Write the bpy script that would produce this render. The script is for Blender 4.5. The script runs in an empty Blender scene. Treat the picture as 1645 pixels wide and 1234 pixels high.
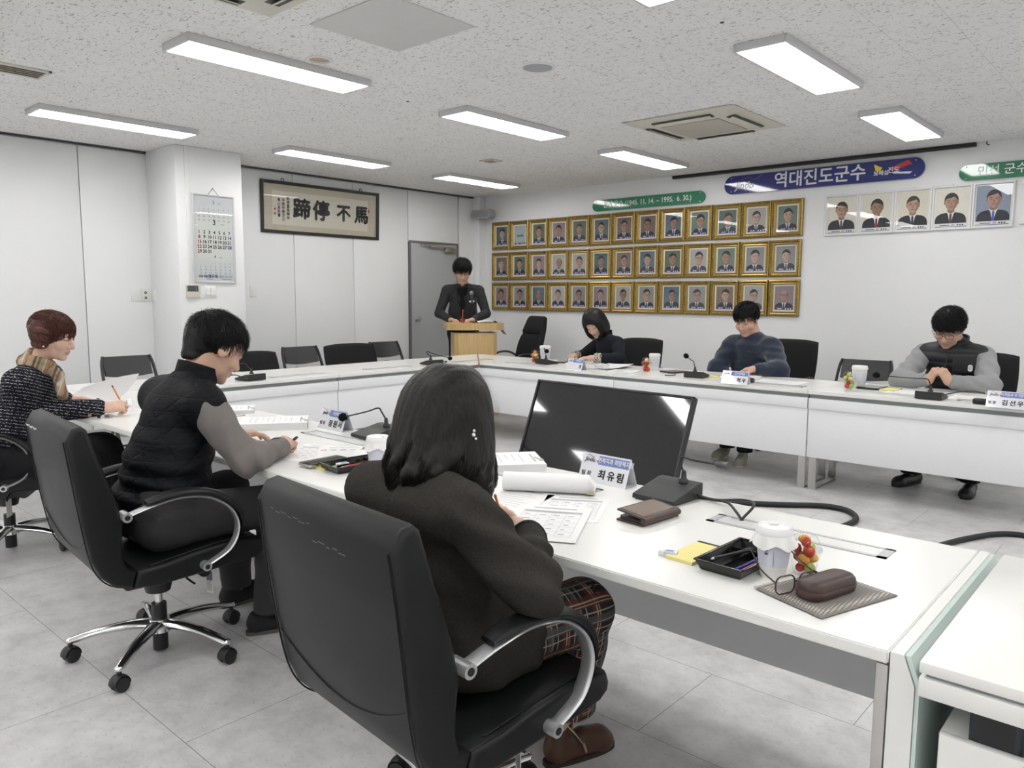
import bpy, bmesh, math, random
import numpy as np
from mathutils import Vector, Matrix, Euler, Quaternion
C = bpy.context.scene
COL = C.collection
PI = math.pi
random.seed(7)

# ---- camera -----------------------------------------------------------------
cam_d = bpy.data.cameras.new('camera'); cam = bpy.data.objects.new('camera', cam_d); COL.objects.link(cam)
cam_d.sensor_width = 36.0; cam_d.lens = 1237.57/1645*36.0; cam_d.clip_start = .02
YAW, PITCH, ROLL = -0.72910, -0.11463, 0.00527
_f = Vector((math.sin(YAW)*math.cos(PITCH), math.cos(YAW)*math.cos(PITCH), math.sin(PITCH)))
_r = Vector((math.cos(YAW), -math.sin(YAW), 0)); _u = _r.cross(_f)
_r2 = _r*math.cos(ROLL)+_u*math.sin(ROLL); _u2 = -_r*math.sin(ROLL)+_u*math.cos(ROLL)
CAM = Vector((0, 0, 1.38))
cam.matrix_world = Matrix((( _r2.x, _u2.x, -_f.x, CAM.x), (_r2.y, _u2.y, -_f.y, CAM.y), (_r2.z, _u2.z, -_f.z, CAM.z), (0, 0, 0, 1)))
C.camera = cam
# ---- world, exposure ---------------------------------------------------------
w = bpy.data.worlds.new('world'); C.world = w; w.use_nodes = True
w.node_tree.nodes['Background'].inputs[0].default_value = (.80, .88, 1, 1)
w.node_tree.nodes['Background'].inputs[1].default_value = .3
C.view_settings.view_transform = 'Standard'; C.view_settings.look = 'None'
C.view_settings.gamma = 1.0; C.view_settings.exposure = 0.28
C.view_settings.use_curve_mapping = False
LAMP_POWER = 12.0       # emission of the ceiling panels' diffusers
# room: x along the portrait wall, y away from the camera along the left wall, z up; camera at x=y=0
XL, YB, XR, YF, ZC = -7.70, 7.90, 3.9, -6.6, 2.73
TH = .72                # table height
# ---- materials ---------------------------------------------------------------
def lin(c):
    if isinstance(c, str):
        c = [int(c[i:i+2], 16)/255 for i in (0, 2, 4)]
        c = [x/12.92 if x <= .04045 else ((x+.055)/1.055)**2.4 for x in c]
    return (*c[:3], 1)
class NT:
    def __init__(s, name):
        s.m = bpy.data.materials.new(name); s.m.use_nodes = True; s.t = s.m.node_tree; s.b = s.t.nodes['Principled BSDF']
    def n(s, kind, **kw):
        x = s.t.nodes.new(kind)
        for k, v in kw.items():
            if k[0] == 'i' and k[1:].isdigit(): s.set(x.inputs[int(k[1:])], v)
            elif k in x.inputs and not hasattr(type(x), k): s.set(x.inputs[k], v)
            else: setattr(x, k, v)
        return x
    def set(s, inp, v):
        if isinstance(v, bpy.types.NodeSocket): s.t.links.new(v, inp)
        else: inp.default_value = v
    def math(s, op, a, b=0.0, c=None):
        x = s.n('ShaderNodeMath', operation=op); s.set(x.inputs[0], a); s.set(x.inputs[1], b)
        if c is not None: s.set(x.inputs[2], c)
        return x.outputs[0]
    def mix(s, f, a, b):
        x = s.n('ShaderNodeMix', data_type='RGBA'); s.set(x.inputs[0], f); s.set(x.inputs[6], a); s.set(x.inputs[7], b); return x.outputs[2]
    def ramp(s, f, *st):
        x = s.n('ShaderNodeValToRGB'); e = x.color_ramp.elements
        while len(e) < len(st): e.new(.5)
        for el, (p, c) in zip(e, st): el.position = p; el.color = c if len(c) == 4 else (*c, 1)
        s.set(x.inputs[0], f); return x.outputs[0]
    def co(s, which='Object', scale=(1, 1, 1), rot=(0, 0, 0), loc=(0, 0, 0)):
        c = s.n('ShaderNodeTexCoord'); mp = s.n('ShaderNodeMapping'); s.t.links.new(c.outputs[which], mp.inputs[0])
        mp.inputs[1].default_value = loc; mp.inputs[2].default_value = rot; mp.inputs[3].default_value = scale; return mp.outputs[0]
    def noise(s, v, scale, detail=3, rough=.55, out=0):
        x = s.n('ShaderNodeTexNoise'); s.set(x.inputs['Vector'], v); x.inputs['Scale'].default_value = scale
        x.inputs['Detail'].default_value = detail; x.inputs['Roughness'].default_value = rough; return x.outputs[out]
    def bump(s, h, strength=.3, dist=.01):
        x = s.n('ShaderNodeBump'); x.inputs['Strength'].default_value = strength; x.inputs['Distance'].default_value = dist
        s.set(x.inputs['Height'], h); s.set(s.b.inputs['Normal'], x.outputs[0])
    def p(s, **kw):
        for k, v in kw.items(): s.set(s.b.inputs[{'col': 'Base Color', 'rough': 'Roughness', 'metal': 'Metallic', 'coat': 'Coat Weight', 'coatr': 'Coat Roughness', 'spec': 'Specular IOR Level', 'sheen': 'Sheen Weight', 'em': 'Emission Color', 'ems': 'Emission Strength', 'sss': 'Subsurface Weight', 'tr': 'Transmission Weight', 'ior': 'IOR', 'alpha': 'Alpha', 'aniso': 'Anisotropic'}[k]], v)
        return s
MATS = {}
def M(name, col, rough=.5, metal=0, nz=.06, nscale=30, bump=0, **kw):
    """plain surface: base colour with a little procedural variation"""
    if name in MATS: return MATS[name]
    t = NT(name); c = lin(col); v = t.co()
    n = t.noise(v, nscale, 4)
    t.p(col=t.mix(n, tuple(x*(1-nz) for x in c[:3])+(1,), tuple(min(1, x*(1+nz)) for x in c[:3])+(1,)), rough=rough, metal=metal, **kw)
    if bump: t.bump(n, bump, .002)
    MATS[name] = t.m; return t.m
def thin_glass(name, col=(1, 1, 1), rough=.0, fac=1.0):
    if name in MATS: return MATS[name]
    t = NT(name); nd = t.t.nodes; out = nd['Material Output']; nd.remove(t.b)
    g = t.n('ShaderNodeBsdfGlossy'); g.inputs['Roughness'].default_value = rough
    tr = t.n('ShaderNodeBsdfTransparent'); tr.inputs[0].default_value = (*col, 1)
    fr = t.n('ShaderNodeLayerWeight'); fr.inputs[0].default_value = .5
    mx = t.n('ShaderNodeMixShader'); t.t.links.new(t.math('MULTIPLY_ADD', t.math('POWER', fr.outputs[1], 5), .96*fac, .025*fac), mx.inputs[0])
    t.t.links.new(tr.outputs[0], mx.inputs[1]); t.t.links.new(g.outputs[0], mx.inputs[2]); t.t.links.new(mx.outputs[0], out.inputs[0])
    MATS[name] = t.m; return t.m
# ---- mesh building -----------------------------------------------------------
def link(o, parent=None):
    COL.objects.link(o)
    if parent is not None: o.parent = parent
    return o
def tag(o, label=None, cat=None, group=None, kind=None):
    for k, v in (('label', label), ('category', cat), ('group', group), ('kind', kind)):
        if v: o[k] = v
    return o
def thing(name, label, cat, loc=(0, 0, 0), rz=0, group=None):
    o = bpy.data.objects.new(name, None); o.empty_display_size = .05; link(o); o.location = loc; o.rotation_euler = (0, 0, rz)
    return tag(o, label, cat, group)
def T(x=0, y=0, z=0): return Matrix.Translation((x, y, z))
def R(a, ax='Z'): return Matrix.Rotation(a, 4, ax)
def frame(o, x, y, z):
    """matrix from origin and three axes"""
    x, y, z = Vector(x), Vector(y), Vector(z)
    return Matrix(((x[0], y[0], z[0], o[0]), (x[1], y[1], z[1], o[1]), (x[2], y[2], z[2], o[2]), (0, 0, 0, 1)))
class MB:
    """collects shapes; build() links them as ONE mesh object"""
    def __init__(s): s.v = []; s.f = []; s.mi = []; s.X = Matrix.Identity(4); s.cur = 0; s.uv = None
    def add(s, vs, fs, X=None):
        n = len(s.v); Y = s.X @ X if X is not None else s.X
        s.v += [tuple(Y @ Vector(v)) for v in vs]; s.f += [tuple(i+n for i in f) for f in fs]; s.mi += [s.cur]*len(fs); return s
    def mat(s, i): s.cur = i; return s
    def box(s, c, d, X=None, bev=0, seg=2):
        x, y, z = d[0]/2, d[1]/2, d[2]/2
        if not bev:
            vs = [(c[0]+a*x, c[1]+b*y, c[2]+e*z) for e in (-1, 1) for b in (-1, 1) for a in (-1, 1)]
            return s.add(vs, [(0, 2, 3, 1), (4, 5, 7, 6), (0, 1, 5, 4), (2, 6, 7, 3), (0, 4, 6, 2), (1, 3, 7, 5)], X)
        bm = bmesh.new(); bmesh.ops.create_cube(bm, size=1)
        for v in bm.verts: v.co = (v.co.x*d[0], v.co.y*d[1], v.co.z*d[2])
        bmesh.ops.bevel(bm, geom=bm.edges[:], offset=min(bev, min(d)*.49), segments=seg, affect='EDGES', profile=.5)
        bm.verts.index_update()
        s.add([(v.co.x+c[0], v.co.y+c[1], v.co.z+c[2]) for v in bm.verts], [[v.index for v in f.verts] for f in bm.faces], X); bm.free(); return s
    def lathe(s, prof, n=24, X=None):
        vs = [(r*math.cos(2*PI*k/n), r*math.sin(2*PI*k/n), z) for r, z in prof for k in range(n)]
        fs = [(i*n+k, i*n+(k+1) % n, (i+1)*n+(k+1) % n, (i+1)*n+k) for i in range(len(prof)-1) for k in range(n)]
        if prof[0][0] > 1e-6: fs.append(tuple(range(n))[::-1])
        if prof[-1][0] > 1e-6: fs.append(tuple((len(prof)-1)*n+k for k in range(n)))
        return s.add(vs, fs, X)
    def cyl(s, a, b, r, r2=None, n=16):
        a, b = Vector(a), Vector(b); q = (b-a).to_track_quat('Z', 'Y').to_matrix().to_4x4()
        return s.lathe([(r, 0), (r if r2 is None else r2, (b-a).length)], n, Matrix.Translation(a) @ q)
    def ball(s, c, r, n=16, sc=(1, 1, 1), X=None):
        k = max(6, n//2)
        pr = [(r*math.sin(PI*i/k), -r*math.cos(PI*i/k)) for i in range(k+1)]; pr[0] = (1e-7, -r); pr[-1] = (1e-7, r)
        return s.lathe(pr, n, (X if X is not None else Matrix.Identity(4)) @ Matrix.Translation(c) @ Matrix.Diagonal((*sc, 1)))
    def tube(s, pts, r, n=8, X=None, flat=None):
        """swept tube; r a number or list; flat=(w,h,up) gives a rectangular/elliptic section"""
        P = [Vector(p) for p in pts]; m = len(P); vs = []; up = Vector((0, 0, 1)) if flat is None else Vector(flat)
        prev = None
        for i in range(m):
            t = (P[min(i+1, m-1)]-P[max(i-1, 0)]).normalized()
            if prev is None:
                a = t.cross(up)
                if a.length < 1e-3: a = t.cross(Vector((1, 0, 0)))
                a.normalize()
            else:
                a = prev - t*prev.dot(t); a.normalize()
            prev = a; b = a.cross(t); rr = r[i] if isinstance(r, list) else r
            ra, rb = rr if isinstance(rr, (list, tuple)) else (rr, rr)
            for k in range(n):
                an = 2*PI*k/n + (PI/n if n == 4 else 0); vs.append(tuple(P[i]+a*ra*math.cos(an)+b*rb*math.sin(an)))
        fs = [(i*n+k, i*n+(k+1) % n, (i+1)*n+(k+1) % n, (i+1)*n+k) for i in range(m-1) for k in range(n)]
        fs += [tuple(range(n))[::-1], tuple((m-1)*n+k for k in range(n))]
        return s.add(vs, fs, X)
    def prism(s, poly, h, X=None):
        """polygon in xy extruded 0..h in z"""
        n = len(poly); vs = [(x, y, 0) for x, y in poly]+[(x, y, h) for x, y in poly]
        return s.add(vs, [tuple(range(n))[::-1], tuple(range(n, 2*n))]+[(k, (k+1) % n, n+(k+1) % n, n+k) for k in range(n)], X)
    def grid(s, fn, nu, nv, X=None, thick=0, closeu=False):
        vs = [tuple(fn(i/(nu-1), j/(nv-1))) for i in range(nu) for j in range(nv)]
        fs = [(i*nv+j, (i+1)*nv+j, (i+1)*nv+j+1, i*nv+j+1) for i in range(nu-1) for j in range(nv-1)]
        if thick:
            n = len(vs); V = np.array(vs).reshape(nu, nv, 3); nr = np.cross(np.gradient(V, axis=0), np.gradient(V, axis=1)); nr /= np.maximum(np.linalg.norm(nr, axis=2, keepdims=True), 1e-9)
            vs = vs + [tuple(x) for x in (V-nr*thick).reshape(-1, 3)]
            fs = fs + [tuple(i+n for i in f[::-1]) for f in fs]
            b = [i*nv for i in range(nu)]+[(nu-1)*nv+j for j in range(1, nv)]+[i*nv+nv-1 for i in range(nu-2, -1, -1)]+[j for j in range(nv-2, 0, -1)]
            fs += [(b[k], b[k-1], b[k-1]+n, b[k]+n) for k in range(len(b))]
        return s.add(vs, fs, X)
    def build(s, name, mats, parent=None, smooth=40, X=None):
        me = bpy.data.meshes.new(name); me.from_pydata(s.v, [], s.f); me.update()
        mats = mats if isinstance(mats, (list, tuple)) else [mats]
        for m in mats: me.materials.append(m)
        if len(mats) > 1: me.polygons.foreach_set('material_index', s.mi)
        bm = bmesh.new(); bm.from_mesh(me); bmesh.ops.recalc_face_normals(bm, faces=bm.faces[:]); bm.to_mesh(me); bm.free()
        if smooth:
            me.shade_smooth(); me.set_sharp_from_angle(angle=math.radians(smooth))
        o = bpy.data.objects.new(name, me); link(o, parent)
        if X is not None: o.matrix_local = X
        return o
def struct(o): o['kind'] = 'structure'; return o
def copy_tree(o, parent=None, **tags):
    c = o.copy(); COL.objects.link(c)
    if parent is not None: c.parent = parent; c.matrix_parent_inverse = o.matrix_parent_inverse
    for ch in list(o.children): copy_tree(ch, c)
    for k, v in tags.items(): c[k] = v
    return c
def rrect(w, h, r, n=6, cx=0, cy=0):
    P = []
    for sx, sy, a0 in ((1, 1, 0), (-1, 1, PI/2), (-1, -1, PI), (1, -1, 1.5*PI)):
        for k in range(n+1):
            a = a0+PI/2*k/n; P.append((cx+sx*(w/2-r)+r*math.cos(a), cy+sy*(h/2-r)+r*math.sin(a)))
    return P
_txt = {}
def text_geo(body, bold=0.0, align='CENTER'):
    k = (body, bold, align)
    if k not in _txt:
        cu = bpy.data.curves.new('t', 'FONT'); cu.body = body; cu.size = 1; cu.align_x = align; cu.align_y = 'CENTER'; cu.resolution_u = 3
        ob = bpy.data.objects.new('t', cu); COL.objects.link(ob)
        me = bpy.data.meshes.new_from_object(ob.evaluated_get(bpy.context.evaluated_depsgraph_get()))
        V = [v.co.copy() for v in me.vertices]; F = [tuple(p.vertices) for p in me.polygons]
        bpy.data.objects.remove(ob); bpy.data.meshes.remove(me); bpy.data.curves.remove(cu)
        vs, fs = [], []
        for q, (dx, dy) in enumerate([(0, 0)] if not bold else [(bold*math.cos(a), bold*math.sin(a)) for a in (0, PI/2, PI, 1.5*PI)]):
            n = len(vs); vs += [(v.x+dx, v.y+dy, q*.0004) for v in V]; fs += [tuple(i+n for i in f) for f in F]
        _txt[k] = (vs, fs)
    return _txt[k]
def put_text(mb, body, size, X, bold=0.0, align='CENTER', sx=1.0):
    vs, fs = text_geo(body, bold, align)
    mb.add([(v[0]*size*sx, v[1]*size, v[2]) for v in vs], fs, X); return mb
# ---- signed-distance bodies: rounded limbs blended into one surface ------------
def surface_nets(D, org, vox):
    s = D < 0; nx, ny, nz = D.shape
    crn = [(i, j, k) for i in (0, 1) for j in (0, 1) for k in (0, 1)]
    sub = lambda A, c: A[c[0]:nx-1+c[0], c[1]:ny-1+c[1], c[2]:nz-1+c[2]]
    cnt = sum(sub(s, c).astype(np.int8) for c in crn); act = (cnt > 0) & (cnt < 8)
    idx = np.argwhere(act); num = np.full(act.shape, -1, np.int64); num[act] = np.arange(len(idx))
    acc = np.zeros((len(idx), 3)); w = np.zeros(len(idx))
    val = {c: D[idx[:, 0]+c[0], idx[:, 1]+c[1], idx[:, 2]+c[2]] for c in crn}
    for a in crn:
        for ax in range(3):
            if a[ax]: continue
            b = list(a); b[ax] = 1; b = tuple(b); va, vb = val[a], val[b]; m = (va < 0) != (vb < 0)
            t = va[m]/(va[m]-vb[m]); p = np.tile(np.array(a, float), (m.sum(), 1)); p[:, ax] += t; acc[m] += p; w[m] += 1
    V = (idx + acc/w[:, None])*vox + org
    Q = []
    for ax in range(3):
        sl = [slice(None)]*3; sl2 = [slice(None)]*3; sl[ax] = slice(0, -1); sl2[ax] = slice(1, None)
        A, B = s[tuple(sl)], s[tuple(sl2)]; e = np.argwhere(A != B)
        o1, o2 = [(1, 2), (2, 0), (0, 1)][ax]
        e = e[(e[:, o1] > 0) & (e[:, o2] > 0) & (e[:, o1] < D.shape[o1]-1) & (e[:, o2] < D.shape[o2]-1)]
        d1 = np.zeros(3, int); d1[o1] = 1; d2 = np.zeros(3, int); d2[o2] = 1
        g = lambda p: num[p[:, 0], p[:, 1], p[:, 2]]
        q = np.stack([g(e), g(e-d1), g(e-d1-d2), g(e-d2)], 1)
        fl = A[e[:, 0], e[:, 1], e[:, 2]]; q[fl] = q[fl][:, ::-1]; Q.append(q[:, ::-1])
    return V, np.concatenate(Q)
class SDF:
    def __init__(s, vox, k=.02): s.vox = vox; s.k = k; s.pr = []; s.X = Matrix.Identity(4); s.sc = 1.0
    def _p(s, p): return np.array(s.X @ Vector(p))
    def _d(s, d): return np.array((s.X.to_3x3() @ Vector(d)).normalized())
    def cap(s, a, b, ra, rb=None, k=None, flat=None, ratio=1.0, sub=False):
        sc = s.X.to_3x3().col[0].length
        s.pr.append(('c', s._p(a), s._p(b), ra*sc, (ra if rb is None else rb)*sc, (s.k if k is None else k*sc), None if flat is None else s._d(flat), ratio, sub)); return s
    def ell(s, c, r, rot=(0, 0, 0), k=None, sub=False):
        sc = s.X.to_3x3().col[0].length
        Rm = np.array((s.X.to_3x3().normalized() @ Euler(rot).to_matrix()))
        s.pr.append(('e', s._p(c), np.array(r)*sc, Rm, (s.k if k is None else k*sc), sub)); return s
    def chain(s, pts, rs, k=None, flat=None, ratio=1.0):
        for i in range(len(pts)-1): s.cap(pts[i], pts[i+1], rs[i], rs[i+1], k, flat, ratio)
        return s
    def field(s, post=None):
        lo = np.full(3, 1e9); hi = -lo; bb = []
        for p in s.pr:
            if p[0] == 'c':
                r = max(p[3], p[4])*max(1, p[7]); a, b = np.minimum(p[1], p[2])-r, np.maximum(p[1], p[2])+r
            else:
                r = np.abs(p[3]) @ p[2]; a, b = p[1]-r, p[1]+r
            if not p[-1]: lo = np.minimum(lo, a); hi = np.maximum(hi, b)
            bb.append((a, b))
        lo -= s.vox*4+.012; hi += s.vox*4+.012; n = np.ceil((hi-lo)/s.vox).astype(int)+1
        D = np.full(n, .06, np.float32); ax = [lo[i]+np.arange(n[i])*s.vox for i in range(3)]
        for p, (a, b) in zip(s.pr, bb):
            k = p[5] if p[0] == 'c' else p[4]; m = k+s.vox*2+.012
            i0 = np.clip(np.floor((a-m-lo)/s.vox).astype(int), 0, n-1); i1 = np.clip(np.ceil((b+m-lo)/s.vox).astype(int)+1, 1, n)
            if (i1 <= i0).any(): continue
            sl = tuple(slice(i0[i], i1[i]) for i in range(3))
            P = np.stack(np.meshgrid(*[ax[i][sl[i]] for i in range(3)], indexing='ij'), -1)
            if p[0] == 'c':
                ab = p[2]-p[1]; L2 = ab @ ab; Pa = P-p[1]; t = np.clip(Pa @ ab/max(L2, 1e-12), 0, 1); q = Pa-t[..., None]*ab
                if p[6] is not None: qf = q @ p[6]; q = q+(qf*(1/p[7]-1))[..., None]*p[6]
                d = np.sqrt((q*q).sum(-1))-(p[3]+(p[4]-p[3])*t)
            else:
                L = (P-p[1]) @ p[3]; k0 = np.sqrt(((L/p[2])**2).sum(-1)); k1 = np.sqrt(((L/p[2]**2)**2).sum(-1)); d = np.where(k1 > 1e-6, k0*(k0-1)/np.maximum(k1, 1e-6), -p[2].min())
            d = d.astype(np.float32); O = D[sl]
            if p[-1]:
                h = np.maximum(k-np.abs(O+d), 0)/k; D[sl] = np.maximum(O, -d)+h*h*k*.25
            else:
                h = np.maximum(k-np.abs(O-d), 0)/k; D[sl] = np.minimum(O, d)-h*h*k*.25
        if post is not None: D = post(np.stack(np.meshgrid(*ax, indexing='ij'), -1), D)
        D = np.pad(D[1:-1, 1:-1, 1:-1], 1, constant_values=.06)
        return D, lo
    def mesh(s, post=None):
        D, lo = s.field(post); return surface_nets(D, lo, s.vox)
def np_mesh(name, pieces, mats, parent=None, mi=None, attrs=None):
    """link (V,F) pieces as one mesh object, smooth shaded; mi: material index per face; attrs: {name: (N,2) or (N,3)}"""
    V = np.concatenate([p[0] for p in pieces]); off = np.cumsum([0]+[len(p[0]) for p in pieces])
    F = np.concatenate([p[1]+off[i] for i, p in enumerate(pieces)])
    me = bpy.data.meshes.new(name); k = F.shape[1]
    me.vertices.add(len(V)); me.vertices.foreach_set('co', V.astype(np.float32).ravel())
    me.loops.add(F.size); me.loops.foreach_set('vertex_index', F.astype(np.int32).ravel())
    me.polygons.add(len(F)); me.polygons.foreach_set('loop_start', np.arange(len(F), dtype=np.int32)*k)
    me.update(calc_edges=True); me.validate()
    for m in (mats if isinstance(mats, (list, tuple)) else [mats]): me.materials.append(m)
    if mi is not None: me.polygons.foreach_set('material_index', np.asarray(mi, np.int32))
    for an, A in (attrs or {}).items():
        A3 = np.zeros((len(V), 3), np.float32); A3[:, :A.shape[1]] = A
        at = me.attributes.new(an, 'FLOAT_VECTOR', 'POINT'); at.data.foreach_set('vector', A3.ravel())
    me.shade_smooth()
    o = bpy.data.objects.new(name, me); link(o, parent); return o
def wave(P, f, seed=0, amp=1.0):
    """cheap smooth pseudo-noise"""
    rs = np.random.RandomState(seed); o = 0
    for i in range(4):
        d = rs.normal(size=3); d /= np.linalg.norm(d); o = o+np.sin((P @ d)*f*(1+.6*i)+rs.rand()*6.28)/(1+.5*i)
    return o*amp/2.4
# ---- the room ------------------------------------------------------------------
def wall_mat():
    t = NT('white wall'); v = t.co(); n = t.noise(v, 3, 3); f = t.noise(v, 140, 3)
    t.p(col=t.mix(n, (.80, .81, .815, 1), (.84, .845, .85, 1)), rough=.42); t.bump(f, .12, .002); return t.m
def floor_mat():
    t = NT('grey vinyl tile'); v = t.co()
    n1 = t.noise(v, 5, 8, .72); n2 = t.noise(t.co(scale=(1, 1.8, 1)), 38, 6, .7); n3 = t.noise(v, 160, 2)
    c = t.ramp(n1, (.32, (.42, .415, .42)), (.5, (.56, .555, .56)), (.68, (.68, .675, .68)))
    c = t.mix(t.math('MULTIPLY', t.math('GREATER_THAN', n2, .60), .30), c, (.22, .215, .22, 1))
    c = t.mix(t.math('MULTIPLY', n3, .22), c, (.55, .55, .55, 1))
    br = t.n('ShaderNodeTexBrick'); t.set(br.inputs['Vector'], t.co(loc=(.74, .0, 0)))
    br.offset = .5; br.inputs['Scale'].default_value = 1; br.inputs['Mortar Size'].default_value = .0016; br.inputs['Brick Width'].default_value = 1.0; br.inputs['Row Height'].default_value = .5
    br.inputs['Mortar Smooth'].default_value = .2
    c = t.mix(t.math('MULTIPLY', br.outputs['Fac'], .75), c, (.11, .11, .115, 1))
    t.p(col=c, rough=t.math('MULTIPLY_ADD', n1, .2, .30), spec=.45); t.bump(n2, .05, .002); return t.m
def ceiling_mat():
    t = NT('fissured ceiling tile')
    a = t.noise(t.co(scale=(18, 46, 1)), 1.6, 4, .62); b = t.noise(t.co(scale=(52, 22, 1), rot=(0, 0, .4)), 1.5, 4, .6)
    g = t.noise(t.co(), 2.2, 2)
    m = t.math('MAXIMUM', t.math('SMOOTH_MIN', t.math('MULTIPLY', t.math('SUBTRACT', a, .605), 30), 1, .1), t.math('SMOOTH_MIN', t.math('MULTIPLY', t.math('SUBTRACT', b, .625), 30), 1, .1))
    m = t.math('MINIMUM', t.math('MAXIMUM', m, 0), 1)
    c = t.mix(t.math('MULTIPLY', m, .62), t.mix(g, (.84, .835, .83, 1), (.89, .885, .88, 1)), (.20, .19, .185, 1))
    br = t.n('ShaderNodeTexBrick'); t.set(br.inputs['Vector'], t.co(loc=(.03, .12, 0), rot=(0, 0, PI/2)))
    br.offset = .5; br.inputs['Scale'].default_value = 1; br.inputs['Mortar Size'].default_value = .0013; br.inputs['Brick Width'].default_value = .61; br.inputs['Row Height'].default_value = .305
    c = t.mix(t.math('MULTIPLY', br.outputs['Fac'], .42), c, (.25, .25, .25, 1))
    t.p(col=c, rough=.9, spec=.1); t.bump(t.math('SUBTRACT', 1, m), .4, .003); return t.m
WALL = wall_mat()
WHITE = M('white plastic', (.80, .80, .79), .35, nz=.02)
CREAM = M('cream plastic', (.66, .64, .56), .4, nz=.02)
BLACK = M('black plastic', (.012, .012, .013), .42, nz=.15)
DGREY = M('dark grey plastic', (.05, .05, .052), .45)
STEEL = M('brushed steel', (.58, .57, .55), .28, 1, nz=.05)
CHROME = M('polished aluminium', (.80, .80, .80), .14, 1, nz=.03)
struct(MB().box(((XL+XR)/2, (YB+YF)/2, -.05), (XR-XL+.4, YB-YF+.4, .1)).build('floor', floor_mat()))
struct(MB().box(((XL+XR)/2, (YB+YF)/2, ZC+.05), (XR-XL+.4, YB-YF+.4, .1)).build('ceiling', ceiling_mat()))
struct(MB().box(((XL+XR)/2, YB+.06, ZC/2), (XR-XL+.4, .12, ZC)).build('wall_back', WALL))
struct(MB().box((XR+.06, (YB+YF)/2, ZC/2), (.12, YB-YF+.2, ZC)).build('wall_right', WALL))
struct(MB().box(((XL+XR)/2, YF-.06, ZC/2), (XR-XL+.4, .12, ZC)).build('wall_front', WALL))
# left wall: white panels with open joints and a doorway
m = MB(); D0, D1, DH = 6.62, 7.47, 2.06
seam = [-6.6, -5.75, -4.9, -4.05, -3.2, -2.4, -1.6, -.85, -.05, .85, 1.78, 2.71, 3.62, 4.10, 4.92, 5.74, 6.60]
for a, b in zip(seam[:-1], seam[1:]): m.box((XL-.02, (a+b)/2, ZC/2-.012), (.04, b-a-.007, ZC-.024), bev=.003)
m.box((XL-.02, (D0+D1)/2, (DH+ZC-.02)/2), (.04, D1-D0+.03, ZC-.024-DH), bev=.003)
m.box((XL-.02, (D1+YB)/2+.02, ZC/2-.012), (.04, YB-D1-.05, ZC-.024), bev=.003)
m.box((XL-.075, (YF+YB)/2, ZC/2), (.07, YB-YF+.2, ZC))
struct(m.build('wall_left', WALL))
struct(MB().box((XL+.305, 3.64, ZC/2), (.61, .655, ZC), bev=.008).build('pillar', WALL))
struct(MB().box((XL+.065, YB-.06, ZC/2), (.13, .12, ZC), bev=.004).build('pillar', WALL))
struct(MB().box((XL+.612, 3.415, (ZC+1.46)/2), (.02, .035, ZC-1.46), bev=.004).build('trim_1', WHITE))
struct(MB().box((XL+.006, (YF+YB)/2, ZC-.006), (.03, YB-YF, .012)).build('trim_2', DGREY))
struct(MB().box(((-7.57+XR)/2, YB-.007, .05), (XR+7.57, .014, .10), bev=.003).build('baseboard_back', M('grey skirting', (.42, .42, .43), .4)))
struct(MB().box((XL+.007, 1.985, .05), (.014, 2.65, .10), bev=.003).box((XL+.007, 5.29, .05), (.014, 2.62, .10), bev=.003).build('baseboard_left', MATS['grey skirting']))
# grey steel door
DOORM = M('grey door paint', (.40, .41, .415), .4, nz=.03)
d = thing('door_1', 'flush grey steel door in the corner behind the standing speaker', 'door', (XL, (D0+D1)/2, 0)); d['kind'] = 'structure'
MB().box((-.012, 0, DH/2), (.04, D1-D0-.02, DH-.01), bev=.003).build('door_leaf', DOORM, d)
m = MB()
for y in (-.425, .425): m.box((-.002, y, DH/2), (.05, .022, DH), bev=.003)
m.box((-.002, 0, DH+.006), (.05, .87, .022), bev=.003); m.build('door_frame', M('door frame grey', (.16, .16, .165), .4), d)
k = MB().lathe([(.028, 0), (.030, .006), (.014, .012), (.012, .03), (.026, .040), (.030, .055), (.026, .068), (.0001, .072)], 20, T(.008, -.315, 1.06) @ R(PI/2, 'Y')).build('door_knob', STEEL, d)
k = MB().box((.035, .27, 1.975), (.05, .20, .055), bev=.006).box((.06, .1, 2.015), (.02, .42, .022), bev=.004).box((.05, -.12, 2.035), (.02, .30, .014)).build('door_closer', STEEL, d)
k['label'] = 'grey hydraulic door closer'
# ---- ceiling lamps --------------------------------------------------------------
t = NT('lamp diffuser'); t.p(col=(.9, .9, .9, 1), em=(1, .985, .965, 1), ems=LAMP_POWER); LAMPM = t.m
HOUS = M('lamp housing', (.62, .62, .63), .4, nz=.02)
LX, LY = (-6.48, -4.19, -1.86, .47, 2.79), (.55, 2.58, 4.62, 6.63, -1.48, -3.51, -5.54)  # rows behind the camera and last column: unseen lamps added for fill light
LN = {(0, 1): 'long light panel nearest the left wall, before the white pillar', (0, 2): 'thin light panel above the framed calligraphy',
      (0, 3): 'small far light panel above the grey door corner', (1, 0): 'light panel cut off by the top left corner of the photo',
      (1, 1): 'biggest long light panel, upper left, beside the round downlight', (1, 2): 'light panel in the middle of the ceiling, left of the air conditioner',
      (1, 3): 'far light panel ending over the gold portrait frames, below the air conditioner', (2, 1): 'light panel whose tip is cut by the top edge of the photo',
      (2, 2): 'large bright light panel right of the ceiling air conditioner', (2, 3): 'light panel above the blue sign, by the black curtain track'}
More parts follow.
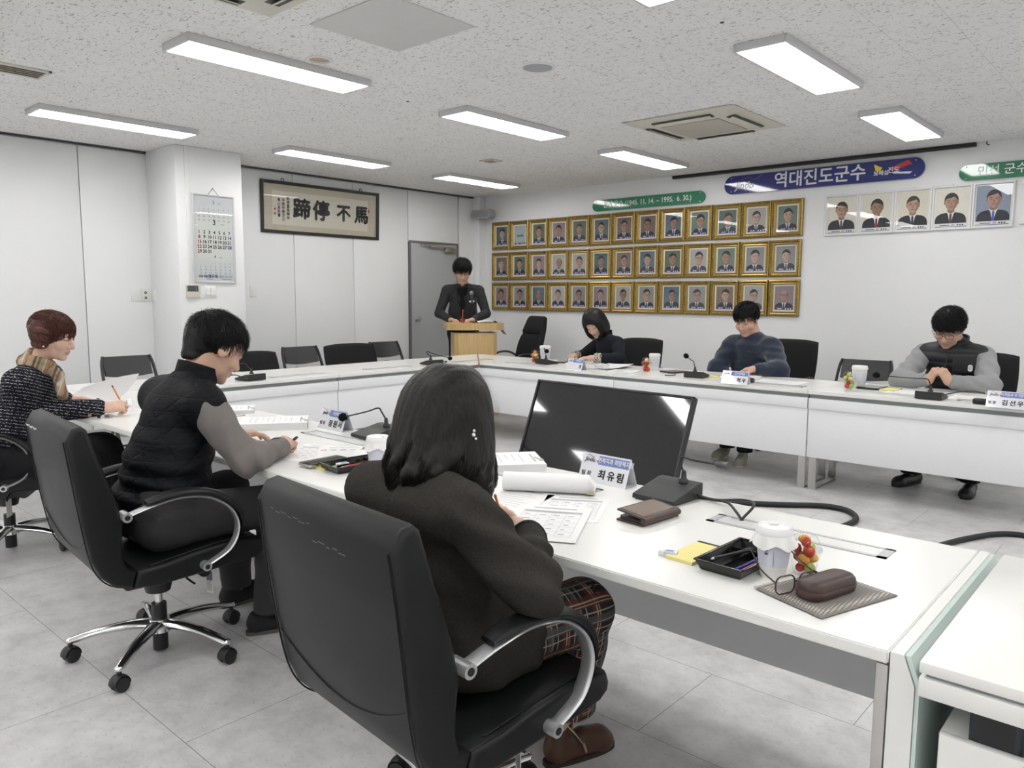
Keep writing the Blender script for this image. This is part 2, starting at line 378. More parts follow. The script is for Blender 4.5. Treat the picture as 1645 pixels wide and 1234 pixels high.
def lamp(i, j):
    o = thing('ceiling_light', 'white rectangular ' + LN.get((i, j), 'assumed light panel out of view, row %s from portrait wall, column %s' % (('fourth', 'third', 'second', 'first', 'fifth', 'sixth', 'seventh')[j], ('first', 'second', 'third', 'fourth', 'fifth')[i])), 'ceiling light', (LX[i], LY[j], ZC), 0, 'rectangular ceiling light panels')
    w, l, h = .30, 1.19, .042; m = MB()
    for s in (-1, 1):
        m.box((s*(w/2-.008), 0, -h/2), (.016, l, h), bev=.003); m.box((0, s*(l/2-.008), -h/2), (w-.032, .016, h), bev=.003)
    m.box((0, 0, -.006), (w-.02, l-.02, .01)); m.build('housing', HOUS, o)
    MB().box((0, 0, -.034), (w-.034, l-.034, .008), bev=.003).build('diffuser', LAMPM, o)
    return o
for i in range(5):
    for j in range(7): lamp(i, j)
# ---- things on the ceiling --------------------------------------------------------
def aircon(x, y, label):
    o = thing('ceiling_air_conditioner', label, 'air conditioner', (x, y, ZC), 0, 'ceiling air conditioners')
    m = MB(); n = 8
    m.grid(lambda u, v: ((u-.5)*.94, (v-.5)*.94, -.004-.026*min(1, 6*min(u, 1-u, v, 1-v))), 25, 25); m.build('panel', CREAM, o)
    MB().box((0, 0, -.033), (.50, .50, .012), bev=.006).build('intake_grille', grille_mat(), o)
    for k in range(4):
        X = R(k*PI/2)
        s = MB().box((0, .345, -.028), (.50, .075, .008), X, bev=.003).build('air_slot', M('slot dark', (.05, .05, .045), .6), o)
        MB().box((0, .352, -.036), (.47, .05, .005), X @ T(0, .345, -.036) @ R(.45, 'X') @ T(0, -.345, .036), bev=.002).build('louvre_flap', CREAM, s)
    return o
def grille_mat():
    if 'grille' in MATS: return MATS['grille']
    t = NT('grille'); wv = t.n('ShaderNodeTexWave', bands_direction='X'); t.set(wv.inputs['Vector'], t.co()); wv.inputs['Scale'].default_value = 28
    t.p(col=t.mix(wv.outputs['Fac'], (.44, .42, .36, 1), (.56, .54, .47, 1)), rough=.5); t.bump(wv.outputs['Fac'], .5, .003); MATS['grille'] = t.m; return t.m
aircon(-3.06, 5.69, 'square cream air conditioner cassette in the ceiling above the blue sign')
aircon(-3.05, 1.68, 'cream air conditioner cassette cut off by the top edge of the photo')
tag(MB().box((-3.16, 2.62, ZC-.004), (.60, .57, .008), bev=.003).build('access_panel', M('access panel', (.64, .64, .63), .6, nz=.03)), 'plain square access panel in the ceiling without fissures', 'access panel')
o = thing('ceiling_speaker', 'round grey loudspeaker set in the ceiling left of the light panels', 'ceiling speaker', (-3.07, 3.65, ZC))
MB().lathe([(.108, .0), (.108, -.006), (.098, -.010), (.094, -.006)], 40).build('rim', WHITE, o)
MB().lathe([(.0001, -.011), (.06, -.010), (.096, -.005)], 40).build('speaker_grille', M('speaker grille', (.40, .41, .44), .55, nz=.15, nscale=400), o)
o = thing('downlight', 'small round unlit downlight beside the biggest light panel', 'downlight', (-3.93, 2.71, ZC))
MB().lathe([(.075, 0), (.075, -.005), (.058, -.008), (.055, .004)], 32).build('rim', WHITE, o)
MB().lathe([(.0001, -.002), (.03, -.004), (.056, -.001)], 32).build('lens', M('amber lens', (.50, .38, .26), .3), o)
def vent(x, y, w, d, label, rz=0):
    o = thing('ceiling_vent', label, 'ceiling vent', (x, y, ZC), rz, 'ceiling vents')
    m = MB()
    for s in (-1, 1): m.box((s*(w/2-.012), 0, -.006), (.024, d, .012), bev=.003); m.box((0, s*(d/2-.012), -.006), (w, .024, .012), bev=.003)
    m.build('vent_frame', CREAM, o)
    MB().box((0, 0, -.002), (w-.04, d-.04, .003)).build('vent_duct', M('vent dark', (.17, .15, .11), .7), o)
    for k in range(5): MB().box((-w/2+.03+(w-.06)*k/4, 0, -.007), (.022, d-.05, .003), T(-w/2+.03+(w-.06)*k/4, 0, -.007) @ R(.5, 'Y') @ T(w/2-.03-(w-.06)*k/4, 0, .007)).build('vent_blade', CREAM, o)
vent(-5.50, 1.62, .23, .32, 'slatted cream ceiling vent at the left edge of the photo')
vent(-5.48, 5.80, .17, .17, 'small square cream ceiling vent near the far light panels')
o = thing('fire_sprinkler', 'tiny white sprinkler head under the ceiling near the calligraphy', 'sprinkler', (-5.31, 4.49, ZC))
MB().lathe([(.04, 0), (.04, -.004), (.014, -.008), (.012, -.03), (.022, -.032), (.022, -.036), (.0001, -.037)], 20).build('sprinkler_head', WHITE, o)
for x, y, l in ((-1.895, 3.67, 'tiny dark hole in a ceiling tile behind the front right light'), (-4.289, 3.685, 'tiny dark hole in a ceiling tile right of the biggest light')):
    tag(MB().lathe([(.010, 0), (.010, -.003), (.0001, -.004)], 12, T(x, y, ZC)).build('ceiling_plug', BLACK), l, 'ceiling plug', 'dark plugs in the ceiling')
o = tag(MB().box((-3.1, YB-.03, ZC-.018), (3.0, .05, .034), bev=.004).build('curtain_track', BLACK), 'long black curtain track where ceiling meets the portrait wall', 'curtain track')
tag(MB().tube([(-1.52, YB-.03, ZC-.002), (-1.52, YB-.035, ZC-.025), (-1.50, YB-.04, ZC-.035)], .005).build('ceiling_hook', BLACK), 'small dark hook on the ceiling right of the black curtain track', 'hook')
# ---- tables ----------------------------------------------------------------------
TABLE = M('white laminate', (.82, .825, .80), .22, nz=.012, nscale=60, spec=.5)
PANELM = M('grey white panel', (.82, .83, .85), .38, nz=.02)
ALU = M('anodised aluminium', (.60, .61, .62), .34, .75, nz=.04)
FLAPM = M('flap frame grey', (.46, .47, .48), .35, .2, nz=.03)
GLASSG = M('green tinted glass edge', (.62, .74, .70), .12, nz=.03, coat=.6)
def table_section(label, x0, x1, X, cut0=0, cut1=0, legs=(1, 1), flaps=()):
    """local: user edge y=0, inner edge y=.78; cut = mitre (inner edge shorter by cut)"""
    D = .78
    o = thing('conference_table', label, 'table', (0, 0, 0), 0, 'white conference table units'); o.matrix_world = X
    m = MB(); g = .0015
    bm = bmesh.new()
    ga, gb = (0 if cut0 else g), (0 if cut1 else g); P = [(x0+ga, 0), (x1-gb, 0), (x1-gb-cut1, D), (x0+ga+cut0, D)]
    vs = [bm.verts.new((x, y, z)) for z in (TH-.026, TH) for x, y in P]
    for f in ((3, 2, 1, 0), (4, 5, 6, 7), (0, 1, 5, 4), (1, 2, 6, 5), (2, 3, 7, 6), (3, 0, 4, 7)): bm.faces.new([vs[i] for i in f])
    bmesh.ops.bevel(bm, geom=bm.edges[:], offset=.003, segments=2, affect='EDGES'); bm.verts.index_update()
    m.add([tuple(v.co) for v in bm.verts], [[v.index for v in f.verts] for f in bm.faces]); bm.free()
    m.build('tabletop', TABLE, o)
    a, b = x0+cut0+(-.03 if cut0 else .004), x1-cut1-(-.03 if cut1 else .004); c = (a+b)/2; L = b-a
    MB().box((c, D-.045, .668), (L, .03, .055)).build('painted_shade_rail', M('painted gap shade', (.30, .31, .32), .6), o)  # darker grey puts the groove's shade into the rail colour
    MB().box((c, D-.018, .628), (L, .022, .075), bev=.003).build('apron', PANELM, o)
    MB().box((c, D-.028, .417), (L, .018, .356), bev=.002).build('modesty_panel', PANELM, o)
    for k, lx in enumerate((a+.035, b-.035)):
        if not legs[k]: continue
        m = MB(); w, t = .055, .010
        m.box((lx, D-.055, .34), (w, t, .68), bev=.002).box((lx, D-.46, .34), (w, t, .68), bev=.002).box((lx, D-.257, .012), (w, .40, t), bev=.002).box((lx, D-.257, .682), (w, .40, t), bev=.002)
        for y in (D-.08, D-.43): m.cyl((lx, y, .0), (lx, y, .01), .016)
        m.build('leg', STEEL, o)
    for fx in flaps:
        f = MB(); w, d = .50, .088
        for s in (-1, 1): f.box((fx, .585+s*(d/2-.006), TH+.0012), (w, .012, .0026)); f.box((fx+s*(w/2-.012), .585, TH+.0012), (.024, d, .0026))
        f = f.build('cable_flap', FLAPM, o)
        MB().box((fx, .585, TH+.0008), (w-.05, d-.026, .0018)).build('flap_lid', M('flap lid', (.66, .665, .66), .35, .3), f)
        MB().box((fx, .585-d/2+.0125, TH+.0018), (w-.05, .002, .0008)).build('flap_slot', BLACK, f)
    return o
XN = T(0, 1.50, 0)
XBK = T(0, 6.23, 0) @ R(PI)             # back row: local x = -world x
XLF = T(-6.08, 0, 0) @ R(-PI/2)        # left row: local x = -world y, local y = world x
near = table_section('white table unit nearest the camera with fruit cup and glasses case', -2.05, -.388, XN, legs=(1, 0), flaps=(-.80, -1.73))
table_section('white table unit in front of the man in the quilted vest', -3.71, -2.05, XN, flaps=(-2.93,))
table_section('white table unit at the red-haired woman, joining the left row', -6.08, -3.71, XN, cut0=.78, legs=(0, 1), flaps=(-4.1,))
table_section('white table unit along the left wall nearest the red-haired woman', -3.78, -1.52, XLF, cut1=.78, legs=(1, 0), flaps=(-3.5,))
table_section('white table unit in the far left corner before the wooden podium', -6.21, -3.78, XLF, cut0=.78, legs=(0, 1), flaps=(-4.45, -5.55))
table_section('white table unit in the far row before the woman with bobbed hair', 3.71, 6.08, XBK, cut1=.78, legs=(1, 0), flaps=(4.85, 4.0))
table_section('white table unit in the far row before the man in the navy sweater', 2.05, 3.71, XBK, flaps=(2.4,))
table_section('white table unit in the far row before the man in the black puffer vest', .38, 2.05, XBK, flaps=(1.6, .9))
# mitred end panel with glass strip on the near unit
m = MB(); e0, e1 = -.386, -.342
m.prism([(e0, 0), (e1, 0), (e1, .665), (e1-.022, TH+.001), (e0, TH+.001)], .78, T(0, 2.28, 0) @ R(PI/2, 'X')); m.build('end_panel', TABLE, near, smooth=20, X=T(0, -1.50, 0))
MB().prism([(e1+.001, 0), (e1+.008, 0), (e1+.008, .67), (e1-.010, TH), (e1-.0195, TH), (e1+.001, .665)], .772, T(0, 2.276, 0) @ R(PI/2, 'X')).build('glass_strip', GLASSG, near, smooth=20, X=T(0, -1.50, 0))
MB().box((-.401, .035, .345), (.022, .06, .69), bev=.002).box((-.401, .72, .345), (.022, .06, .69), bev=.002).box((-.401, .38, .006), (.022, .70, .012), bev=.002).build('leg', STEEL, near)
# ---- the side desk at the right edge -----------------------------------------------
dk = thing('side_desk', 'white two-layer desk at the right edge beside the near table', 'desk', (.48, 1.86, 0))
MB().box((0, 0, .721), (1.62, .78, .022), bev=.003).build('desktop', TABLE, dk)
MB().box((0, .004, .706), (1.60, .765, .010)).build('groove_layer', M('groove grey', (.28, .29, .31), .5), dk)
MB().box((0, 0, .684), (1.62, .78, .036), bev=.003).build('lower_layer', TABLE, dk)
MB().box((-.52, .30, .335), (.03, .12, .67), bev=.003).build('side_panel', PANELM, dk)
MB().box((.76, 0, .335), (.03, .7, .67), bev=.003).build('side_panel', PANELM, dk)
MB().box((-.40, .36, .45), (.78, .012, .44), bev=.002).build('glass_panel', GLASSG, dk)
pd = thing('drawer_pedestal', 'white drawer pedestal standing under the side desk', 'drawer unit', (-.03, 1.76, 0))
MB().box((0, .012, .307), (.54, .52, .57), bev=.004).build('cabinet_body', TABLE, pd)
for k in range(3):
    dr = MB().box((0, -.257, .124+.1905*k), (.532, .018, .184), bev=.003).build('drawer', TABLE, pd)
for x in (-.22, .22):
    for y in (-.2, .2): MB().cyl((x, y, 0), (x, y, .025), .02).build('caster', BLACK, pd)
NAVY = M('navy black plastic', (.010, .013, .022), .35, coat=.3)
o = thing('desktop_speaker', 'small dark box squeezed between the side desk and its pedestal', 'speaker box', (-.212, 1.535, .592))
MB().prism(rrect(.085, .05, .014), .072).build('box_body', NAVY, o); MB().box((0, -.0255, .036), (.06, .001, .05)).build('front_cover', BLACK, o)
# ---- swivel chairs -------------------------------------------------------------------
def leather():
    t = NT('black leather'); v = t.co(); n = t.noise(v, 260, 3); g = t.noise(v, 5, 3)
    t.p(col=t.mix(g, (.005, .0058, .0062, 1), (.010, .0112, .012, 1)), rough=t.math('MULTIPLY_ADD', g, .12, .36), spec=.30); t.bump(n, .16, .001)
    return t.m
LEATHER = leather()
FABRIC = M('black chair fabric', (.012, .0125, .014), .75, nz=.35, nscale=500, bump=.4, spec=.25)
def prof_cushion(poly, xw, name, mat, parent, bev=.022, seg=4):
    """closed side silhouette (y,z) extruded across x (half width a function of z), edges rounded"""
    bm = bmesh.new(); n = len(poly)
    A = [bm.verts.new((-xw(y, z), y, z)) for y, z in poly]; B = [bm.verts.new((xw(y, z), y, z)) for y, z in poly]
    f1 = bm.faces.new(A); f2 = bm.faces.new(B[::-1])
    for i in range(n): bm.faces.new((A[i], B[i], B[(i+1) % n], A[(i+1) % n]))
    bmesh.ops.recalc_face_normals(bm, faces=bm.faces[:])
    ed = [e for e in bm.edges if (e.verts[0] in A) == (e.verts[1] in A)]
    bmesh.ops.bevel(bm, geom=ed, offset=bev, segments=seg, affect='EDGES', profile=.5, clamp_overlap=True)
    bmesh.ops.triangulate(bm, faces=[f for f in bm.faces if len(f.verts) > 4])
    me = bpy.data.meshes.new(name); bm.to_mesh(me); bm.free(); me.materials.append(mat); me.shade_smooth(); me.set_sharp_from_angle(angle=math.radians(50))
    return link(bpy.data.objects.new(name, me), parent)
def smooth_poly(P, n=4):
    out = []; m = len(P)
    for i in range(m):
        p0, p1, p2, p3 = [Vector(P[(i+k) % m]) for k in (-1, 0, 1, 2)]
        for j in range(n):
            t = j/n; out.append(tuple(.5*((2*p1)+(p2-p0)*t+(2*p0-5*p1+4*p2-p3)*t*t+(3*p1-p0-3*p2+p3)*t**3)))
    return out
def curve_pts(P, n=6):
    out = []; m = len(P); Q = [Vector(p) for p in P]
    for i in range(m-1):
        p0, p1, p2, p3 = Q[max(i-1, 0)], Q[i], Q[i+1], Q[min(i+2, m-1)]
        for j in range(n):
            t = j/n; out.append(.5*((2*p1)+(p2-p0)*t+(2*p0-5*p1+4*p2-p3)*t*t+(3*p1-p0-3*p2+p3)*t**3))
    return out+[Q[-1]]
def star_base(parent, metal, rot, r=.31):
    m = MB()
    for k in range(5):
        X = R(rot+k*2*PI/5)
        pts = curve_pts([(0, 0, .112), (.09, 0, .118), (.2, 0, .108), (r, 0, .082)], 4); ws = [(.030-.0125*i/(len(pts)-1), .021-.009*i/(len(pts)-1)) for i in range(len(pts))]
        m.tube(pts, ws, 10, X); m.ball((r, 0, .082), .0175, 12, (1, 1, .75), X)
    m.cyl((0, 0, .085), (0, 0, .135), .042, .036, 24)
    b = m.build('star_base', metal, parent)
    for k in range(5):
        X = R(rot+k*2*PI/5) @ T(r, 0, 0) @ R(.7+k*1.9)
        w = MB()
        for s in (-1, 1): w.lathe([(.0001, -.010), (.018, -.010), (.026, -.008), (.0275, 0), (.026, .008), (.018, .010), (.0001, .010)], 20, X @ T(0, s*.0135, .0275) @ R(PI/2, 'X'))
        w.cyl(*[X @ Vector(p) for p in ((0, 0, .05), (0, 0, .075))], .008)
        w.tube([X @ Vector((.03*math.cos(a), 0, .0275+.031*math.sin(a))) for a in [PI*i/8 for i in range(9)]], (.021, .004), 8)
        w.build('caster', BLACK, b)
    return b
OUT = [(-.350, .905), (-.333, .764), (-.313, .615), (-.291, .493), (-.265, .430), (-.225, .390), (-.165, .368)]
INN = [(-.150, .428), (-.183, .446), (-.197, .49), (-.196, .55), (-.191, .61), (-.212, .70), (-.254, .833), (-.284, .938), (-.300, .952), (-.328, .945)]
SEATP = [(-.165, .368), (-.08, .358), (.06, .366), (.20, .374), (.28, .376), (.314, .388), (.322, .415), (.306, .445), (.25, .458), (.15, .462), (.04, .452), (-.06, .434), (-.150, .428)]
def rear_y(z): return float(np.interp(z, [p[1] for p in OUT][::-1], [p[0] for p in OUT][::-1]))
def leather_chair(label, x, y, rz, star, plus=True):
    o = thing('executive_chair', label, 'office chair', (x, y, 0), rz, 'black leather swivel chairs along the near table')
    bw = lambda y, z: .280+.008*max(0, min(1, (z-.5)/.2))-.008*max(0, (z-.72)/.23)**2-.016*max(0, (.5-z)/.14)
    b = prof_cushion(OUT+INN, bw, 'backrest', LEATHER, o, .016)
    for s in (-1, 1):
        MB().tube([Vector((s*(bw(p.x, p.y)-.019), p.x-.003, p.y)) for p in curve_pts([Vector((a, c)) for a, c in OUT], 4)], .0022, 6).build('piping', LEATHER, b)
    MB().tube([(q*.262, rear_y(.575-.085*(1-q*q))-.0005, .575-.085*(1-q*q)) for q in [-1+2*k/24 for k in range(25)]], .0022, 6).build('seam', LEATHER, b)
    st = prof_cushion(SEATP, lambda y, z: .272-.02*max(0, (y-.2)/.13)**2, 'seat', LEATHER, o, .016)
    for s in (-1, 1): MB().tube(curve_pts([(s*.245, -.10, .432), (s*.248, .0, .447), (s*.248, .15, .464), (s*.235, .28, .456)], 5), .0028, 6).build('piping', LEATHER, st)
    for s in (-1, 1):
        pts = curve_pts([(s*.283, -.185, .632), (s*.283, -.10, .655), (s*.283, .0, .668), (s*.283, .10, .650), (s*.283, .175, .595), (s*.283, .200, .52), (s*.283, .165, .445), (s*.283, .075, .400)], 6)
        a = MB().tube(pts, [(.021, .0065)]*len(pts), 12, flat=(0, 0, 1))
        for p in (pts[0], pts[-1]): a.cyl((s*.250, p.y, p.z), (s*.306, p.y, p.z), .0165, n=20)
        a = a.build('armrest', CHROME if False else ALU, o)
        pp = []
        for i in range(5, 31):
            tn = (pts[i+1]-pts[i-1]).normalized(); pp.append(pts[i]+Vector((0, -tn.z, tn.y))*.017)
        MB().tube(pp, [(.0285*min(1, .8+i*.1, .55+(len(pp)-1-i)*.08), .0145*min(1, .6+i*.2, .3+(len(pp)-1-i)*.1)) for i in range(len(pp))], 12, flat=(0, 0, 1)).build('arm_pad', LEATHER, a)
        for p in (pts[0], pts[-1]): MB().cyl((s*.306, p.y, p.z), (s*.3075, p.y, p.z), .009, n=12).build('bolt', BLACK, a)
    MB().box((0, -.01, .325), (.17, .26, .06), bev=.012).cyl((0, 0, .245), (0, 0, .31), .045, .06, 20).cyl((.09, .12, .335), (.16, .12, .335), .024, n=16).build('tilt_mechanism', BLACK, o)
    MB().cyl((0, 0, .18), (0, 0, .26), .014, n=16).build('gas_lift', CHROME, o)
    MB().cyl((0, 0, .012), (0, 0, .195), .0275, n=20).build('lift_sleeve', BLACK, o)
    MB().tube(curve_pts([(.1, .05, .335), (.17, .05, .325), (.215, .06, .315)], 4), .004, 6).build('height_lever', BLACK, o)
    star_base(o, CHROME, star-rz)
    return o
def hang_tag(chair, X, w, h):
    g = MB().box((0, 0, -h/2), (w, .0012, h), X).build('hang_tag', M('tag white', (.72, .72, .70), .5), chair)
    MB().box((0, -.001, -h*.24), (w*.92, .0006, h*.4), X).build('tag_picture', M('tag slate', (.10, .12, .15), .4), g)
    m = MB()
    for k in range(9): m.box((0, -.001, -h*(.5+.05*k)), (w*.8, .0005, h*.012), X)
    m.build('tag_print', DGREY, g); MB().box((0, -.0012, -h*.03), (w*.92, .0006, h*.03), X).build('tag_stripe', M('tag purple', (.18, .10, .35), .4), g)
CH1 = leather_chair('black leather chair with cracked top edge under the man in the quilted vest', -2.918, 1.226, -.085, math.radians(-120.7))
CH2 = leather_chair('black leather chair in the foreground under the woman in the grey blazer', -1.323, 1.247, -.08, math.radians(163))
CH3 = leather_chair('black leather chair at the left edge under the red-haired woman', -4.72, 1.215, -.55, math.radians(-35))
hang_tag(CH2, T(.13, .12, .31) @ R(-.55), .055, .115); hang_tag(CH1, T(.10, .16, .31) @ R(.5), .03, .09); hang_tag(CH3, T(.16, .05, .31) @ R(-.2), .05, .09)
CRK = M('torn lining', (.75, .74, .72), .8)
bk = [c for c in CH1.children if c.name.startswith('backrest')][0]
m = MB()
for k in range(14):
    q = k/13; x = -.258+.15*q; m.box((x, rear_y(.898)-.0012+.0006*math.sin(k*2.1), .899-.003*math.sin(k*1.3)), (.014, .002, .0022+.003*(k % 4 == 2)), R(.0))
o = m.build('torn_crack', CRK, bk); o['label'] = 'white cracks in the leather'
SCUFF = [c for c in CH2.children if c.name.startswith('backrest')][0]
m = MB()
for k in range(12): m.box((-.20+.30*k/11, rear_y(.895)-.0008, .895-.004*(k % 2)-(.03 if k > 6 else 0)), (.014+.006*(k % 3), .0008, .0012))
m.build('scuff_mark', M('scuff grey', (.16, .16, .16), .7), SCUFF)["label"] = 'pale scuffs along the top edge'
# fabric office chairs behind the table rows
def office_chair(label, x, y, rz, hw=.245, top=.95, lo=.52, group='black fabric office chairs behind the tables'):
    o = thing('office_chair', label, 'office chair', (x, y, 0), rz, group)
    def f(sg):
        def g(u, v):
            X = (u-.5)*2; Z = (v-.5)*2; sx = hw*(1-.10*max(0, -Z)**2-.04*max(0, Z)**2); e = max(abs(X)**7, abs(Z)**9)
            return (X*sx, -.24-.09*(v-.3)+.035*X*X+sg*.032*max(0, 1-e)**.4, lo+(top-lo)*v-.02*abs(X)**3*max(0, Z))
        return g
    m = MB(); m.grid(f(1), 25, 25).grid(f(-1), 25, 25); m.build('backrest', FABRIC, o)
    MB().box((0, -.0, .455), (.48, .47, .075), bev=.035, seg=4).build('seat', FABRIC, o)
    MB().tube(curve_pts([(0, -.06, .40), (0, -.24, .40), (0, -.30, .46), (0, -.285, .62)], 5), [(.035, .008)]*16, 8, flat=(0, 0, 1)).build('back_bracket', BLACK, o)
    for s in (-1, 1):
        pts = curve_pts([(s*.26, -.17, .47), (s*.29, -.14, .60), (s*.30, -.02, .655), (s*.30, .10, .645), (s*.285, .15, .56), (s*.26, .12, .46)], 5)
        MB().tube(pts, [(.021, .011)]*len(pts), 8, flat=(0, 0, 1)).build('armrest', BLACK, o)
    MB().box((0, 0, .40), (.2, .24, .04), bev=.01).cyl((0, 0, .1), (0, 0, .40), .025, n=16).build('gas_lift', BLACK, o)
    star_base(o, BLACK, .3); return o
office_chair('black fabric chair half hidden behind the quilted-vest man, along left wall', -6.55, 3.88, -PI/2, top=.83)
office_chair('wide black fabric chair between two folding chairs along the left wall', -6.58, 5.02, -PI/2, hw=.34, top=.855)
office_chair('black fabric chair behind the woman with bobbed black hair', -4.42, 6.80, PI+.1, hw=.25, top=.935)
office_chair('black fabric chair behind the man in the navy sweater', -2.88, 6.88, PI-.05, hw=.27, top=.985)
office_chair('black fabric chair behind the man in the black puffer vest', -1.28, 6.86, PI, top=.945)
def headrest_chair(label, x, y, rz):
    o = thing('executive_chair', label, 'office chair', (x, y, 0), rz)
    P = [(-.36, 1.10), (-.325, .95), (-.265, .78), (-.235, .62), (-.22, .50), (-.18, .44)]; Q = [(-.09, .46), (-.12, .56), (-.15, .68), (-.175, .78), (-.205, .86), (-.235, .905), (-.222, .935), (-.245, 1.0), (-.275, 1.085), (-.30, 1.12), (-.335, 1.125)]
    prof_cushion(P+Q, lambda y, z: .265-.075*max(0, (z-.72)/.4)**1.5-.03*max(0, (.62-z)/.2), 'backrest', FABRIC, o, .03)
    prof_cushion([(-.18, .44), (-.1, .40), (.1, .39), (.25, .39), (.29, .41), (.29, .455), (.24, .485), (.1, .48), (-.09, .46)], lambda y, z: .25, 'seat', FABRIC, o, .025)
    for s in (-1, 1):
        pts = curve_pts([(s*.275, -.20, .60), (s*.29, -.10, .66), (s*.29, .02, .675), (s*.29, .13, .64), (s*.285, .19, .55), (s*.27, .14, .44), (s*.25, .06, .41)], 5)
        MB().tube(pts, [(.024, .013)]*len(pts), 8, flat=(0, 0, 1)).build('armrest', BLACK, o)
    MB().box((0, 0, .37), (.2, .24, .05), bev=.01).cyl((0, 0, .1), (0, 0, .37), .026, n=16).build('gas_lift', BLACK, o)
    star_base(o, BLACK, .5)
headrest_chair('tall black high-back chair with headrest roll beside the wooden podium', -6.30, 7.10, PI-.35)
def folding_chair(label, x, y, rz):
    o = thing('folding_chair', label, 'folding chair', (x, y, 0), rz, 'grey black folding chairs')
    FM = M('charcoal plastic', (.028, .029, .031), .45, nz=.1)
    for s in (-1, 1):
        pts = curve_pts([(s*.225, .22, .012), (s*.225, .05, .30), (s*.225, -.10, .56), (s*.215, -.185, .76), (s*.195, -.215, .838)], 5)
        MB().tube(pts, [(.012, .02)]*len(pts), 8, flat=(0, 0, 1)).build('side_frame', FM, o)
        MB().tube([(s*.20, -.24, .012), (s*.20, .0, .28), (s*.20, .12, .43)], [(.010, .016)]*3, 8, flat=(0, 0, 1)).build('leg', FM, o)
    MB().tube([(-.225, .2, .05), (.225, .2, .05)], .010, 8).tube([(-.20, -.22, .05), (.20, -.22, .05)], .010, 8).build('stretcher', FM, o)
    m = MB(); m.grid(lambda u, v: ((u-.5)*.40, -.170-.07*v-.028*math.sin(PI*u)+.004, .675+.155*v-.02*math.sin(PI*u)*(1-v)), 17, 8, thick=.018); m.build('back_pad', FM, o)
    m = MB(); m.grid(lambda u, v: ((u-.5)*.40, -.11+.36*v, .44+.012*v-.012*math.sin(PI*u)*math.sin(PI*v)), 13, 11, thick=.022); m.build('seat', FM, o)
folding_chair('folding chair along the left wall right behind the red-haired woman', -6.75, 2.75, -PI/2)
folding_chair('folding chair along left wall, left of the wide black chair', -6.78, 4.50, -PI/2)
folding_chair('folding chair along left wall beside the grey door', -6.85, 5.66, -PI/2)
folding_chair('folding chair at the portrait wall behind a fruit cup', -2.14, 6.82, PI+.06)
# ---- podium --------------------------------------------------------------------------
def wood():
    t = NT('light oak'); wv = t.noise(t.co(scale=(24, 24, 1.2)), 2.2, 4, .6)
    t.p(col=t.ramp(wv, (.3, (.50, .33, .135)), (.7, (.63, .44, .20))), rough=.38); return t.m
OAK = wood()
pa = math.atan2(-.66, .75)
PX, PY, PRZ, PH = -6.33, 6.41, PI+.93, 1.06
po = thing('podium', 'light oak podium in front of the standing man', 'podium', (PX, PY, 0), PRZ); po.scale = (1.15, 1.1, 1)   # local +y faces the speaker's audience (camera)
MB().box((0, .02, .48), (.36, .30, .93), bev=.005).build('front_board', OAK, po)
MB().prism([(-.215, .14), (-.18, .165), (.18, .165), (.215, .14), (.215, -.16), (-.215, -.16)], .93, T(0, -.005, .02)).build('podium_body', OAK, po, smooth=20)
MB().prism([(-.29, .12), (-.21, .20), (.21, .20), (.29, .12), (.29, -.20), (-.29, -.20)], .078, T(0, 0, PH-.078)).build('top_slab', OAK, po, smooth=20)
MB().box((0, -.02, .012), (.46, .38, .024), bev=.004).build('plinth', OAK, po)
# ---- television on the floor inside the table ring -------------------------------------
tv = thing('television', 'black flat television leaning back on the floor inside the tables', 'television', (-2.135, 3.1, 0), -.075)
XT = T(0, 0, .938) @ R(-.36, 'X')
MB().box((0, .025, -.285), (.966, .028, .57), XT, bev=.006).build('cabinet', BLACK, tv)
m = MB()
for s in (-1, 1): m.box((s*.4775, .008, -.285), (.011, .014, .57), XT, bev=.002)
m.box((0, .008, -.0055), (.966, .014, .011), XT, bev=.002).box((0, .008, -.562), (.966, .014, .016), XT, bev=.002).build('bezel', M('bezel black', (.02, .02, .022), .25), tv)
MB().box((0, .012, -.283), (.948, .006, .55), XT).build('screen', M('screen black', (.004, .004, .005), .06, nz=.1, spec=.5, coat=1.0, coatr=.03), tv)
m = MB()
for s in (-1, 1):
    m.tube([(s*.25, -.02, .012), (s*.25, .22, .012), (s*.25, .26, .012)], (.02, .012), 6).tube([(s*.25, .24, .015), (s*.25, .10, .62)], .014, 8)
m.tube([(-.25, .18, .02), (.25, .18, .02)], .012, 8).tube([(-.25, -.16, .40), (-.25, -.02, .012)], .012, 8).tube([(.25, -.16, .40), (.25, -.02, .012)], .012, 8)
m.build('tv_stand', BLACK, tv)
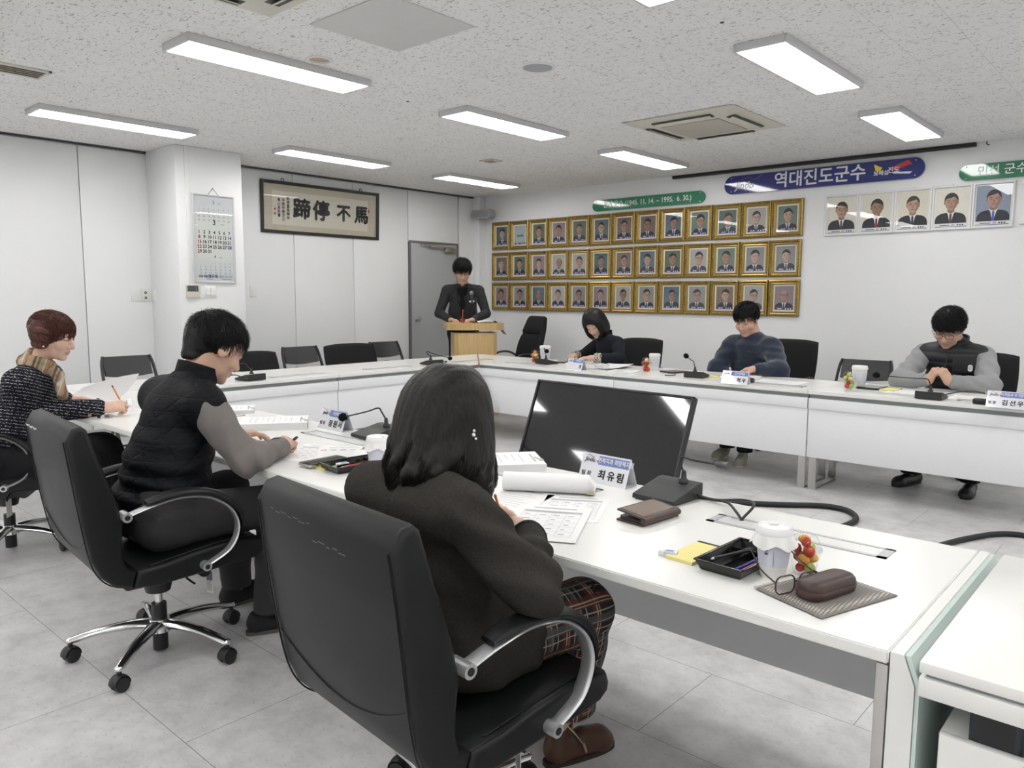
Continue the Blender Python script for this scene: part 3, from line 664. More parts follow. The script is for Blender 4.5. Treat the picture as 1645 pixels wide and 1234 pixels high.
# ---- signs, portraits and fittings on the walls -----------------------------------------
def onback(x, z, off=0): return frame((x, YB-off, z), (1, 0, 0), (0, 0, 1), (0, -1, 0))
def onleft(y, z, x=XL, off=0): return frame((x+off, y, z), (0, 1, 0), (0, 0, 1), (1, 0, 0))
INK = M('print ink black', (.012, .012, .012), .6); PAPER = M('paper white', (.80, .80, .80), .6, nz=.01); SIGNW = M('sign lettering white', (.80, .81, .82), .4, nz=.01)
GREEN = M('sign green acrylic', (.035, .22, .12), .06, nz=.03, coat=.5); BLUE = M('sign blue acrylic', (.030, .035, .20), .06, nz=.03, coat=.5)
PANE = thin_glass('picture glass')
def pill(w, h): return rrect(w, h, h/2-.0005, 10)
def sign(name, label, x0, x1, z, h, mat):
    o = thing(name, label, 'sign', (0, 0, 0)); o.matrix_world = onback((x0+x1)/2, z)
    MB().prism(pill(x1-x0, h), .016, T(0, 0, .010)).build('board', mat, o, smooth=20)
    for sx in (-1, 1):
        for sy in (-1, 1): MB().lathe([(.006, .0), (.006, .028), (.0001, .030)], 12, T(sx*((x1-x0)/2-h*.42), sy*h*.36, 0)).build('screw_cap', STEEL, o)
    return o
XTX = T(0, 0, .0265)
s = sign('wall_sign', 'green pill-shaped sign with dates 1945 to 1995 above the gold frames', -5.72, -4.20, 2.475, .135, GREEN)
put_text(MB(), '관선 군수 (1945. 11. 14. ~ 1995.  6. 30.)', .082, XTX, .012, sx=.90).build('lettering', SIGNW, s, 0)
s = sign('wall_sign', 'green pill-shaped sign cut off by the right edge of the photo', -1.72, -.20, 2.475, .135, GREEN)
put_text(MB(), '민선 군수 (1995.  7.  1. ~ )', .095, XTX @ T(-.62, 0, 0), .012, align='LEFT').build('lettering', SIGNW, s, 0)
s = sign('wall_sign', 'large dark blue pill-shaped sign in white lettering under the black curtain track', -3.97, -2.0, 2.565, .19, BLUE)
put_text(MB(), '역대진도군수', .168, XTX @ T(.02, -.003, 0), .018, sx=.98).build('lettering', SIGNW, s, 0)
m = put_text(MB(), 'Jindo', .10, XTX @ T(-.75, -.015, 0) @ Matrix(((1, .25, 0, 0), (0, 1, 0, 0), (0, 0, 1, 0), (0, 0, 0, 1))), .012)
m.tube(curve_pts([(-.80, .045, .027), (-.72, .062, .027), (-.66, .042, .027), (-.60, .058, .027), (-.57, .085, .027)], 6), [(.001+.004*math.sin(PI*i/24), .0005) for i in range(25)], 6, flat=(0, 1, 0)); m.build('logo_script', SIGNW, s, 0)
m = MB().mat(0).prism([(.54, .065), (.62, .028), (.60, .0), (.56, .0)], .0006, XTX).mat(1).prism([(.68, .015), (.84, .078), (.88, .04), (.72, -.005)], .0006, XTX)
m.mat(2); put_text(m, '보배섬', .05, XTX @ T(.61, -.022, .001), .02); put_text(m, '진도', .058, XTX @ T(.72, -.005, .001), .02); m.prism([(.70, -.02), (.88, -.03), (.86, -.048), (.72, -.035)], .0006, XTX)
m.build('emblem', [M('emblem yellow', (.80, .60, .06), .3), M('emblem red', (.60, .05, .05), .3), SIGNW], s, 0)
# portrait paintings -------------------------------------------------------------------
def gilt():
    t = NT('gilt moulding'); v = t.co(); vo = t.n('ShaderNodeTexVoronoi'); t.set(vo.inputs['Vector'], v); vo.inputs['Scale'].default_value = 120
    n = t.noise(v, 150, 3); c = t.mix(t.math('MULTIPLY', vo.outputs['Distance'], 1.6), (.36, .24, .07, 1), (.05, .03, .010, 1)); c = t.mix(t.math('MULTIPLY', t.math('GREATER_THAN', n, .52), .7), c, (.72, .53, .20, 1))
    t.p(col=c, rough=.36, metal=.75); t.bump(vo.outputs['Distance'], .9, .006); return t.m
GILT = gilt()
PAL = {}
def pal(h):
    if h not in PAL:
        t = NT('print '+h); c = lin(h); n = t.noise(t.co(), 45, 3); t.p(col=t.mix(n, tuple(x*.86 for x in c[:3])+(1,), tuple(min(1, x*1.1) for x in c[:3])+(1,)), rough=.5); PAL[h] = t.m
    return PAL[h]
def ellp(cx, cy, rx, ry, a0=0, a1=2*PI, n=20): return [(cx+rx*math.cos(a0+(a1-a0)*k/n), cy+ry*math.sin(a0+(a1-a0)*k/n)) for k in range(n + (0 if abs(a1-a0-2*PI) < 1e-6 else 1))]
def portrait(w, h, r, bg, suit, skin, hair, shirt='d8d6d0', tie='3a2a2c', glasses=False, bald=False, head=.25, dx=0):
    """flat painted portrait in a w x h rectangle: colours only, stacked a hair apart"""
    cols = [bg, suit, skin, hair, shirt, tie, '20242a', '7a4a42', skin_dark(skin)]
    m = MB(); z = [0]
    def poly(ci, P):
        P = [(min(max(x, -w/2), w/2), min(max(y, -h/2), h/2)) for x, y in P]
        m.mat(ci); m.add([(x, y, .0004+z[0]*.00012) for x, y in P], [tuple(range(len(P)))]); z[0] += 1
    H = head*h; cx = dx*w; cy = h*.10; rx = H*.36; ry = H*.50
    poly(0, [(-w/2, -h/2), (w/2, -h/2), (w/2, h/2), (-w/2, h/2)])
    sh = min(.49*w, rx*2.9)
    poly(1, [(cx-sh, -h/2), (cx+sh, -h/2)] + [(cx+sh*math.copysign(abs(math.cos(a))**.7, math.cos(a)), cy-ry*1.22-.34*h+.34*h*abs(math.sin(a))**.6) for a in [PI*k/14 for k in range(15)]])
    poly(4, [(cx-rx*.66, cy-ry*1.10), (cx+rx*.66, cy-ry*1.10), (cx+rx*.40, cy-ry*1.55), (cx+rx*.08, -h/2), (cx-rx*.08, -h/2), (cx-rx*.40, cy-ry*1.55)])
    poly(5, [(cx-rx*.16, cy-ry*1.38), (cx+rx*.16, cy-ry*1.38), (cx+rx*.2, -h/2), (cx-rx*.2, -h/2)])
    poly(8, [(cx-rx*.52, cy-ry*.3), (cx+rx*.52, cy-ry*.3), (cx+rx*.54, cy-ry*1.14), (cx, cy-ry*1.36), (cx-rx*.54, cy-ry*1.14)])
    if not bald: poly(3, ellp(cx, cy+ry*.26, rx*1.10, ry*.92))
    for sg in (-1, 1): poly(8, ellp(cx+sg*rx*1.0, cy-ry*.02, rx*.14, ry*.22, n=10))
    poly(2, [(cx+rx*math.cos(a)*(1 if math.sin(a) > -.2 else 1-.16*(-math.sin(a))), cy+ry*math.sin(a)*(.90 if math.sin(a) > 0 else 1)) for a in [2*PI*k/28 for k in range(28)]])
    poly(8, [(cx+rx*.97*math.cos(a), cy+ry*math.sin(a)*.95) for a in [-PI*.42+PI*.72*k/12 for k in range(13)]] + [(cx+rx*.62, cy-ry*.1)])
    part = r.choice((-.45, -.3, .3, .5))
    if bald: poly(3, [(cx-rx*1.04, cy+ry*.05), (cx-rx*.92, cy+ry*.5), (cx-rx*.80, cy+ry*.3)]); poly(3, [(cx+rx*1.04, cy+ry*.05), (cx+rx*.92, cy+ry*.5), (cx+rx*.80, cy+ry*.3)])
    else: poly(3, ellp(cx, cy+ry*.28, rx*1.10, ry*.92, -.05, PI+.05, 16) + [(cx-rx*.86, cy+ry*.42), (cx+part*rx, cy+ry*.72), (cx+rx*.86, cy+ry*.42)])
    for sg in (-1, 1):
        poly(6, [(cx+sg*rx*.18, cy+ry*.19), (cx+sg*rx*.64, cy+ry*.22), (cx+sg*rx*.60, cy+ry*.28), (cx+sg*rx*.2, cy+ry*.25)])
        poly(6, ellp(cx+sg*rx*.40, cy+ry*.06, rx*.17, ry*.045, n=10))
        if glasses:
            a, b = ellp(cx+sg*rx*.42, cy+ry*.05, rx*.34, ry*.19, n=14), ellp(cx+sg*rx*.42, cy+ry*.05, rx*.28, ry*.15, n=14)
            m.mat(6); zz = .0004+z[0]*.00012; z[0] += 1; m.add([(x, y, zz) for x, y in a+b], [(k, (k+1) % 14, 14+(k+1) % 14, 14+k) for k in range(14)])
    poly(8, [(cx-rx*.06, cy+ry*.05), (cx+rx*.10, cy+ry*.05), (cx+rx*.20, cy-ry*.28), (cx-rx*.17, cy-ry*.28)])
    poly(7, ellp(cx, cy-ry*.52, rx*.32, ry*.055, n=10))
    return m, [pal(c) for c in cols]
def skin_dark(h): return ''.join('%02x' % int(int(h[i:i+2], 16)*.80) for i in (0, 2, 4))
FW, FH = .3325, .380
def ring_mesh(w, h, prof, plain=()):
    m = MB(); vs = []; fs = []
    for k, (o, z) in enumerate(prof):
        x, y = w/2-o, h/2-o; vs += [(-x, -y, z), (x, -y, z), (x, y, z), (-x, y, z)]
        if k: fs += [((k-1)*4+i, (k-1)*4+(i+1) % 4, k*4+(i+1) % 4, k*4+i) for i in range(4)]
    m.add(vs, fs)
    if plain: m.mi = [0 if (i//4) in plain else 1 for i in range(len(fs))]
    return m
gm = ring_mesh(FW-.003, FH, [(0, 0), (0, .020), (.004, .030), (.012, .034), (.022, .032), (.027, .024), (.034, .021), (.040, .023), (.044, .019), (.050, .010), (.050, 0)], (1, 2, 5, 6, 7, 8))
g0 = gm.build('gilt_frame', [M('gilt smooth', (.42, .29, .09), .32, .85, nz=.25, nscale=25), GILT], smooth=25); GFRAME = g0.data; bpy.data.objects.remove(g0)
m0 = ring_mesh(FW-.09, FH-.09, [(0, .006), (.020, .006), (.022, .004)]).build('passe_partout', M('passe partout', (.74, .71, .62), .6)); PPM = m0.data; bpy.data.objects.remove(m0)
q0 = MB().box((0, 0, .0105), (FW-.10, FH-.10, .0015)).build('pane', PANE, smooth=0); PNM = q0.data; bpy.data.objects.remove(q0)
rw = random.Random(5)
BGS = [('teal', '4f6a66'), ('grey', '8d8f8f'), ('mauve', '8d7d86'), ('olive green', '5c6a52'), ('slate blue', '5b6f7c'), ('pale grey', 'a9a7a2'), ('brown', '7c6d5f'), ('dusty green', '6a7f74')]
ROWN = ('top', 'middle', 'bottom'); ORD = ('first', 'second', 'third', 'fourth', 'fifth', 'sixth', 'seventh', 'eighth', 'ninth', 'tenth', 'eleventh', 'twelfth', 'thirteenth')
BGI = [[0, 4, 3, 2, 3, 0, 6, 6, 4, 7, 0, 5, 7], [6, 3, 2, 5, 5, 0, 6, 4, 3, 5, 7, 1, 1], [2, 1, 4, 5, 1, 2, 5, 1, 4, 1, 6, 5, 2]]
SUITS = ['23262b', '2b2c33', '2a2a2a', '33373e', '1d2430', '3a3c40']; SKN = ['b08a78', 'a8836f', 'bd9a88', '9c7a6a', 'c4a696']; HAIRS = ['17161a', '1c1b1e', '222124', '6d6d70', '2a2829']
SASH = M('caption blue', (.035, .04, .22), .5)
for row in range(3):
    for c in range(13):
        bg, bh = BGS[BGI[row][c]]; gl = rw.random() < .42; bare = (row, c) == (0, 1)
        o = thing('portrait_frame', 'gold-framed %s portrait on %s ground, %s from left in the %s row' % ('faceless' if bare else ('bespectacled' if gl else 'suited'), bg, ORD[c], ROWN[row]), 'framed portrait', (0, 0, 0), 0, 'gold framed portraits on the far wall')
        X = onback(-7.423+FW*(c+.5)+rw.uniform(-.002, .002), 2.375-FH/2-row*.410+rw.uniform(-.002, .002)); o.matrix_world = X
        for nm, me in (('gilt_frame', GFRAME), ('passe_partout', PPM), ('pane', PNM)): link(bpy.data.objects.new(nm, me), o)
        w, h = FW-.13, FH-.13
        if bare:
            m = MB().mat(0); m.add([(-w/2, -h/2, .0004), (w/2, -h/2, .0004), (w/2, h/2, .0004), (-w/2, h/2, .0004)], [(0, 1, 2, 3)])
            m.mat(1).add([(-.06, -.02, .0008), (.06, -.02, .0008), (.05, .01, .0008), (.0, .0, .0008), (-.05, .005, .0008)], [(0, 1, 2, 3, 4)]); ms = [pal('a7b6b4'), pal('53627a')]
        else: m, ms = portrait(w, h, rw, bh, rw.choice(SUITS), rw.choice(SKN), HAIRS[3] if (row, c) in ((1, 0), (1, 3)) else rw.choice(HAIRS[:3]), glasses=gl, bald=(row, c) in ((1, 3), (2, 12), (2, 2)), head=rw.uniform(.45, .52), dx=rw.uniform(-.05, .05))
        pc = m.build('picture', ms, o, 0)
        cp = MB().box((0, -h/2+.014, .0032), (w*.94, .024, .0008)).build('caption_strip', SASH, pc, 0)
        m = put_text(MB(), '제%d대' % (row*13+c+1), .017, T(-w*.22, -h/2+.014, .0040), .03)
        for k in range(3): put_text(m, '군수'[k % 2], .017, T(w*(.10+.13*k), -h/2+.014, .0040), .03) if False else m.box((w*(.10+.13*k), -h/2+.014, .0040), (.012, .011, .0002))
        m.build('caption_lettering', SIGNW, pc, 0)
WF = M('white picture frame', (.78, .78, .77), .35, nz=.01)
wf = [('e3e0d2', '23262e', 'b58f78', '1a191b', '6e2a2c'), ('e0ddcf', '2a2d35', 'a9826c', '1a191b', '9a2a2e'), ('dfdccc', '20242c', 'c09a86', '3a3a3c', '23262e'), ('e5e2d4', '1f222a', 'b08a72', '1a191b', '5a4238'), ('8f9aae', '1c2233', 'b98f7c', '141416', '4a63c8')]
WL = ['white-framed portrait with dark red tie, leftmost of the five white frames', 'white-framed portrait with bright red tie crossed by a lamp reflection', 'white-framed portrait of a high-foreheaded person, middle of the five white frames', 'white-framed portrait with brown tie, left of the blue-ground portrait', 'white-framed portrait with blue tie on blue-grey ground, rightmost in view']
for k in range(5):
    o = thing('portrait_frame', WL[k], 'framed portrait', (0, 0, 0), 0, 'white framed portraits on the far wall'); W2, H2 = .318, .392
    o.matrix_world = onback(-2.885+.3205*(k+.5), 2.178+.002*k)
    ring_mesh(W2, H2, [(0, 0), (0, .024), (.003, .027), (.015, .027), (.018, .020), (.018, 0)]).build('white_frame', WF, o, 30)
    w, h = W2-.036, H2-.036
    MB().box((0, 0, .006), (w, h, .004)).build('backing', PAPER, o, 0)
    m, ms = portrait(w-.022, h-.050, rw, *wf[k][:4], shirt='e4e6ea', tie=wf[k][4], head=.47, dx=(.0, .02, 0, -.02, .02)[k]); m.X = m.X
    pc = m.build('picture', ms, o, 0, X=T(0, .014, .009))
    m = put_text(MB(), '군수', .016, T(.02, -h/2+.022, .0085), .03)
    for q in range(3): m.box((.055+.02*q, -h/2+.022, .0085), (.012, .012, .0003))
    m.box((-.05, -h/2+.022, .0085), (.08, .006, .0003)); m.build('caption_lettering', INK, o, 0)
    MB().box((0, -h/2+.009, .0085), (w*.9, .005, .0006)).build('caption_line', SASH, o, 0)
    MB().box((0, 0, .0185), (w, h, .0015)).build('pane', PANE, o, 0)
    MB().cyl((0, H2/2, .008), (0, H2/2+.012, .008), .004, n=8).build('hanging_hook', STEEL, o)
tag(MB().box((-1.13, YB-.012, 2.03), (.22, .022, .045), bev=.004).build('wall_bracket', WHITE), 'short white bracket on the wall right of the white frames, lower', 'bracket', 'white brackets beside the portraits')
tag(MB().box((-1.12, YB-.012, 2.36), (.24, .022, .035), bev=.004).build('wall_bracket', WHITE), 'short white bracket on the wall right of the white frames, upper', 'bracket', 'white brackets beside the portraits')
# wall loudspeaker in the corner
o = thing('wall_speaker', 'grey bar loudspeaker high in the corner by the gold frames', 'loudspeaker', (0, 0, 0)); o.matrix_world = onback(-7.44, 2.475, .125)
GSP = M('speaker grey', (.36, .37, .385), .5)
MB().prism(rrect(.36, .125, .058, 8), .11).build('cabinet', GSP, o, 30); MB().prism(rrect(.30, .085, .04, 8), .004, T(0, 0, .109)).build('speaker_grille', M('speaker cloth', (.30, .31, .325), .7, nz=.15, nscale=300), o, 30)
MB().box((0, 0, -.06), (.05, .05, .13)).build('bracket', GSP, o)
# framed calligraphy -------------------------------------------------------------------
o = thing('calligraphy_frame', 'wide black frame with four large brushed characters on the left wall', 'framed calligraphy', (0, 0, 0)); W3, H3 = 1.60, .565
o.matrix_world = onleft(5.312, 2.332) @ R(.035, 'X')
FB = M('frame black lacquer', (.018, .020, .020), .35)
ring_mesh(W3, H3, [(0, 0), (0, .030), (.004, .034), (.026, .034), (.034, .024), (.034, 0)]).build('black_frame', FB, o, 30)
MB().box((0, 0, .006), (W3-.06, H3-.06, .006)).build('silk_mount', M('silk beige', (.53, .49, .385), .7, nz=.05, nscale=200), o, 0)
MB().box((-.01, -.005, .0096), (W3-.30, H3-.20, .0014)).build('rice_paper', M('rice paper', (.66, .635, .55), .7, nz=.04), o, 0)
m = MB()
for ch, x, sz in (('馬', .545, .215), ('不', .285, .205), ('停', -.025, .235), ('蹄', -.285, .235)): put_text(put_text(m, ch, sz, T(x, -.012, .0112), .042), ch, sz, T(x, -.012, .0113), .022)
m.build('brushed_characters', INK, o, 0)
m = MB()
for x, s2 in ((-.46, '彰恩雲陵精神'), (-.52, '辛酉仲春吉日'), (-.575, '高山金秋書')):
    for k, ch in enumerate(s2): put_text(m, ch, .040, T(x, .10-.042*k-(.02 if x < -.5 else 0), .0112), .02)
m.build('small_script', INK, o, 0)
MB().mat(0).prism(ellp(.655, .055, .011, .025), .0006, T(0, 0, .0105)).box((-.625, -.02, .011), (.022, .022, .0006)).box((-.625, -.07, .011), (.022, .022, .0006)).build('red_seal', M('seal red', (.42, .06, .05), .6), o, 0)
MB().box((0, 0, .0225), (W3-.066, H3-.066, .0015)).build('pane', PANE, o, 0)
for sx in (-.53, .53): MB().tube([(sx+.018*math.cos(a), H3/2+.010+.022*math.sin(a), .012) for a in [2*PI*k/14 for k in range(15)]], .004, 6).build('hanging_ring', BLACK, o)
# calendar on the pillar ------------------------------------------------------------------
XP = XL+.61
o = thing('wall_calendar', 'silver framed three-month wall calendar hanging on the white pillar', 'calendar', (0, 0, 0)); W4, H4 = .415, .825
o.matrix_world = onleft(3.662, 1.895, XP) @ R(-.006)
ring_mesh(W4, H4, [(0, 0), (0, .014), (.003, .018), (.010, .018), (.014, .012), (.014, 0)]).build('silver_frame', M('silver frame', (.62, .63, .65), .3, .7), o, 30)
MB().box((0, 0, .005), (W4-.02, H4-.02, .004)).build('backing_sheet', M('calendar grey paper', (.62, .64, .66), .6, nz=.01), o, 0)
MB().box((0, .0, .0075), (W4-.06, .40, .001)).build('month_sheet', M('calendar green paper', (.64, .665, .63), .6, nz=.01), o, 0)
DM, DM2, DM3 = MB(), MB(), MB()
def month(n, y, first, days, sz, dy, dxx, big, tgt):
    put_text(tgt, str(n), big, T(0, y, .0084), .02); tgt.box((big*.9+.02, y-big*.2, .0084), (.03, .004, .0002))
    for d in range(1, days+1):
        q = first+d-1; c, r2 = q % 7, q//7
        put_text(DM2 if (c == 0 and tgt is DM) else (DM3 if c == 6 and tgt is DM else tgt), str(d), sz, T((c-3)*dxx, y-big*.5-dy*(r2+.9)-.018, .0084), .03 if tgt is DM else .0)
GM = MB()
month(2, .345, 0, 28, .022, .034, .049, .040, GM); month(3, .155, 0, 31, .042, .045, .050, .070, DM); month(4, -.165, 3, 30, .022, .030, .049, .040, GM)
DM.build('march_numerals', INK, o, 0); DM2.build('sunday_numerals', M('numeral red', (.22, .02, .02), .6), o, 0)["label"] = 'dark red Sunday numerals'; DM3.build('saturday_numerals', M('numeral blue', (.03, .04, .25), .6), o, 0)["label"] = 'blue Saturday numerals'
GM.build('small_month_numerals', M('numeral grey', (.16, .16, .17), .6), o, 0)
m = put_text(MB(), 'NH농협은행', .036, T(-.07, -.352, .0084), .02); m.build('bank_lettering', MATS['numeral blue'], o, 0)
put_text(MB(), '진도군지부', .030, T(.105, -.352, .0084), .0).box((-.06, -.378, .0084), (.07, .005, .0002)).box((.11, -.378, .0084), (.10, .005, .0002)).build('branch_lettering', MATS['numeral grey'], o, 0)
MB().prism(ellp(-.165, -.352, .010, .013), .0004, T(0, 0, .008)).build('bank_emblem', MATS['emblem yellow'], o, 0)
MB().box((0, 0, .0115), (W4-.026, H4-.026, .001)).build('pane', PANE, o, 0)
MB().tube([(-.055, H4/2-.004, .008), (0, H4/2+.062, .004), (.055, H4/2-.004, .008)], .0022, 6).build('hanging_cord', DGREY, o)
tag(MB().lathe([(.004, 0), (.004, .014), (.007, .015), (.0001, .018)], 10, onleft(3.662, 1.895+H4/2+.062, XP-.002)).build('nail', STEEL), 'steel nail the calendar cord hangs from', 'nail')
# switches and sockets ----------------------------------------------------------------------
def plate(name, label, X, w, h, cat, keys=(1, 1)):
    o = thing(name, label, cat, (0, 0, 0)); o.matrix_world = X
    MB().box((0, 0, .004), (w, h, .008), bev=.003).build('cover_plate', WHITE, o); nx, ny = keys
    for i in range(nx):
        for j in range(ny): MB().box(((i-(nx-1)/2)*w*.72/nx, (j-(ny-1)/2)*h*.7/ny, .009), (w*.66/nx, h*.64/ny, .006), bev=.002).build('rocker', WHITE, o)
    return o
plate('light_switch', 'white four-key light switch below the calendar on the pillar', onleft(3.60, 1.40, XP), .122, .115, 'light switch', (2, 2))
plate('light_switch', 'single white switch plate right of the pillar on the left wall', onleft(4.40, 1.408), .078, .115, 'light switch')
plate('blank_plate', 'blank white wall plate left of the socket beside the pillar', onleft(3.158, 1.362), .083, .118, 'wall plate')
o = thing('wall_socket', 'narrow white socket plate between blank plates beside the pillar', 'wall socket', (0, 0, 0)); o.matrix_world = onleft(3.25, 1.362)
MB().box((0, 0, .005), (.07, .125, .010), bev=.003).build('cover_plate', M('plate ivory', (.72, .72, .69), .35), o)
for k in (-.025, .025): MB().lathe([(.013, .0), (.013, .011), (.011, .0115), (.0001, .009)], 16, T(0, k, 0)).build('outlet', DGREY if False else MATS['slot dark'], o)
plate('blank_plate', 'blank white wall plate on the side of the pillar', frame((XL+.055, 3.3125, 1.362), (1, 0, 0), (0, 0, 1), (0, -1, 0)), .085, .118, 'wall plate')
o = thing('thermostat', 'cream thermostat with dark display below the calendar', 'thermostat', (0, 0, 0)); o.matrix_world = onleft(3.428, 1.40, XP)
MB().box((0, 0, .010), (.125, .125, .020), bev=.004).build('case', CREAM, o); MB().box((-.004, .027, .0205), (.105, .056, .002)).build('display', M('display grey', (.07, .08, .08), .2), o); MB().box((.03, .027, .0215), (.012, .04, .001)).build('display_divider', MATS['vent dark'], o)
# ---- people ------------------------------------------------------------------------------
V3 = lambda *a: Vector(a)
def skin_mat(name, c):
    t = NT(name); n = t.noise(t.co(), 60, 4); c = lin(c)
    t.p(col=t.mix(n, tuple(x*.90 for x in c[:3])+(1,), tuple(x*1.06 for x in c[:3])+(1,)), rough=.48, spec=.4); t.bump(n, .05, .001); return t.m
LIPS = M('lips', (.46, .235, .19), .42); DARKH = M('brow hair', (.012, .010, .009), .6)
def hair_mat(name, c, c2):
    t = NT(name); n = t.noise(t.co(scale=(1, 1, .10)), 210, 3, .6)
    t.p(col=t.ramp(n, (.38, lin(c)), (.66, lin(c2))), rough=t.math('MULTIPLY_ADD', n, -.25, .52), spec=.30); t.bump(n, .45, .004); return t.m
HBLACK = hair_mat('black hair', (.0025, .0025, .003), (.012, .0115, .0115)); HBROWN = hair_mat('dark brown black hair', (.0015, .0012, .0012), (.013, .0095, .008)); HRED = hair_mat('auburn hair', (.040, .012, .009), (.13, .042, .030))
def head_frame(c, fwd, up=(0, 0, 1)):
    y = Vector(fwd).normalized(); x = y.cross(Vector(up)).normalized(); z = x.cross(y); return frame(c, x, y, z)
def head_piece(X, nb, vox=.0035, jaw=1.0, nr=.054):
    S = SDF(vox, .016); S.X = X; e, c = S.ell, S.cap
    e((0, -.018, .035), (.076, .093, .081)); e((0, .034, .034), (.062, .050, .056)); e((0, .026, -.030), (.060*jaw, .064, .074))
    e((0, .030, -.074), (.047*jaw, .050, .040)); e((0, .066, -.098), (.023*jaw, .018, .016)); c((-.034, .072, .027), (.034, .072, .027), .012)
    for s in (-1, 1):
        e((s*.037*jaw, .058, -.028), (.025, .022, .027)); e((s*.031, .095, .010), (.017, .012, .011), k=.012, sub=True); e((s*.031, .0735, .008), (.0155, .0125, .0120), k=.004)
    c((0, .082, .012), (0, .101, -.030), .0075, .0105, k=.010); e((0, .100, -.033), (.0125, .012, .011), k=.008)
    for s in (-1, 1):
        e((s*.0125, .091, -.037), (.008, .010, .008), k=.006); e((s*.0775, -.008, -.004), (.009, .021, .033), (0, 0, s*-.35), k=.006); e((s*.088, -.004, -.001), (.006, .010, .018), k=.005, sub=True)
    e((0, .081, -.060), (.024, .013, .0062), k=.005); e((0, .079, -.0715), (.020, .013, .0070), k=.005); c((-.022, .095, -.0655), (.022, .095, -.0655), .003, k=.004, sub=True)
    nbl = X.inverted() @ Vector(nb); c((0, -.022, -.045), nbl, nr*.97, nr*1.04, k=.022)
    V, F = S.mesh(); L = np.array(X.inverted()); P = V[F].mean(1); P = P @ L[:3, :3].T+L[:3, 3]
    lip = (np.abs(P[:, 0]) < .0225-.9*np.abs(P[:, 2]+.0655)) & (P[:, 2] < -.0570) & (P[:, 2] > -.0765) & (P[:, 1] > .082)
    return V, F, lip.astype(int)
def brows(X, parent, mat, w=.0030):
    m = MB()
    for s in (-1, 1):
        m.tube([X @ V3(s*.013, .0835, .029), X @ V3(s*.028, .0850, .034), X @ V3(s*.047, .0735, .029)], [w, w*1.2, w*.5], 6)
        m.tube([X @ V3(s*.0165, .0835, .0025), X @ V3(s*.031, .0868, -.0005), X @ V3(s*.0445, .0800, .0025)], [.0009, .0016, .0009], 6)
    return m.build('eyebrow', mat, parent)
def glasses(X, parent, mat, rim=.0016):
    m = MB()
    for s in (-1, 1):
        P = [X @ V3(s*(.033+x), .104-.006*abs(x)/.025, .004+y) for x, y in rrect(.050, .034, .012, 4)]; m.tube(P+[P[0]], rim, 6)
        m.tube([X @ V3(s*.058, .100, .010), X @ V3(s*.079, .07, .013), X @ V3(s*.084, .0, .013), X @ V3(s*.082, -.02, .004)], rim, 6)
    m.tube([X @ V3(-.008, .106, .008), X @ V3(.008, .106, .008)], rim, 6)
    o = m.build('eyeglasses', mat, parent)
    g = MB()
    for s in (-1, 1): g.add([tuple(X @ V3(s*(.033+x), .104-.006*abs(x)/.025, .004+y)) for x, y in rrect(.048, .032, .011, 4)], [tuple(range(20))])
    g.build('spectacle_lens', thin_glass('lens glass'), o, 0); return o
def hand_piece(F, curl=(.5, .55, .6, .65), thumb=None, wrist_to=None, vox=.0026, spread=.06, rs=1.0):
    """F: wrist frame, y to the fingers, z the back of the hand, x the thumb side (mirrored frame for the other hand)"""
    S = SDF(vox, .010); S.X = F; xs = (.029, .0105, -.0085, -.0265); Ls = (.070, .078, .073, .056)
    for i, x in enumerate(xs): S.cap((x*.62, .012, 0), (x, .082-.003*abs(i-1), .001), .0155*rs, .0112*rs, k=.014)
    S.cap((.0, -.005, 0), (0, .03, -.002), .0215*rs, .022*rs, flat=(1, 0, 0), ratio=1.25, k=.015)
    for i, (x, L) in enumerate(zip(xs, Ls)):
        p = V3(x, .082-.003*abs(i-1), .001); a = 0; sp = (1.2-i)*spread
        for q, (fr, bn) in enumerate(((.46, 1.0), (.30, 1.15), (.24, .75))):
            a += curl[i]*bn; d = V3(math.sin(sp)*math.cos(a), math.cos(sp)*math.cos(a), -math.sin(a)); n = p+d*L*fr
            r0, r1 = (.0092, .0082, .0074)[q]*rs, (.0082, .0074, .0062)[q]*rs; S.cap(p, n, r0, r1, k=.004); p = n
    th = thumb or [(.020, .016, -.006), (.040, .042, -.016), (.045, .068, -.026), (.040, .090, -.034)]
    for q in range(3): S.cap(th[q], th[q+1], (.015, .0112, .0092)[q]*rs, (.0112, .0095, .0072)[q]*rs, k=.008 if q else .014)
    if wrist_to is not None: S.X = Matrix.Identity(4); S.cap(F.translation, wrist_to, .0245*rs, .033*rs, k=.02)
    return S.mesh()
PENF = ((.75, .85, 1.0, 1.1), [(.020, .016, -.006), (.042, .038, -.022), (.044, .062, -.040), (.033, .082, -.050)])
def limb_frame(w, to, back, thumb_dir):
    """wrist frame from wrist point, finger direction, back-of-hand direction and thumb side"""
    y = Vector(to).normalized(); z = (Vector(back)-y*Vector(back).dot(y)).normalized(); x = y.cross(z)
    if x.dot(Vector(thumb_dir)) < 0: x = -x
    return frame(w, x, y, z)
def skin_body(parent, name, pieces, lips, mat):
    mi = np.concatenate([lips]+[np.zeros(len(p[1]), int) for p in pieces[1:]])
    return np_mesh('body', pieces, [mat, LIPS], parent, mi)
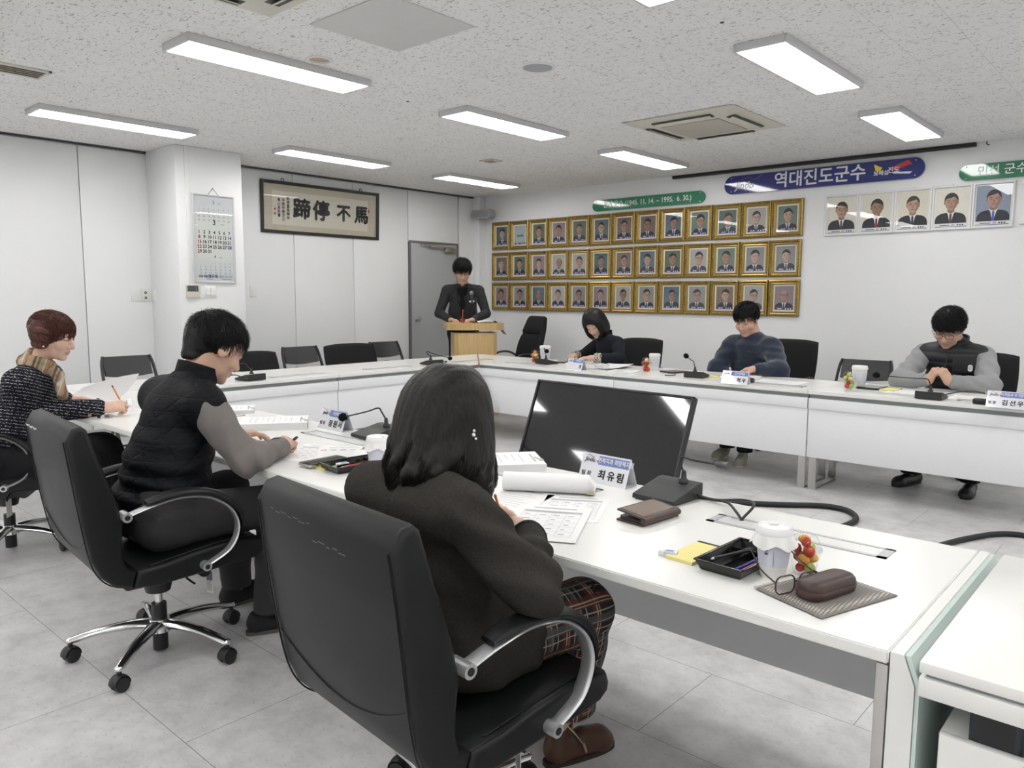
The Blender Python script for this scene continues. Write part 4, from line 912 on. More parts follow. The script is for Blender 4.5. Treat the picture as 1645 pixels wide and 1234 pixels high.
def torso(S, hip, neck, shL, shR, g=1.0, pelvis=True, drop=0.0, fr=1.32):
    lat = (shR-shL).normalized(); v = neck-hip; dn = v.normalized()
    S.cap(hip-dn*drop, hip+v*.42, .113*g, .112*g, k=.05, flat=lat, ratio=fr); S.cap(hip+v*.42, hip+v*.74, .112*g, .106*g, k=.05, flat=lat, ratio=fr*1.04)
    S.cap(shL+(shR-shL)*.14, shR+(shL-shR)*.14, .062*g, k=.05); S.cap(hip+v*.74, neck, .085*g, .058*g, k=.05)
    for sh in (shL, shR): S.cap(seg(sh, neck, .12)+dn*.004, seg(sh, neck, .80), .050*g, .046*g, k=.04)
    return S
def sleeve(S, sh, el, wr, r=(.064, .054, .042), k=.02): S.cap(sh, el, r[0], r[1], k=k+.012); S.cap(el, wr, r[1], r[2], k=k)
def body_core(hip, neck, shL, shR, arms, legs):
    """low detail body under the clothes so that it is one continuous figure"""
    S = SDF(.009, .03); torso(S, hip, neck, shL, shR, .74)
    for a in arms: sleeve(S, *a, r=(.043, .037, .027))
    for l in legs: S.cap(l[0], l[1], .068, .048); S.cap(l[1], l[2], .046, .026); S.cap(l[2], l[2]+V3(0, 0, -.045), .024)
    return S.mesh()
def trousers(parent, name, hipL, hipR, legs, mat, r=(.094, .072, .060), vox=.006, seed=0, amp=.003, flare=1.0, uv=False, high=False):
    S = SDF(vox, .03); S.cap(hipL, hipR, .105, k=.05); (S.cap(hipL+V3(0, 0, .06), hipR+V3(0, 0, .06), .108, k=.05) if high else None)
    for h, kn, an in legs: S.cap(h, kn, r[0], r[1]); S.cap(kn, an, r[1], r[2]*flare)
    V, F = S.mesh(lambda P, D: np.where(P[..., 2] < min(l[2].z for l in legs)-.012, np.maximum(D, (min(l[2].z for l in legs)-.012)-P[..., 2]), D+wave(P, 34, seed, amp)))
    at = None
    if uv:
        best = np.full(len(V), 9.0); UV = np.zeros((len(V), 2))
        for h, kn, an in legs:
            L0 = 0
            for a, b in ((h, kn), (kn, an)):
                A = np.array(a); ab = np.array(b)-A; L = np.linalg.norm(ab); d = ab/L; t = np.clip((V-A) @ d, 0, L); q = V-A-t[:, None]*d; ds = np.linalg.norm(q, axis=1)
                ref = np.cross(d, (1, 0, 0)); ref /= np.linalg.norm(ref); r2 = np.cross(d, ref); ang = np.arctan2(q @ r2, q @ ref)*.08
                m = ds < best; best[m] = ds[m]; UV[m, 0] = (L0+t)[m]; UV[m, 1] = ang[m]; L0 += L
        at = {'cuv': UV}
    return np_mesh(name, [(V, F)], mat, parent, attrs=at)
def shoe(parent, heel, d, mat, name='shoe', L=.27, shaft=.085, w=.042, solem=None, tall=1.0):
    """heel: floor point under the heel back; d: toe direction on the floor"""
    d = Vector((d[0], d[1], 0)).normalized(); X = frame(heel, d.cross(V3(0, 0, 1)), d, (0, 0, 1)); S = SDF(.0045, .02); S.X = X
    S.cap((0, .042, .038), (0, L-.05, .030), .036, w, k=.02); S.cap((0, .045, .05), (0, .055, shaft), .036, .037*tall, k=.03); S.cap((0, L*.55, .05), (0, L-.06, .034), .034, .034, k=.02)
    S.ell((0, L-.045, .022), (w, .045, .030), k=.015)
    V, F = S.mesh(lambda P, D: np.maximum(np.maximum(D, .012-P[..., 2]), P[..., 2]-shaft))
    o = np_mesh(name, [(V, F)], mat, parent)
    so = MB(); n = 28
    so.prism([(w*1.02*math.cos(a)*(.86 if math.sin(a) < 0 else 1.0), L/2+(L/2+.002)*math.sin(a)) if False else ((w*(.80+.24*min(1, max(0, math.sin(a)+.6)))*math.copysign(abs(math.cos(a))**.6, math.cos(a))), L/2+(L/2+.003)*math.copysign(abs(math.sin(a))**.8, math.sin(a))) for a in [2*PI*k/n for k in range(n)]], .015, X)
    so.build('sole', solem or BLACK, o, 30); return o
# hair ----------------------------------------------------------------------------------------
def ribbons(P, N, r0, r1):
    """P (n,m,3) strand polylines, N (n,m,3) outward: three-sided tapered strands as (V,F)"""
    n, m, _ = P.shape; Tn = np.gradient(P, axis=1); Tn /= np.maximum(np.linalg.norm(Tn, axis=2, keepdims=True), 1e-9)
    A = np.cross(Tn, N); A /= np.maximum(np.linalg.norm(A, axis=2, keepdims=True), 1e-9); B = np.cross(A, Tn)
    R = (r0+(r1-r0)*np.linspace(0, 1, m)**1.5)[None, :, None]
    V = np.stack([P+A*R, P-A*R, P+B*R*.9], 2).reshape(-1, 3)
    i = np.arange(n)[:, None, None]*m*3+np.arange(m-1)[None, :, None]*3; k = np.arange(3)[None, None, :]; k2 = (k+1) % 3
    F = np.stack(np.broadcast_arrays(i+k, i+k2, i+3+k2, i+3+k), -1).reshape(-1, 4); return V, F
def short_hair(parent, X, mat, n=1500, seed=1, comb=lambda q: np.stack([q[:, 0]*2, np.full(len(q), .6), np.full(len(q), -.5)], 1), L=.05, lift=.10, vol=1.0, hl=None, top=.0, vox=.005, rad=.0011, name='hair', drop=()):
    """solid cap of hair with a hairline plus strands combed along a direction field (head frame)"""
    c0 = np.array((0, -.020, .040+top)); R0 = np.array((.083, .099, .083))*vol
    hy, hz = hl or ([-.13, -.07, -.035, -.015, .005, .02, .05, .10], [-.085, -.075, -.02, .012, -.012, .03, .058, .066])
    S = SDF(vox, .02); S.X = X; S.ell(c0, R0)
    for d in drop: S.cap(*d)
    I = np.array(X.inverted())
    def post(P, D):
        q = P @ I[:3, :3].T+I[:3, 3]; D = D+wave(q*np.array((1, .45, 1)), 150, seed, .0035)
        return np.maximum(D, (np.interp(q[..., 1], hy, hz)-q[..., 2])*.9)
    V, F = S.mesh(post)
    rs = np.random.RandomState(seed); u = rs.normal(size=(n*4, 3)); u /= np.linalg.norm(u, axis=1)[:, None]; q = c0+u*R0*.99
    q = q[q[:, 2] > np.interp(q[:, 1], hy, hz)+.004][:n]; m = 7; pts = []; nr = []; ph = rs.normal(scale=.28, size=(len(q), 3)); ln = L*rs.uniform(.6, 1.25, len(q))
    for i in range(m):
        pts.append(q.copy()); nn = (q-c0)/R0**2; nn /= np.linalg.norm(nn, axis=1)[:, None]; nr.append(nn)
        d = comb(q)+ph; d -= nn*(d*nn).sum(1)[:, None]; d /= np.maximum(np.linalg.norm(d, axis=1), 1e-6)[:, None]; q = q+d*(ln/(m-1))[:, None]
        e = np.linalg.norm((q-c0)/R0, axis=1); q = np.where((q[:, 2] > -.01)[:, None], c0+(q-c0)/e[:, None]*(1+lift*((i+1)/m)*rs.uniform(.2, 1.0, len(q)))[:, None], q)
    Xn = np.array(X); P = np.stack(pts, 1) @ Xn[:3, :3].T+Xn[:3, 3]; N = np.stack(nr, 1) @ Xn[:3, :3].T
    return np_mesh(name, [(V, F), ribbons(P, N, rad, rad*.3)], mat, parent)
def long_hair(parent, X, mat, prof, rx, ry, n=2600, seed=1, wv=.010, lockn=30, lockr=.016, face=.95, yc=-.012, rad=.0011, zl=-.20, vox=.005, core=.93, freq=46, part=0.0):
    """hair hanging from the crown: prof [(z, radius factor)], wavy below the ears, open at the face"""
    pz = np.array([p[0] for p in prof][::-1]); pr = np.array([p[1] for p in prof][::-1]); rs = np.random.RandomState(seed)
    def path(th, z, sc, ph, amp):
        rho = np.interp(z, pz, pr)*sc; lim = face*np.clip((.10-z)/.05, 0, 1); a = np.abs(th); t2 = np.sign(th)*np.where(a < lim, lim, a)
        ramp = np.clip((-.01-z)/.10, 0, 1); rho = rho*(1+amp/.1*ramp*np.sin(z*freq+ph)); t2 = t2+ramp*amp*5*np.cos(z*freq+ph)
        return np.stack([np.sin(t2)*rx*rho+part*np.clip((z-.06)/.05, 0, 1), yc+np.cos(t2)*ry*rho, z], -1)
    pieces = []; Xn = np.array(X); W = lambda P: P @ Xn[:3, :3].T+Xn[:3, 3]
    S = SDF(vox, .016); zs = np.linspace(pz.max()-.012, zl+.03, 12)
    for th in np.linspace(-PI, PI, 26, endpoint=False):
        P = path(np.full(12, th), zs, np.full(12, core-.20), 0, 0); S.X = X
        for i in range(11): S.cap(P[i], P[i+1], .026, k=.03)
    S.ell((0, yc-.016, .034), (rx*.86, ry*.80, .080)); S.ell((0, yc-.05, -.05), (rx*.75, ry*.5, .09)); S.ell((0, .105, -.040), (.066, .085, .098), k=.012, sub=True)
    for j in range(lockn):
        th = rs.uniform(face+.05, 2*PI-face-.05); th = th-2*PI if th > PI else th; z1 = zl+rs.uniform(-.015, .04); zz = np.linspace(.03, z1, 16); ph = rs.uniform(0, 6.28)
        P = path(np.full(16, th), zz, np.full(16, rs.uniform(.86, .95)), ph, wv*1.25)
        for i in range(15): S.cap(P[i], P[i+1], lockr*min(1, (17-i)/6, .5+i/10), lockr*min(1, (16-i)/6, .5+(i+1)/10), k=.008)
    pieces.append(S.mesh(lambda P, D: D+wave(P*np.array((1, 1, .25)), 260, seed, .0016)))
    th = rs.uniform(-PI, PI, n); m = 22; z0 = pz.max()-.004*rs.rand(n); z1 = zl+rs.uniform(-.03, .05, n); s = np.linspace(0, 1, m); z = z0[:, None]+(z1-z0)[:, None]*s**1.25
    cl = np.round(th*7)/7; ph = (cl*37 % 6.28)[:, None]+rs.normal(scale=.35, size=(n, 1)); sc = rs.uniform(.96, 1.04, (n, 1))+.028*np.sin(th*19)[:, None]
    L = path(np.repeat(th[:, None], m, 1)+rs.normal(scale=.03, size=(n, 1))*s, z, np.repeat(sc, m, 1), ph, wv)
    Nn = L-np.array((0, yc, -.02)); Nn[..., 2] *= .4; Nn /= np.linalg.norm(Nn, axis=2, keepdims=True)
    pieces.append(ribbons(W(L), Nn @ Xn[:3, :3].T, rad, rad*.35))
    return np_mesh('hair', pieces, mat, parent)
# cloth materials --------------------------------------------------------------------------------
def cloth(name, c, rough=.85, nz=.18, scale=420, bump=.35, fold=.25, sheen=.03):
    if name in MATS: return MATS[name]
    t = NT(name); v = t.co(); n = t.noise(v, scale, 2); f = t.noise(v, 16, 3); c = lin(c)
    t.p(col=t.mix(n, tuple(x*(1-nz) for x in c[:3])+(1,), tuple(x*(1+nz) for x in c[:3])+(1,)), rough=rough, spec=.2, sheen=sheen)
    t.bump(t.math('MULTIPLY_ADD', f, fold*16, n), bump, .0024); MATS[name] = t.m; return t.m
def tweed():
    t = NT('boucle tweed'); v = t.co(scale=(1, 1, 1), rot=(.25, .12, 0)); w = t.n('ShaderNodeTexWave', bands_direction='Z'); t.set(w.inputs['Vector'], v); w.inputs['Scale'].default_value = 20; w.inputs['Distortion'].default_value = 2.2; w.inputs['Detail Scale'].default_value = 6
    n = t.noise(v, 190, 3, .6); l = t.math('MULTIPLY', t.math('GREATER_THAN', w.outputs['Fac'], .86), t.math('GREATER_THAN', n, .53)); d = t.math('MULTIPLY', t.math('GREATER_THAN', t.noise(v, 140, 2), .66), .35)
    t.p(col=t.mix(t.math('MAXIMUM', l, d), (.010, .011, .018, 1), (.55, .54, .55, 1)), rough=.9, spec=.15); t.bump(n, .6, .003); return t.m
def plaid(name, attr, base, lines, per):
    """woven check; attr = vector attribute or None for object space"""
    t = NT(name)
    if attr: v = t.n('ShaderNodeAttribute', attribute_name=attr).outputs['Vector']
    else: v = t.co(rot=(.5, .3, .4))
    sp = t.n('ShaderNodeSeparateXYZ'); t.set(sp.inputs[0], v); c = lin(base); col = c
    for ax in (0, 1):
        x = t.math('FRACT', t.math('MULTIPLY', sp.outputs[ax], 1/per))
        for pos, wd, cc, op in lines: col = t.mix(t.math('MULTIPLY', t.math('LESS_THAN', t.math('ABSOLUTE', t.math('SUBTRACT', x, pos)), wd), op), col, lin(cc))
    n = t.noise(t.co(), 600, 2); col = t.mix(t.math('MULTIPLY', n, .3), col, (.01, .01, .01, 1)); t.p(col=col, rough=.85, spec=.2); t.bump(n, .3, .001); return t.m
def quilt():
    t = NT('quilted nylon'); v = t.n('ShaderNodeAttribute', attribute_name='quv').outputs['Vector']; sp = t.n('ShaderNodeSeparateXYZ'); t.set(sp.inputs[0], v); u, z = sp.outputs[0], sp.outputs[1]
    def ridge(x, per): return t.math('ABSOLUTE', t.math('SUBTRACT', t.math('FRACT', t.math('MULTIPLY', x, 1/per)), .5))
    a = ridge(t.math('ADD', u, z), .115); b = ridge(t.math('SUBTRACT', u, z), .115); c = ridge(z, .0575)
    h = t.math('MINIMUM', t.math('MINIMUM', a, b), t.math('MULTIPLY', c, .7)); h = t.math('POWER', t.math('MINIMUM', t.math('MULTIPLY', h, 6), 1), .5)
    f = t.noise(t.co(scale=(1, 1, 2.6)), 13, 4, .6); n = t.noise(t.co(), 300, 2)
    t.p(col=t.mix(n, (.003, .0036, .005, 1), (.006, .0075, .010, 1)), rough=.62, spec=.16); t.bump(t.math('ADD', t.math('MULTIPLY', h, .7), t.math('MULTIPLY', f, 1.6)), .55, .008); return t.m
def puffer():
    t = NT('puffer nylon'); n = t.noise(t.co(), 200, 2); f = t.noise(t.co(scale=(1, 1, 2)), 18, 4)
    sp = t.n('ShaderNodeSeparateXYZ'); t.set(sp.inputs[0], t.co()); w = t.math('POWER', t.math('ABSOLUTE', t.math('SINE', t.math('MULTIPLY', sp.outputs[2], PI/.075))), .4)
    t.p(col=t.mix(n, (.013, .014, .017, 1), (.020, .021, .025, 1)), rough=.5, spec=.4); t.bump(t.math('MULTIPLY_ADD', w, 1.2, f), .6, .006); return t.m
SKIN_A, SKIN_B, SKIN_C = skin_mat('skin warm', (.56, .35, .255)), skin_mat('skin light', (.66, .43, .33)), skin_mat('skin tan', (.58, .365, .27))
def tubecollar(parent, name, mat, c, nrm, lat, r, h, lean=.0, thick=.006, gap=0.0, tilt=0.0):
    """standing collar: band around an axis"""
    z = Vector(nrm).normalized(); x = (Vector(lat)-z*Vector(lat).dot(z)).normalized(); y = z.cross(x); X = frame(c, x, y, z); m = MB()
    m.grid(lambda u, v: ((r[0]+lean*v)*math.cos(PI/2+gap+(2*PI-2*gap)*u), (r[1]+lean*v)*math.sin(PI/2+gap+(2*PI-2*gap)*u), h*v*(1+tilt*math.sin(PI/2+gap+(2*PI-2*gap)*u))), 33, 5, X, thick=-thick); return m.build(name, mat, parent)
def chair_clip(P, D, loc, rz):
    yl = -(P[..., 0]-loc[0])*math.sin(rz)+(P[..., 1]-loc[1])*math.cos(rz); return np.maximum(D, np.interp(P[..., 2], [.40, .44, .47, .50, .60, .70, .83, .95], [-.10, -.165, -.188, -.19, -.185, -.206, -.248, -.30])-yl)
def person(label, loc): return thing('person', label, 'person', loc)
def seg(a, b, t): return a+(b-a)*t
# --- the man in the quilted vest -------------------------------------------------------------------
def vest_man():
    p = person('person in a black quilted vest and grey shirt writing at the near table', (0, 0, 0))
    hip, neck = V3(-2.90, 1.20, .52), V3(-2.905, 1.385, 1.035); shL, shR = V3(-3.11, 1.345, .965), V3(-2.715, 1.345, .965)
    elR, wrR = V3(-2.615, 1.445, .762), V3(-2.735, 1.665, .768); elL, wrL = V3(-3.27, 1.44, .765), V3(-3.13, 1.68, .765)
    hR, kR, aR = V3(-2.82, 1.22, .535), V3(-2.715, 1.625, .545), V3(-2.775, 1.615, .095); hL, kL, aL = V3(-3.02, 1.22, .535), V3(-3.06, 1.60, .545), V3(-3.13, 1.66, .095)
    X = head_frame((-2.885, 1.485, 1.165), (.05, .86, -.52), (0, .5, .86)) @ Matrix.Scale(1.06, 4)
    hv, hf, lp = head_piece(X, neck-V3(0, .02, .01))
    core = body_core(hip, neck-V3(0, 0, .04), shL, shR, ((shL, elL, wrL), (shR, elR, wrR)), ((hL, kL, aL, V3(0, 1, 0)), (hR, kR, aR, V3(.4, .9, 0))))
    FR = limb_frame(wrR, (-.55, .80, .10), (.35, .2, .9), (-.8, -.4, .2)); FL = limb_frame(wrL, (.3, .95, 0), (0, 0, 1), (1, 0, 0))
    skin_body(p, 'body', [(hv, hf), core, hand_piece(FR, *PENF, wrist_to=seg(wrR, elR, .3)), hand_piece(FL, (.3, .3, .35, .4), wrist_to=seg(wrL, elL, .3))], lp, SKIN_A)
    brows(X, p, DARKH)
    hb = short_hair(p, X, HBLACK, 2600, 3, comb=lambda q: np.stack([q[:, 0]*3-.15, .30+q[:, 2]*4, -.55-.2*np.ones(len(q))], 1), L=.055, lift=.20, vol=1.10, hl=([-.13, -.075, -.04, -.016, .004, .02, .05, .10], [-.092, -.086, -.040, .008, -.008, .03, .05, .055]), top=.002, drop=[((0, -.080, .0), (0, -.070, -.062), .050, .040, .03)])
    sm = cloth('grey brown shirt', (.185, .168, .16), scale=700, fold=.35)
    S = SDF(.005, .02); sleeve(S, shR, elR, wrR-(wrR-elR).normalized()*.01, (.068, .060, .040)); sleeve(S, shL, elL, wrL, (.066, .056, .042)); S.cap(seg(shL, shR, .2), seg(shL, shR, .8), .06)
    np_mesh('shirt', [S.mesh(lambda P, D: D+wave(P, 42, 4, .0032)+.0075*np.sin((P @ np.array((.5, .8, .2)))*80+wave(P, 20, 2, 2.))*np.clip((P[..., 0]+2.80)*4, 0, 1))], sm, p)
    cu = MB().tube([seg(wrR, elR, .02), seg(wrR, elR, .14)], [.0415, .044], 20).tube([seg(wrL, elL, .0), seg(wrL, elL, .12)], [.0415, .044], 20).build('shirt_cuff', sm, p)
    S = SDF(.005, .03); torso(S, hip, neck, shL, shR, 1.24, drop=.015, fr=1.22); S.cap(seg(shL, shR, .02), seg(shL, shR, .98), .074, k=.04)
    for sh, el in ((shR, elR), (shL, elL)): d = (el-sh).normalized(); S.ell(sh+d*.115+V3(.02 if sh is shR else -.02, 0, 0), (.085, .085, .085), k=.015, sub=True)
    def fold(P, D):
        q = (P[..., 2]-.55)/.35; m = np.clip(1.15-q, 0, 1); return D+m*.0085*np.sin(P[..., 2]*78+wave(P, 9, 5, 2.6)+P[..., 0]*6)+wave(P, 30, 8, .002)
    V, F = S.mesh(lambda P, D: chair_clip(P, np.maximum(fold(P, D), .560+.10*np.clip(P[..., 1]-1.2, 0, .2)-P[..., 2]), (-2.918, 1.226), -.085))
    ang = np.arctan2(V[:, 0]-hip.x, -(V[:, 1]-hip.y-(V[:, 2]-.52)*.5)); vs = np_mesh('quilted_vest', [(V, F)], quilt(), p, attrs={'quv': np.stack([ang*.19, V[:, 2]], 1)})
    d = (neck-hip).normalized(); tubecollar(p, 'vest_collar', vs.data.materials[0], neck-d*.004+V3(0, .010, 0), (0, .36, .93), (1, 0, 0), (.070, .074), .075, .002, gap=.35)
    tm = cloth('charcoal trousers', (.046, .044, .045), scale=600)
    trousers(p, 'trousers', hL, hR, ((hL, kL, aL), (hR, kR, aR)), tm, (.102, .080, .066), seed=5, amp=.0035, high=True)
    sh = M('black suede', (.012, .011, .011), .8, nscale=200); so = M('rubber sole brown', (.09, .08, .07), .7)
    shoe(p, (-2.80, 1.52, 0), (.32, .95), sh, L=.285, solem=so); shoe(p, (-3.13, 1.58, 0), (-.05, 1), sh, L=.285, solem=so)
    return X, FR
XV, FRV = vest_man()
# --- the woman in the grey blazer -----------------------------------------------------------------------
def blazer_woman():
    p = person('person with wavy black hair in a dark grey blazer and plaid trousers, foreground', (0, 0, 0))
    hip, neck = V3(-1.355, 1.255, .52), V3(-1.385, 1.235, .955); shL, shR = V3(-1.555, 1.19, .885), V3(-1.195, 1.185, .885)
    elR, wrR = V3(-1.035, 1.235, .745), V3(-1.245, 1.455, .772); elL, wrL = V3(-1.68, 1.35, .752), V3(-1.55, 1.54, .765)
    hR, kR, aR = V3(-1.255, 1.27, .535), V3(-1.20, 1.63, .525), V3(-1.295, 1.69, .20); hL, kL, aL = V3(-1.44, 1.29, .535), V3(-1.46, 1.65, .525), V3(-1.53, 1.66, .20)
    X = head_frame((-1.397, 1.297, 1.073), (-.08, .93, -.36), (0, .36, .93))
    hv, hf, lp = head_piece(X, neck-V3(0, .03, 0), nr=.048)
    core = body_core(hip, neck-V3(0, 0, .04), shL, shR, ((shL, elL, wrL), (shR, elR, wrR)), ((hL, kL, V3(-1.545, 1.665, .1), V3(0, 1, 0)), (hR, kR, V3(-1.324, 1.700, .1), V3(.4, .9, 0))))
    FR = limb_frame(wrR, (-.72, .68, .05), (.3, .25, .9), (-.6, -.6, .1)); FL = limb_frame(wrL, (.4, .9, -.02), (0, 0, 1), (1, 0, 0))
    skin_body(p, 'body', [(hv, hf), core, hand_piece(FR, *PENF, wrist_to=seg(wrR, elR, .3), rs=.92), hand_piece(FL, (.25, .3, .3, .35), wrist_to=seg(wrL, elL, .3), rs=.92)], lp, SKIN_B)
    brows(X, p, DARKH)
    Xh = head_frame(X.translation+V3(.012, .008, -.016), (-.12, .985, -.12), (0, .12, .99))
    prof = [(.122, .0), (.119, .22), (.110, .46), (.092, .70), (.065, .86), (.03, .96), (-.02, 1.05), (-.07, 1.10), (-.11, 1.12), (-.15, 1.10), (-.18, 1.0), (-.21, .85)]
    long_hair(p, Xh, HBROWN, prof, .106, .114, n=4200, seed=11, wv=.0150, lockn=34, lockr=.015, face=.9, zl=-.175, rad=.0013, part=.012)
    eR = X @ V3(.083, -.004, -.035)
    e0 = V3(-1.262, 1.277, 1.052); MB().ball(e0, .0055, 12).ball(e0+V3(.002, 0, .010), .004, 10).ball(e0+V3(.004, .004, -.009), .0035, 10).ball(e0+V3(-.004, -.003, -.006), .0035, 10).build('earring', M('silver pearl', (.85, .85, .83), .15, .6), p)
    bz = NT('charcoal tweed blazer'); v = bz.co(); n = bz.noise(v, 520, 2); w = bz.n('ShaderNodeTexNoise'); bz.set(w.inputs['Vector'], bz.co(scale=(1, 1, 2.5))); w.inputs['Scale'].default_value = 330
    f = bz.noise(v, 14, 4); bz.p(col=bz.mix(bz.math('MULTIPLY', n, w.outputs['Fac']), (.012, .011, .010, 1), (.115, .106, .096, 1)), rough=.9, spec=.15); bz.bump(bz.math('MULTIPLY_ADD', f, 8, n), .55, .0030); bz = bz.m
    S = SDF(.005, .03); torso(S, hip, neck-V3(0, 0, .02), shL, shR, 1.02, drop=.02, fr=1.28); sleeve(S, shR, elR, wrR-(wrR-elR).normalized()*.03, (.064, .062, .047), k=.014); sleeve(S, shL, elL, wrL-(wrL-elL).normalized()*.02, (.062, .058, .046), k=.014)
    S.cap(hip+V3(-.05, .02, -.01), hip+V3(.065, .02, -.01), .115, k=.04); S.cap(hR, seg(hR, kR, .27), .119, .106, k=.02); S.cap(hL, seg(hL, kL, .27), .119, .106, k=.02); S.cap(seg(shR, neck, .05)+V3(0, 0, .012), seg(shR, neck, .75), .050, .045, k=.03); S.cap(seg(shL, neck, .05)+V3(0, 0, .012), seg(shL, neck, .75), .050, .045, k=.03)
    def fold(P, D):
        s = np.clip((P[..., 0]+1.21)*9, 0, 1); return D+wave(P, 26, 6, .0050)+s*.0085*np.sin(P[..., 2]*60+P[..., 1]*50+wave(P, 14, 3, 2.2))+(1-s)*np.clip((.80-P[..., 2])*6, 0, 1)*.005*np.sin(P[..., 2]*62+P[..., 0]*22+wave(P, 10, 2, 2.2))
    def seams(P, D):
        for sh, el, sx in ((shR, elR, 1), (shL, elL, -1)):
            d = np.array((el-sh).normalized()+V3(sx*.9, 0, .25)); d /= np.linalg.norm(d); q = P-np.array(sh)-d*.004; r = np.linalg.norm(q, axis=-1); D = D+.0045*np.exp(-((q @ d)/.0065)**2)*np.clip((.125-r)/.02, 0, 1)
        return D+.003*np.exp(-((P[..., 0]-hip.x+.028)/.006)**2)*(P[..., 1] < hip.y)
    j = np_mesh('blazer', [S.mesh(lambda P, D: chair_clip(P, np.maximum(seams(P, fold(P, D)), .462-P[..., 2]), (-1.323, 1.247), -.08))], bz, p)
    lat = (shR-shL).normalized(); tubecollar(p, 'blazer_collar', bz, neck-V3(0, .004, .030), (0, .15, 1), (1, 0, 0), (.070, .066), .042, -.006, gap=.5)
    MB().tube([seg(wrR, elR, .09), seg(wrR, elR, .12)], [.049, .050], 20).build('sleeve_hem', bz, p)
    pl = plaid('plaid trousers', 'cuv', (.030, .026, .026), [(.25, .13, (.13, .035, .030), .8), (.70, .10, (.10, .09, .09), .8), (.25, .018, (.50, .44, .30), .8), (.33, .012, (.50, .44, .30), .7), (.52, .016, (.42, .39, .33), .8), (.75, .014, (.26, .29, .34), .8), (.93, .016, (.50, .45, .33), .7)], .105)
    trousers(p, 'plaid_trousers', hL, hR, ((hL, kL, aL), (hR, kR, aR)), pl, (.086, .084, .082), seed=9, amp=.005, flare=1.05, uv=True)
    bm_ = M('brown leather', (.075, .032, .017), .45, nz=.15, nscale=60, bump=.15); so = M('dark heel', (.03, .02, .015), .6)
    for hx, hy, dx, dy in ((-1.34, 1.655, .30, .95), (-1.54, 1.62, -.1, 1)):
        b = shoe(p, (hx, hy, 0), (dx, dy), bm_, 'ankle_boot', L=.245, shaft=.175, w=.040, solem=so, tall=1.12)
        d = V3(dx, dy, 0).normalized(); x = d.cross(V3(0, 0, 1)); c = V3(hx, hy, 0)
        MB().tube([c+x*.041+d*.02+V3(0, 0, .165), c+x*.043+d*.07+V3(0, 0, .11), c+x*.043+d*.11+V3(0, 0, .055), c+x*.040+d*.12+V3(0, 0, .03)], .0022, 6).tube([c+x*.046+d*.105+V3(0, 0, .065), c+x*.047+d*.115+V3(0, 0, .035)], .004, 6).build('zip', M('brass zip', (.55, .42, .22), .3, 1), b)
    return X, FR
XB, FRB = blazer_woman()

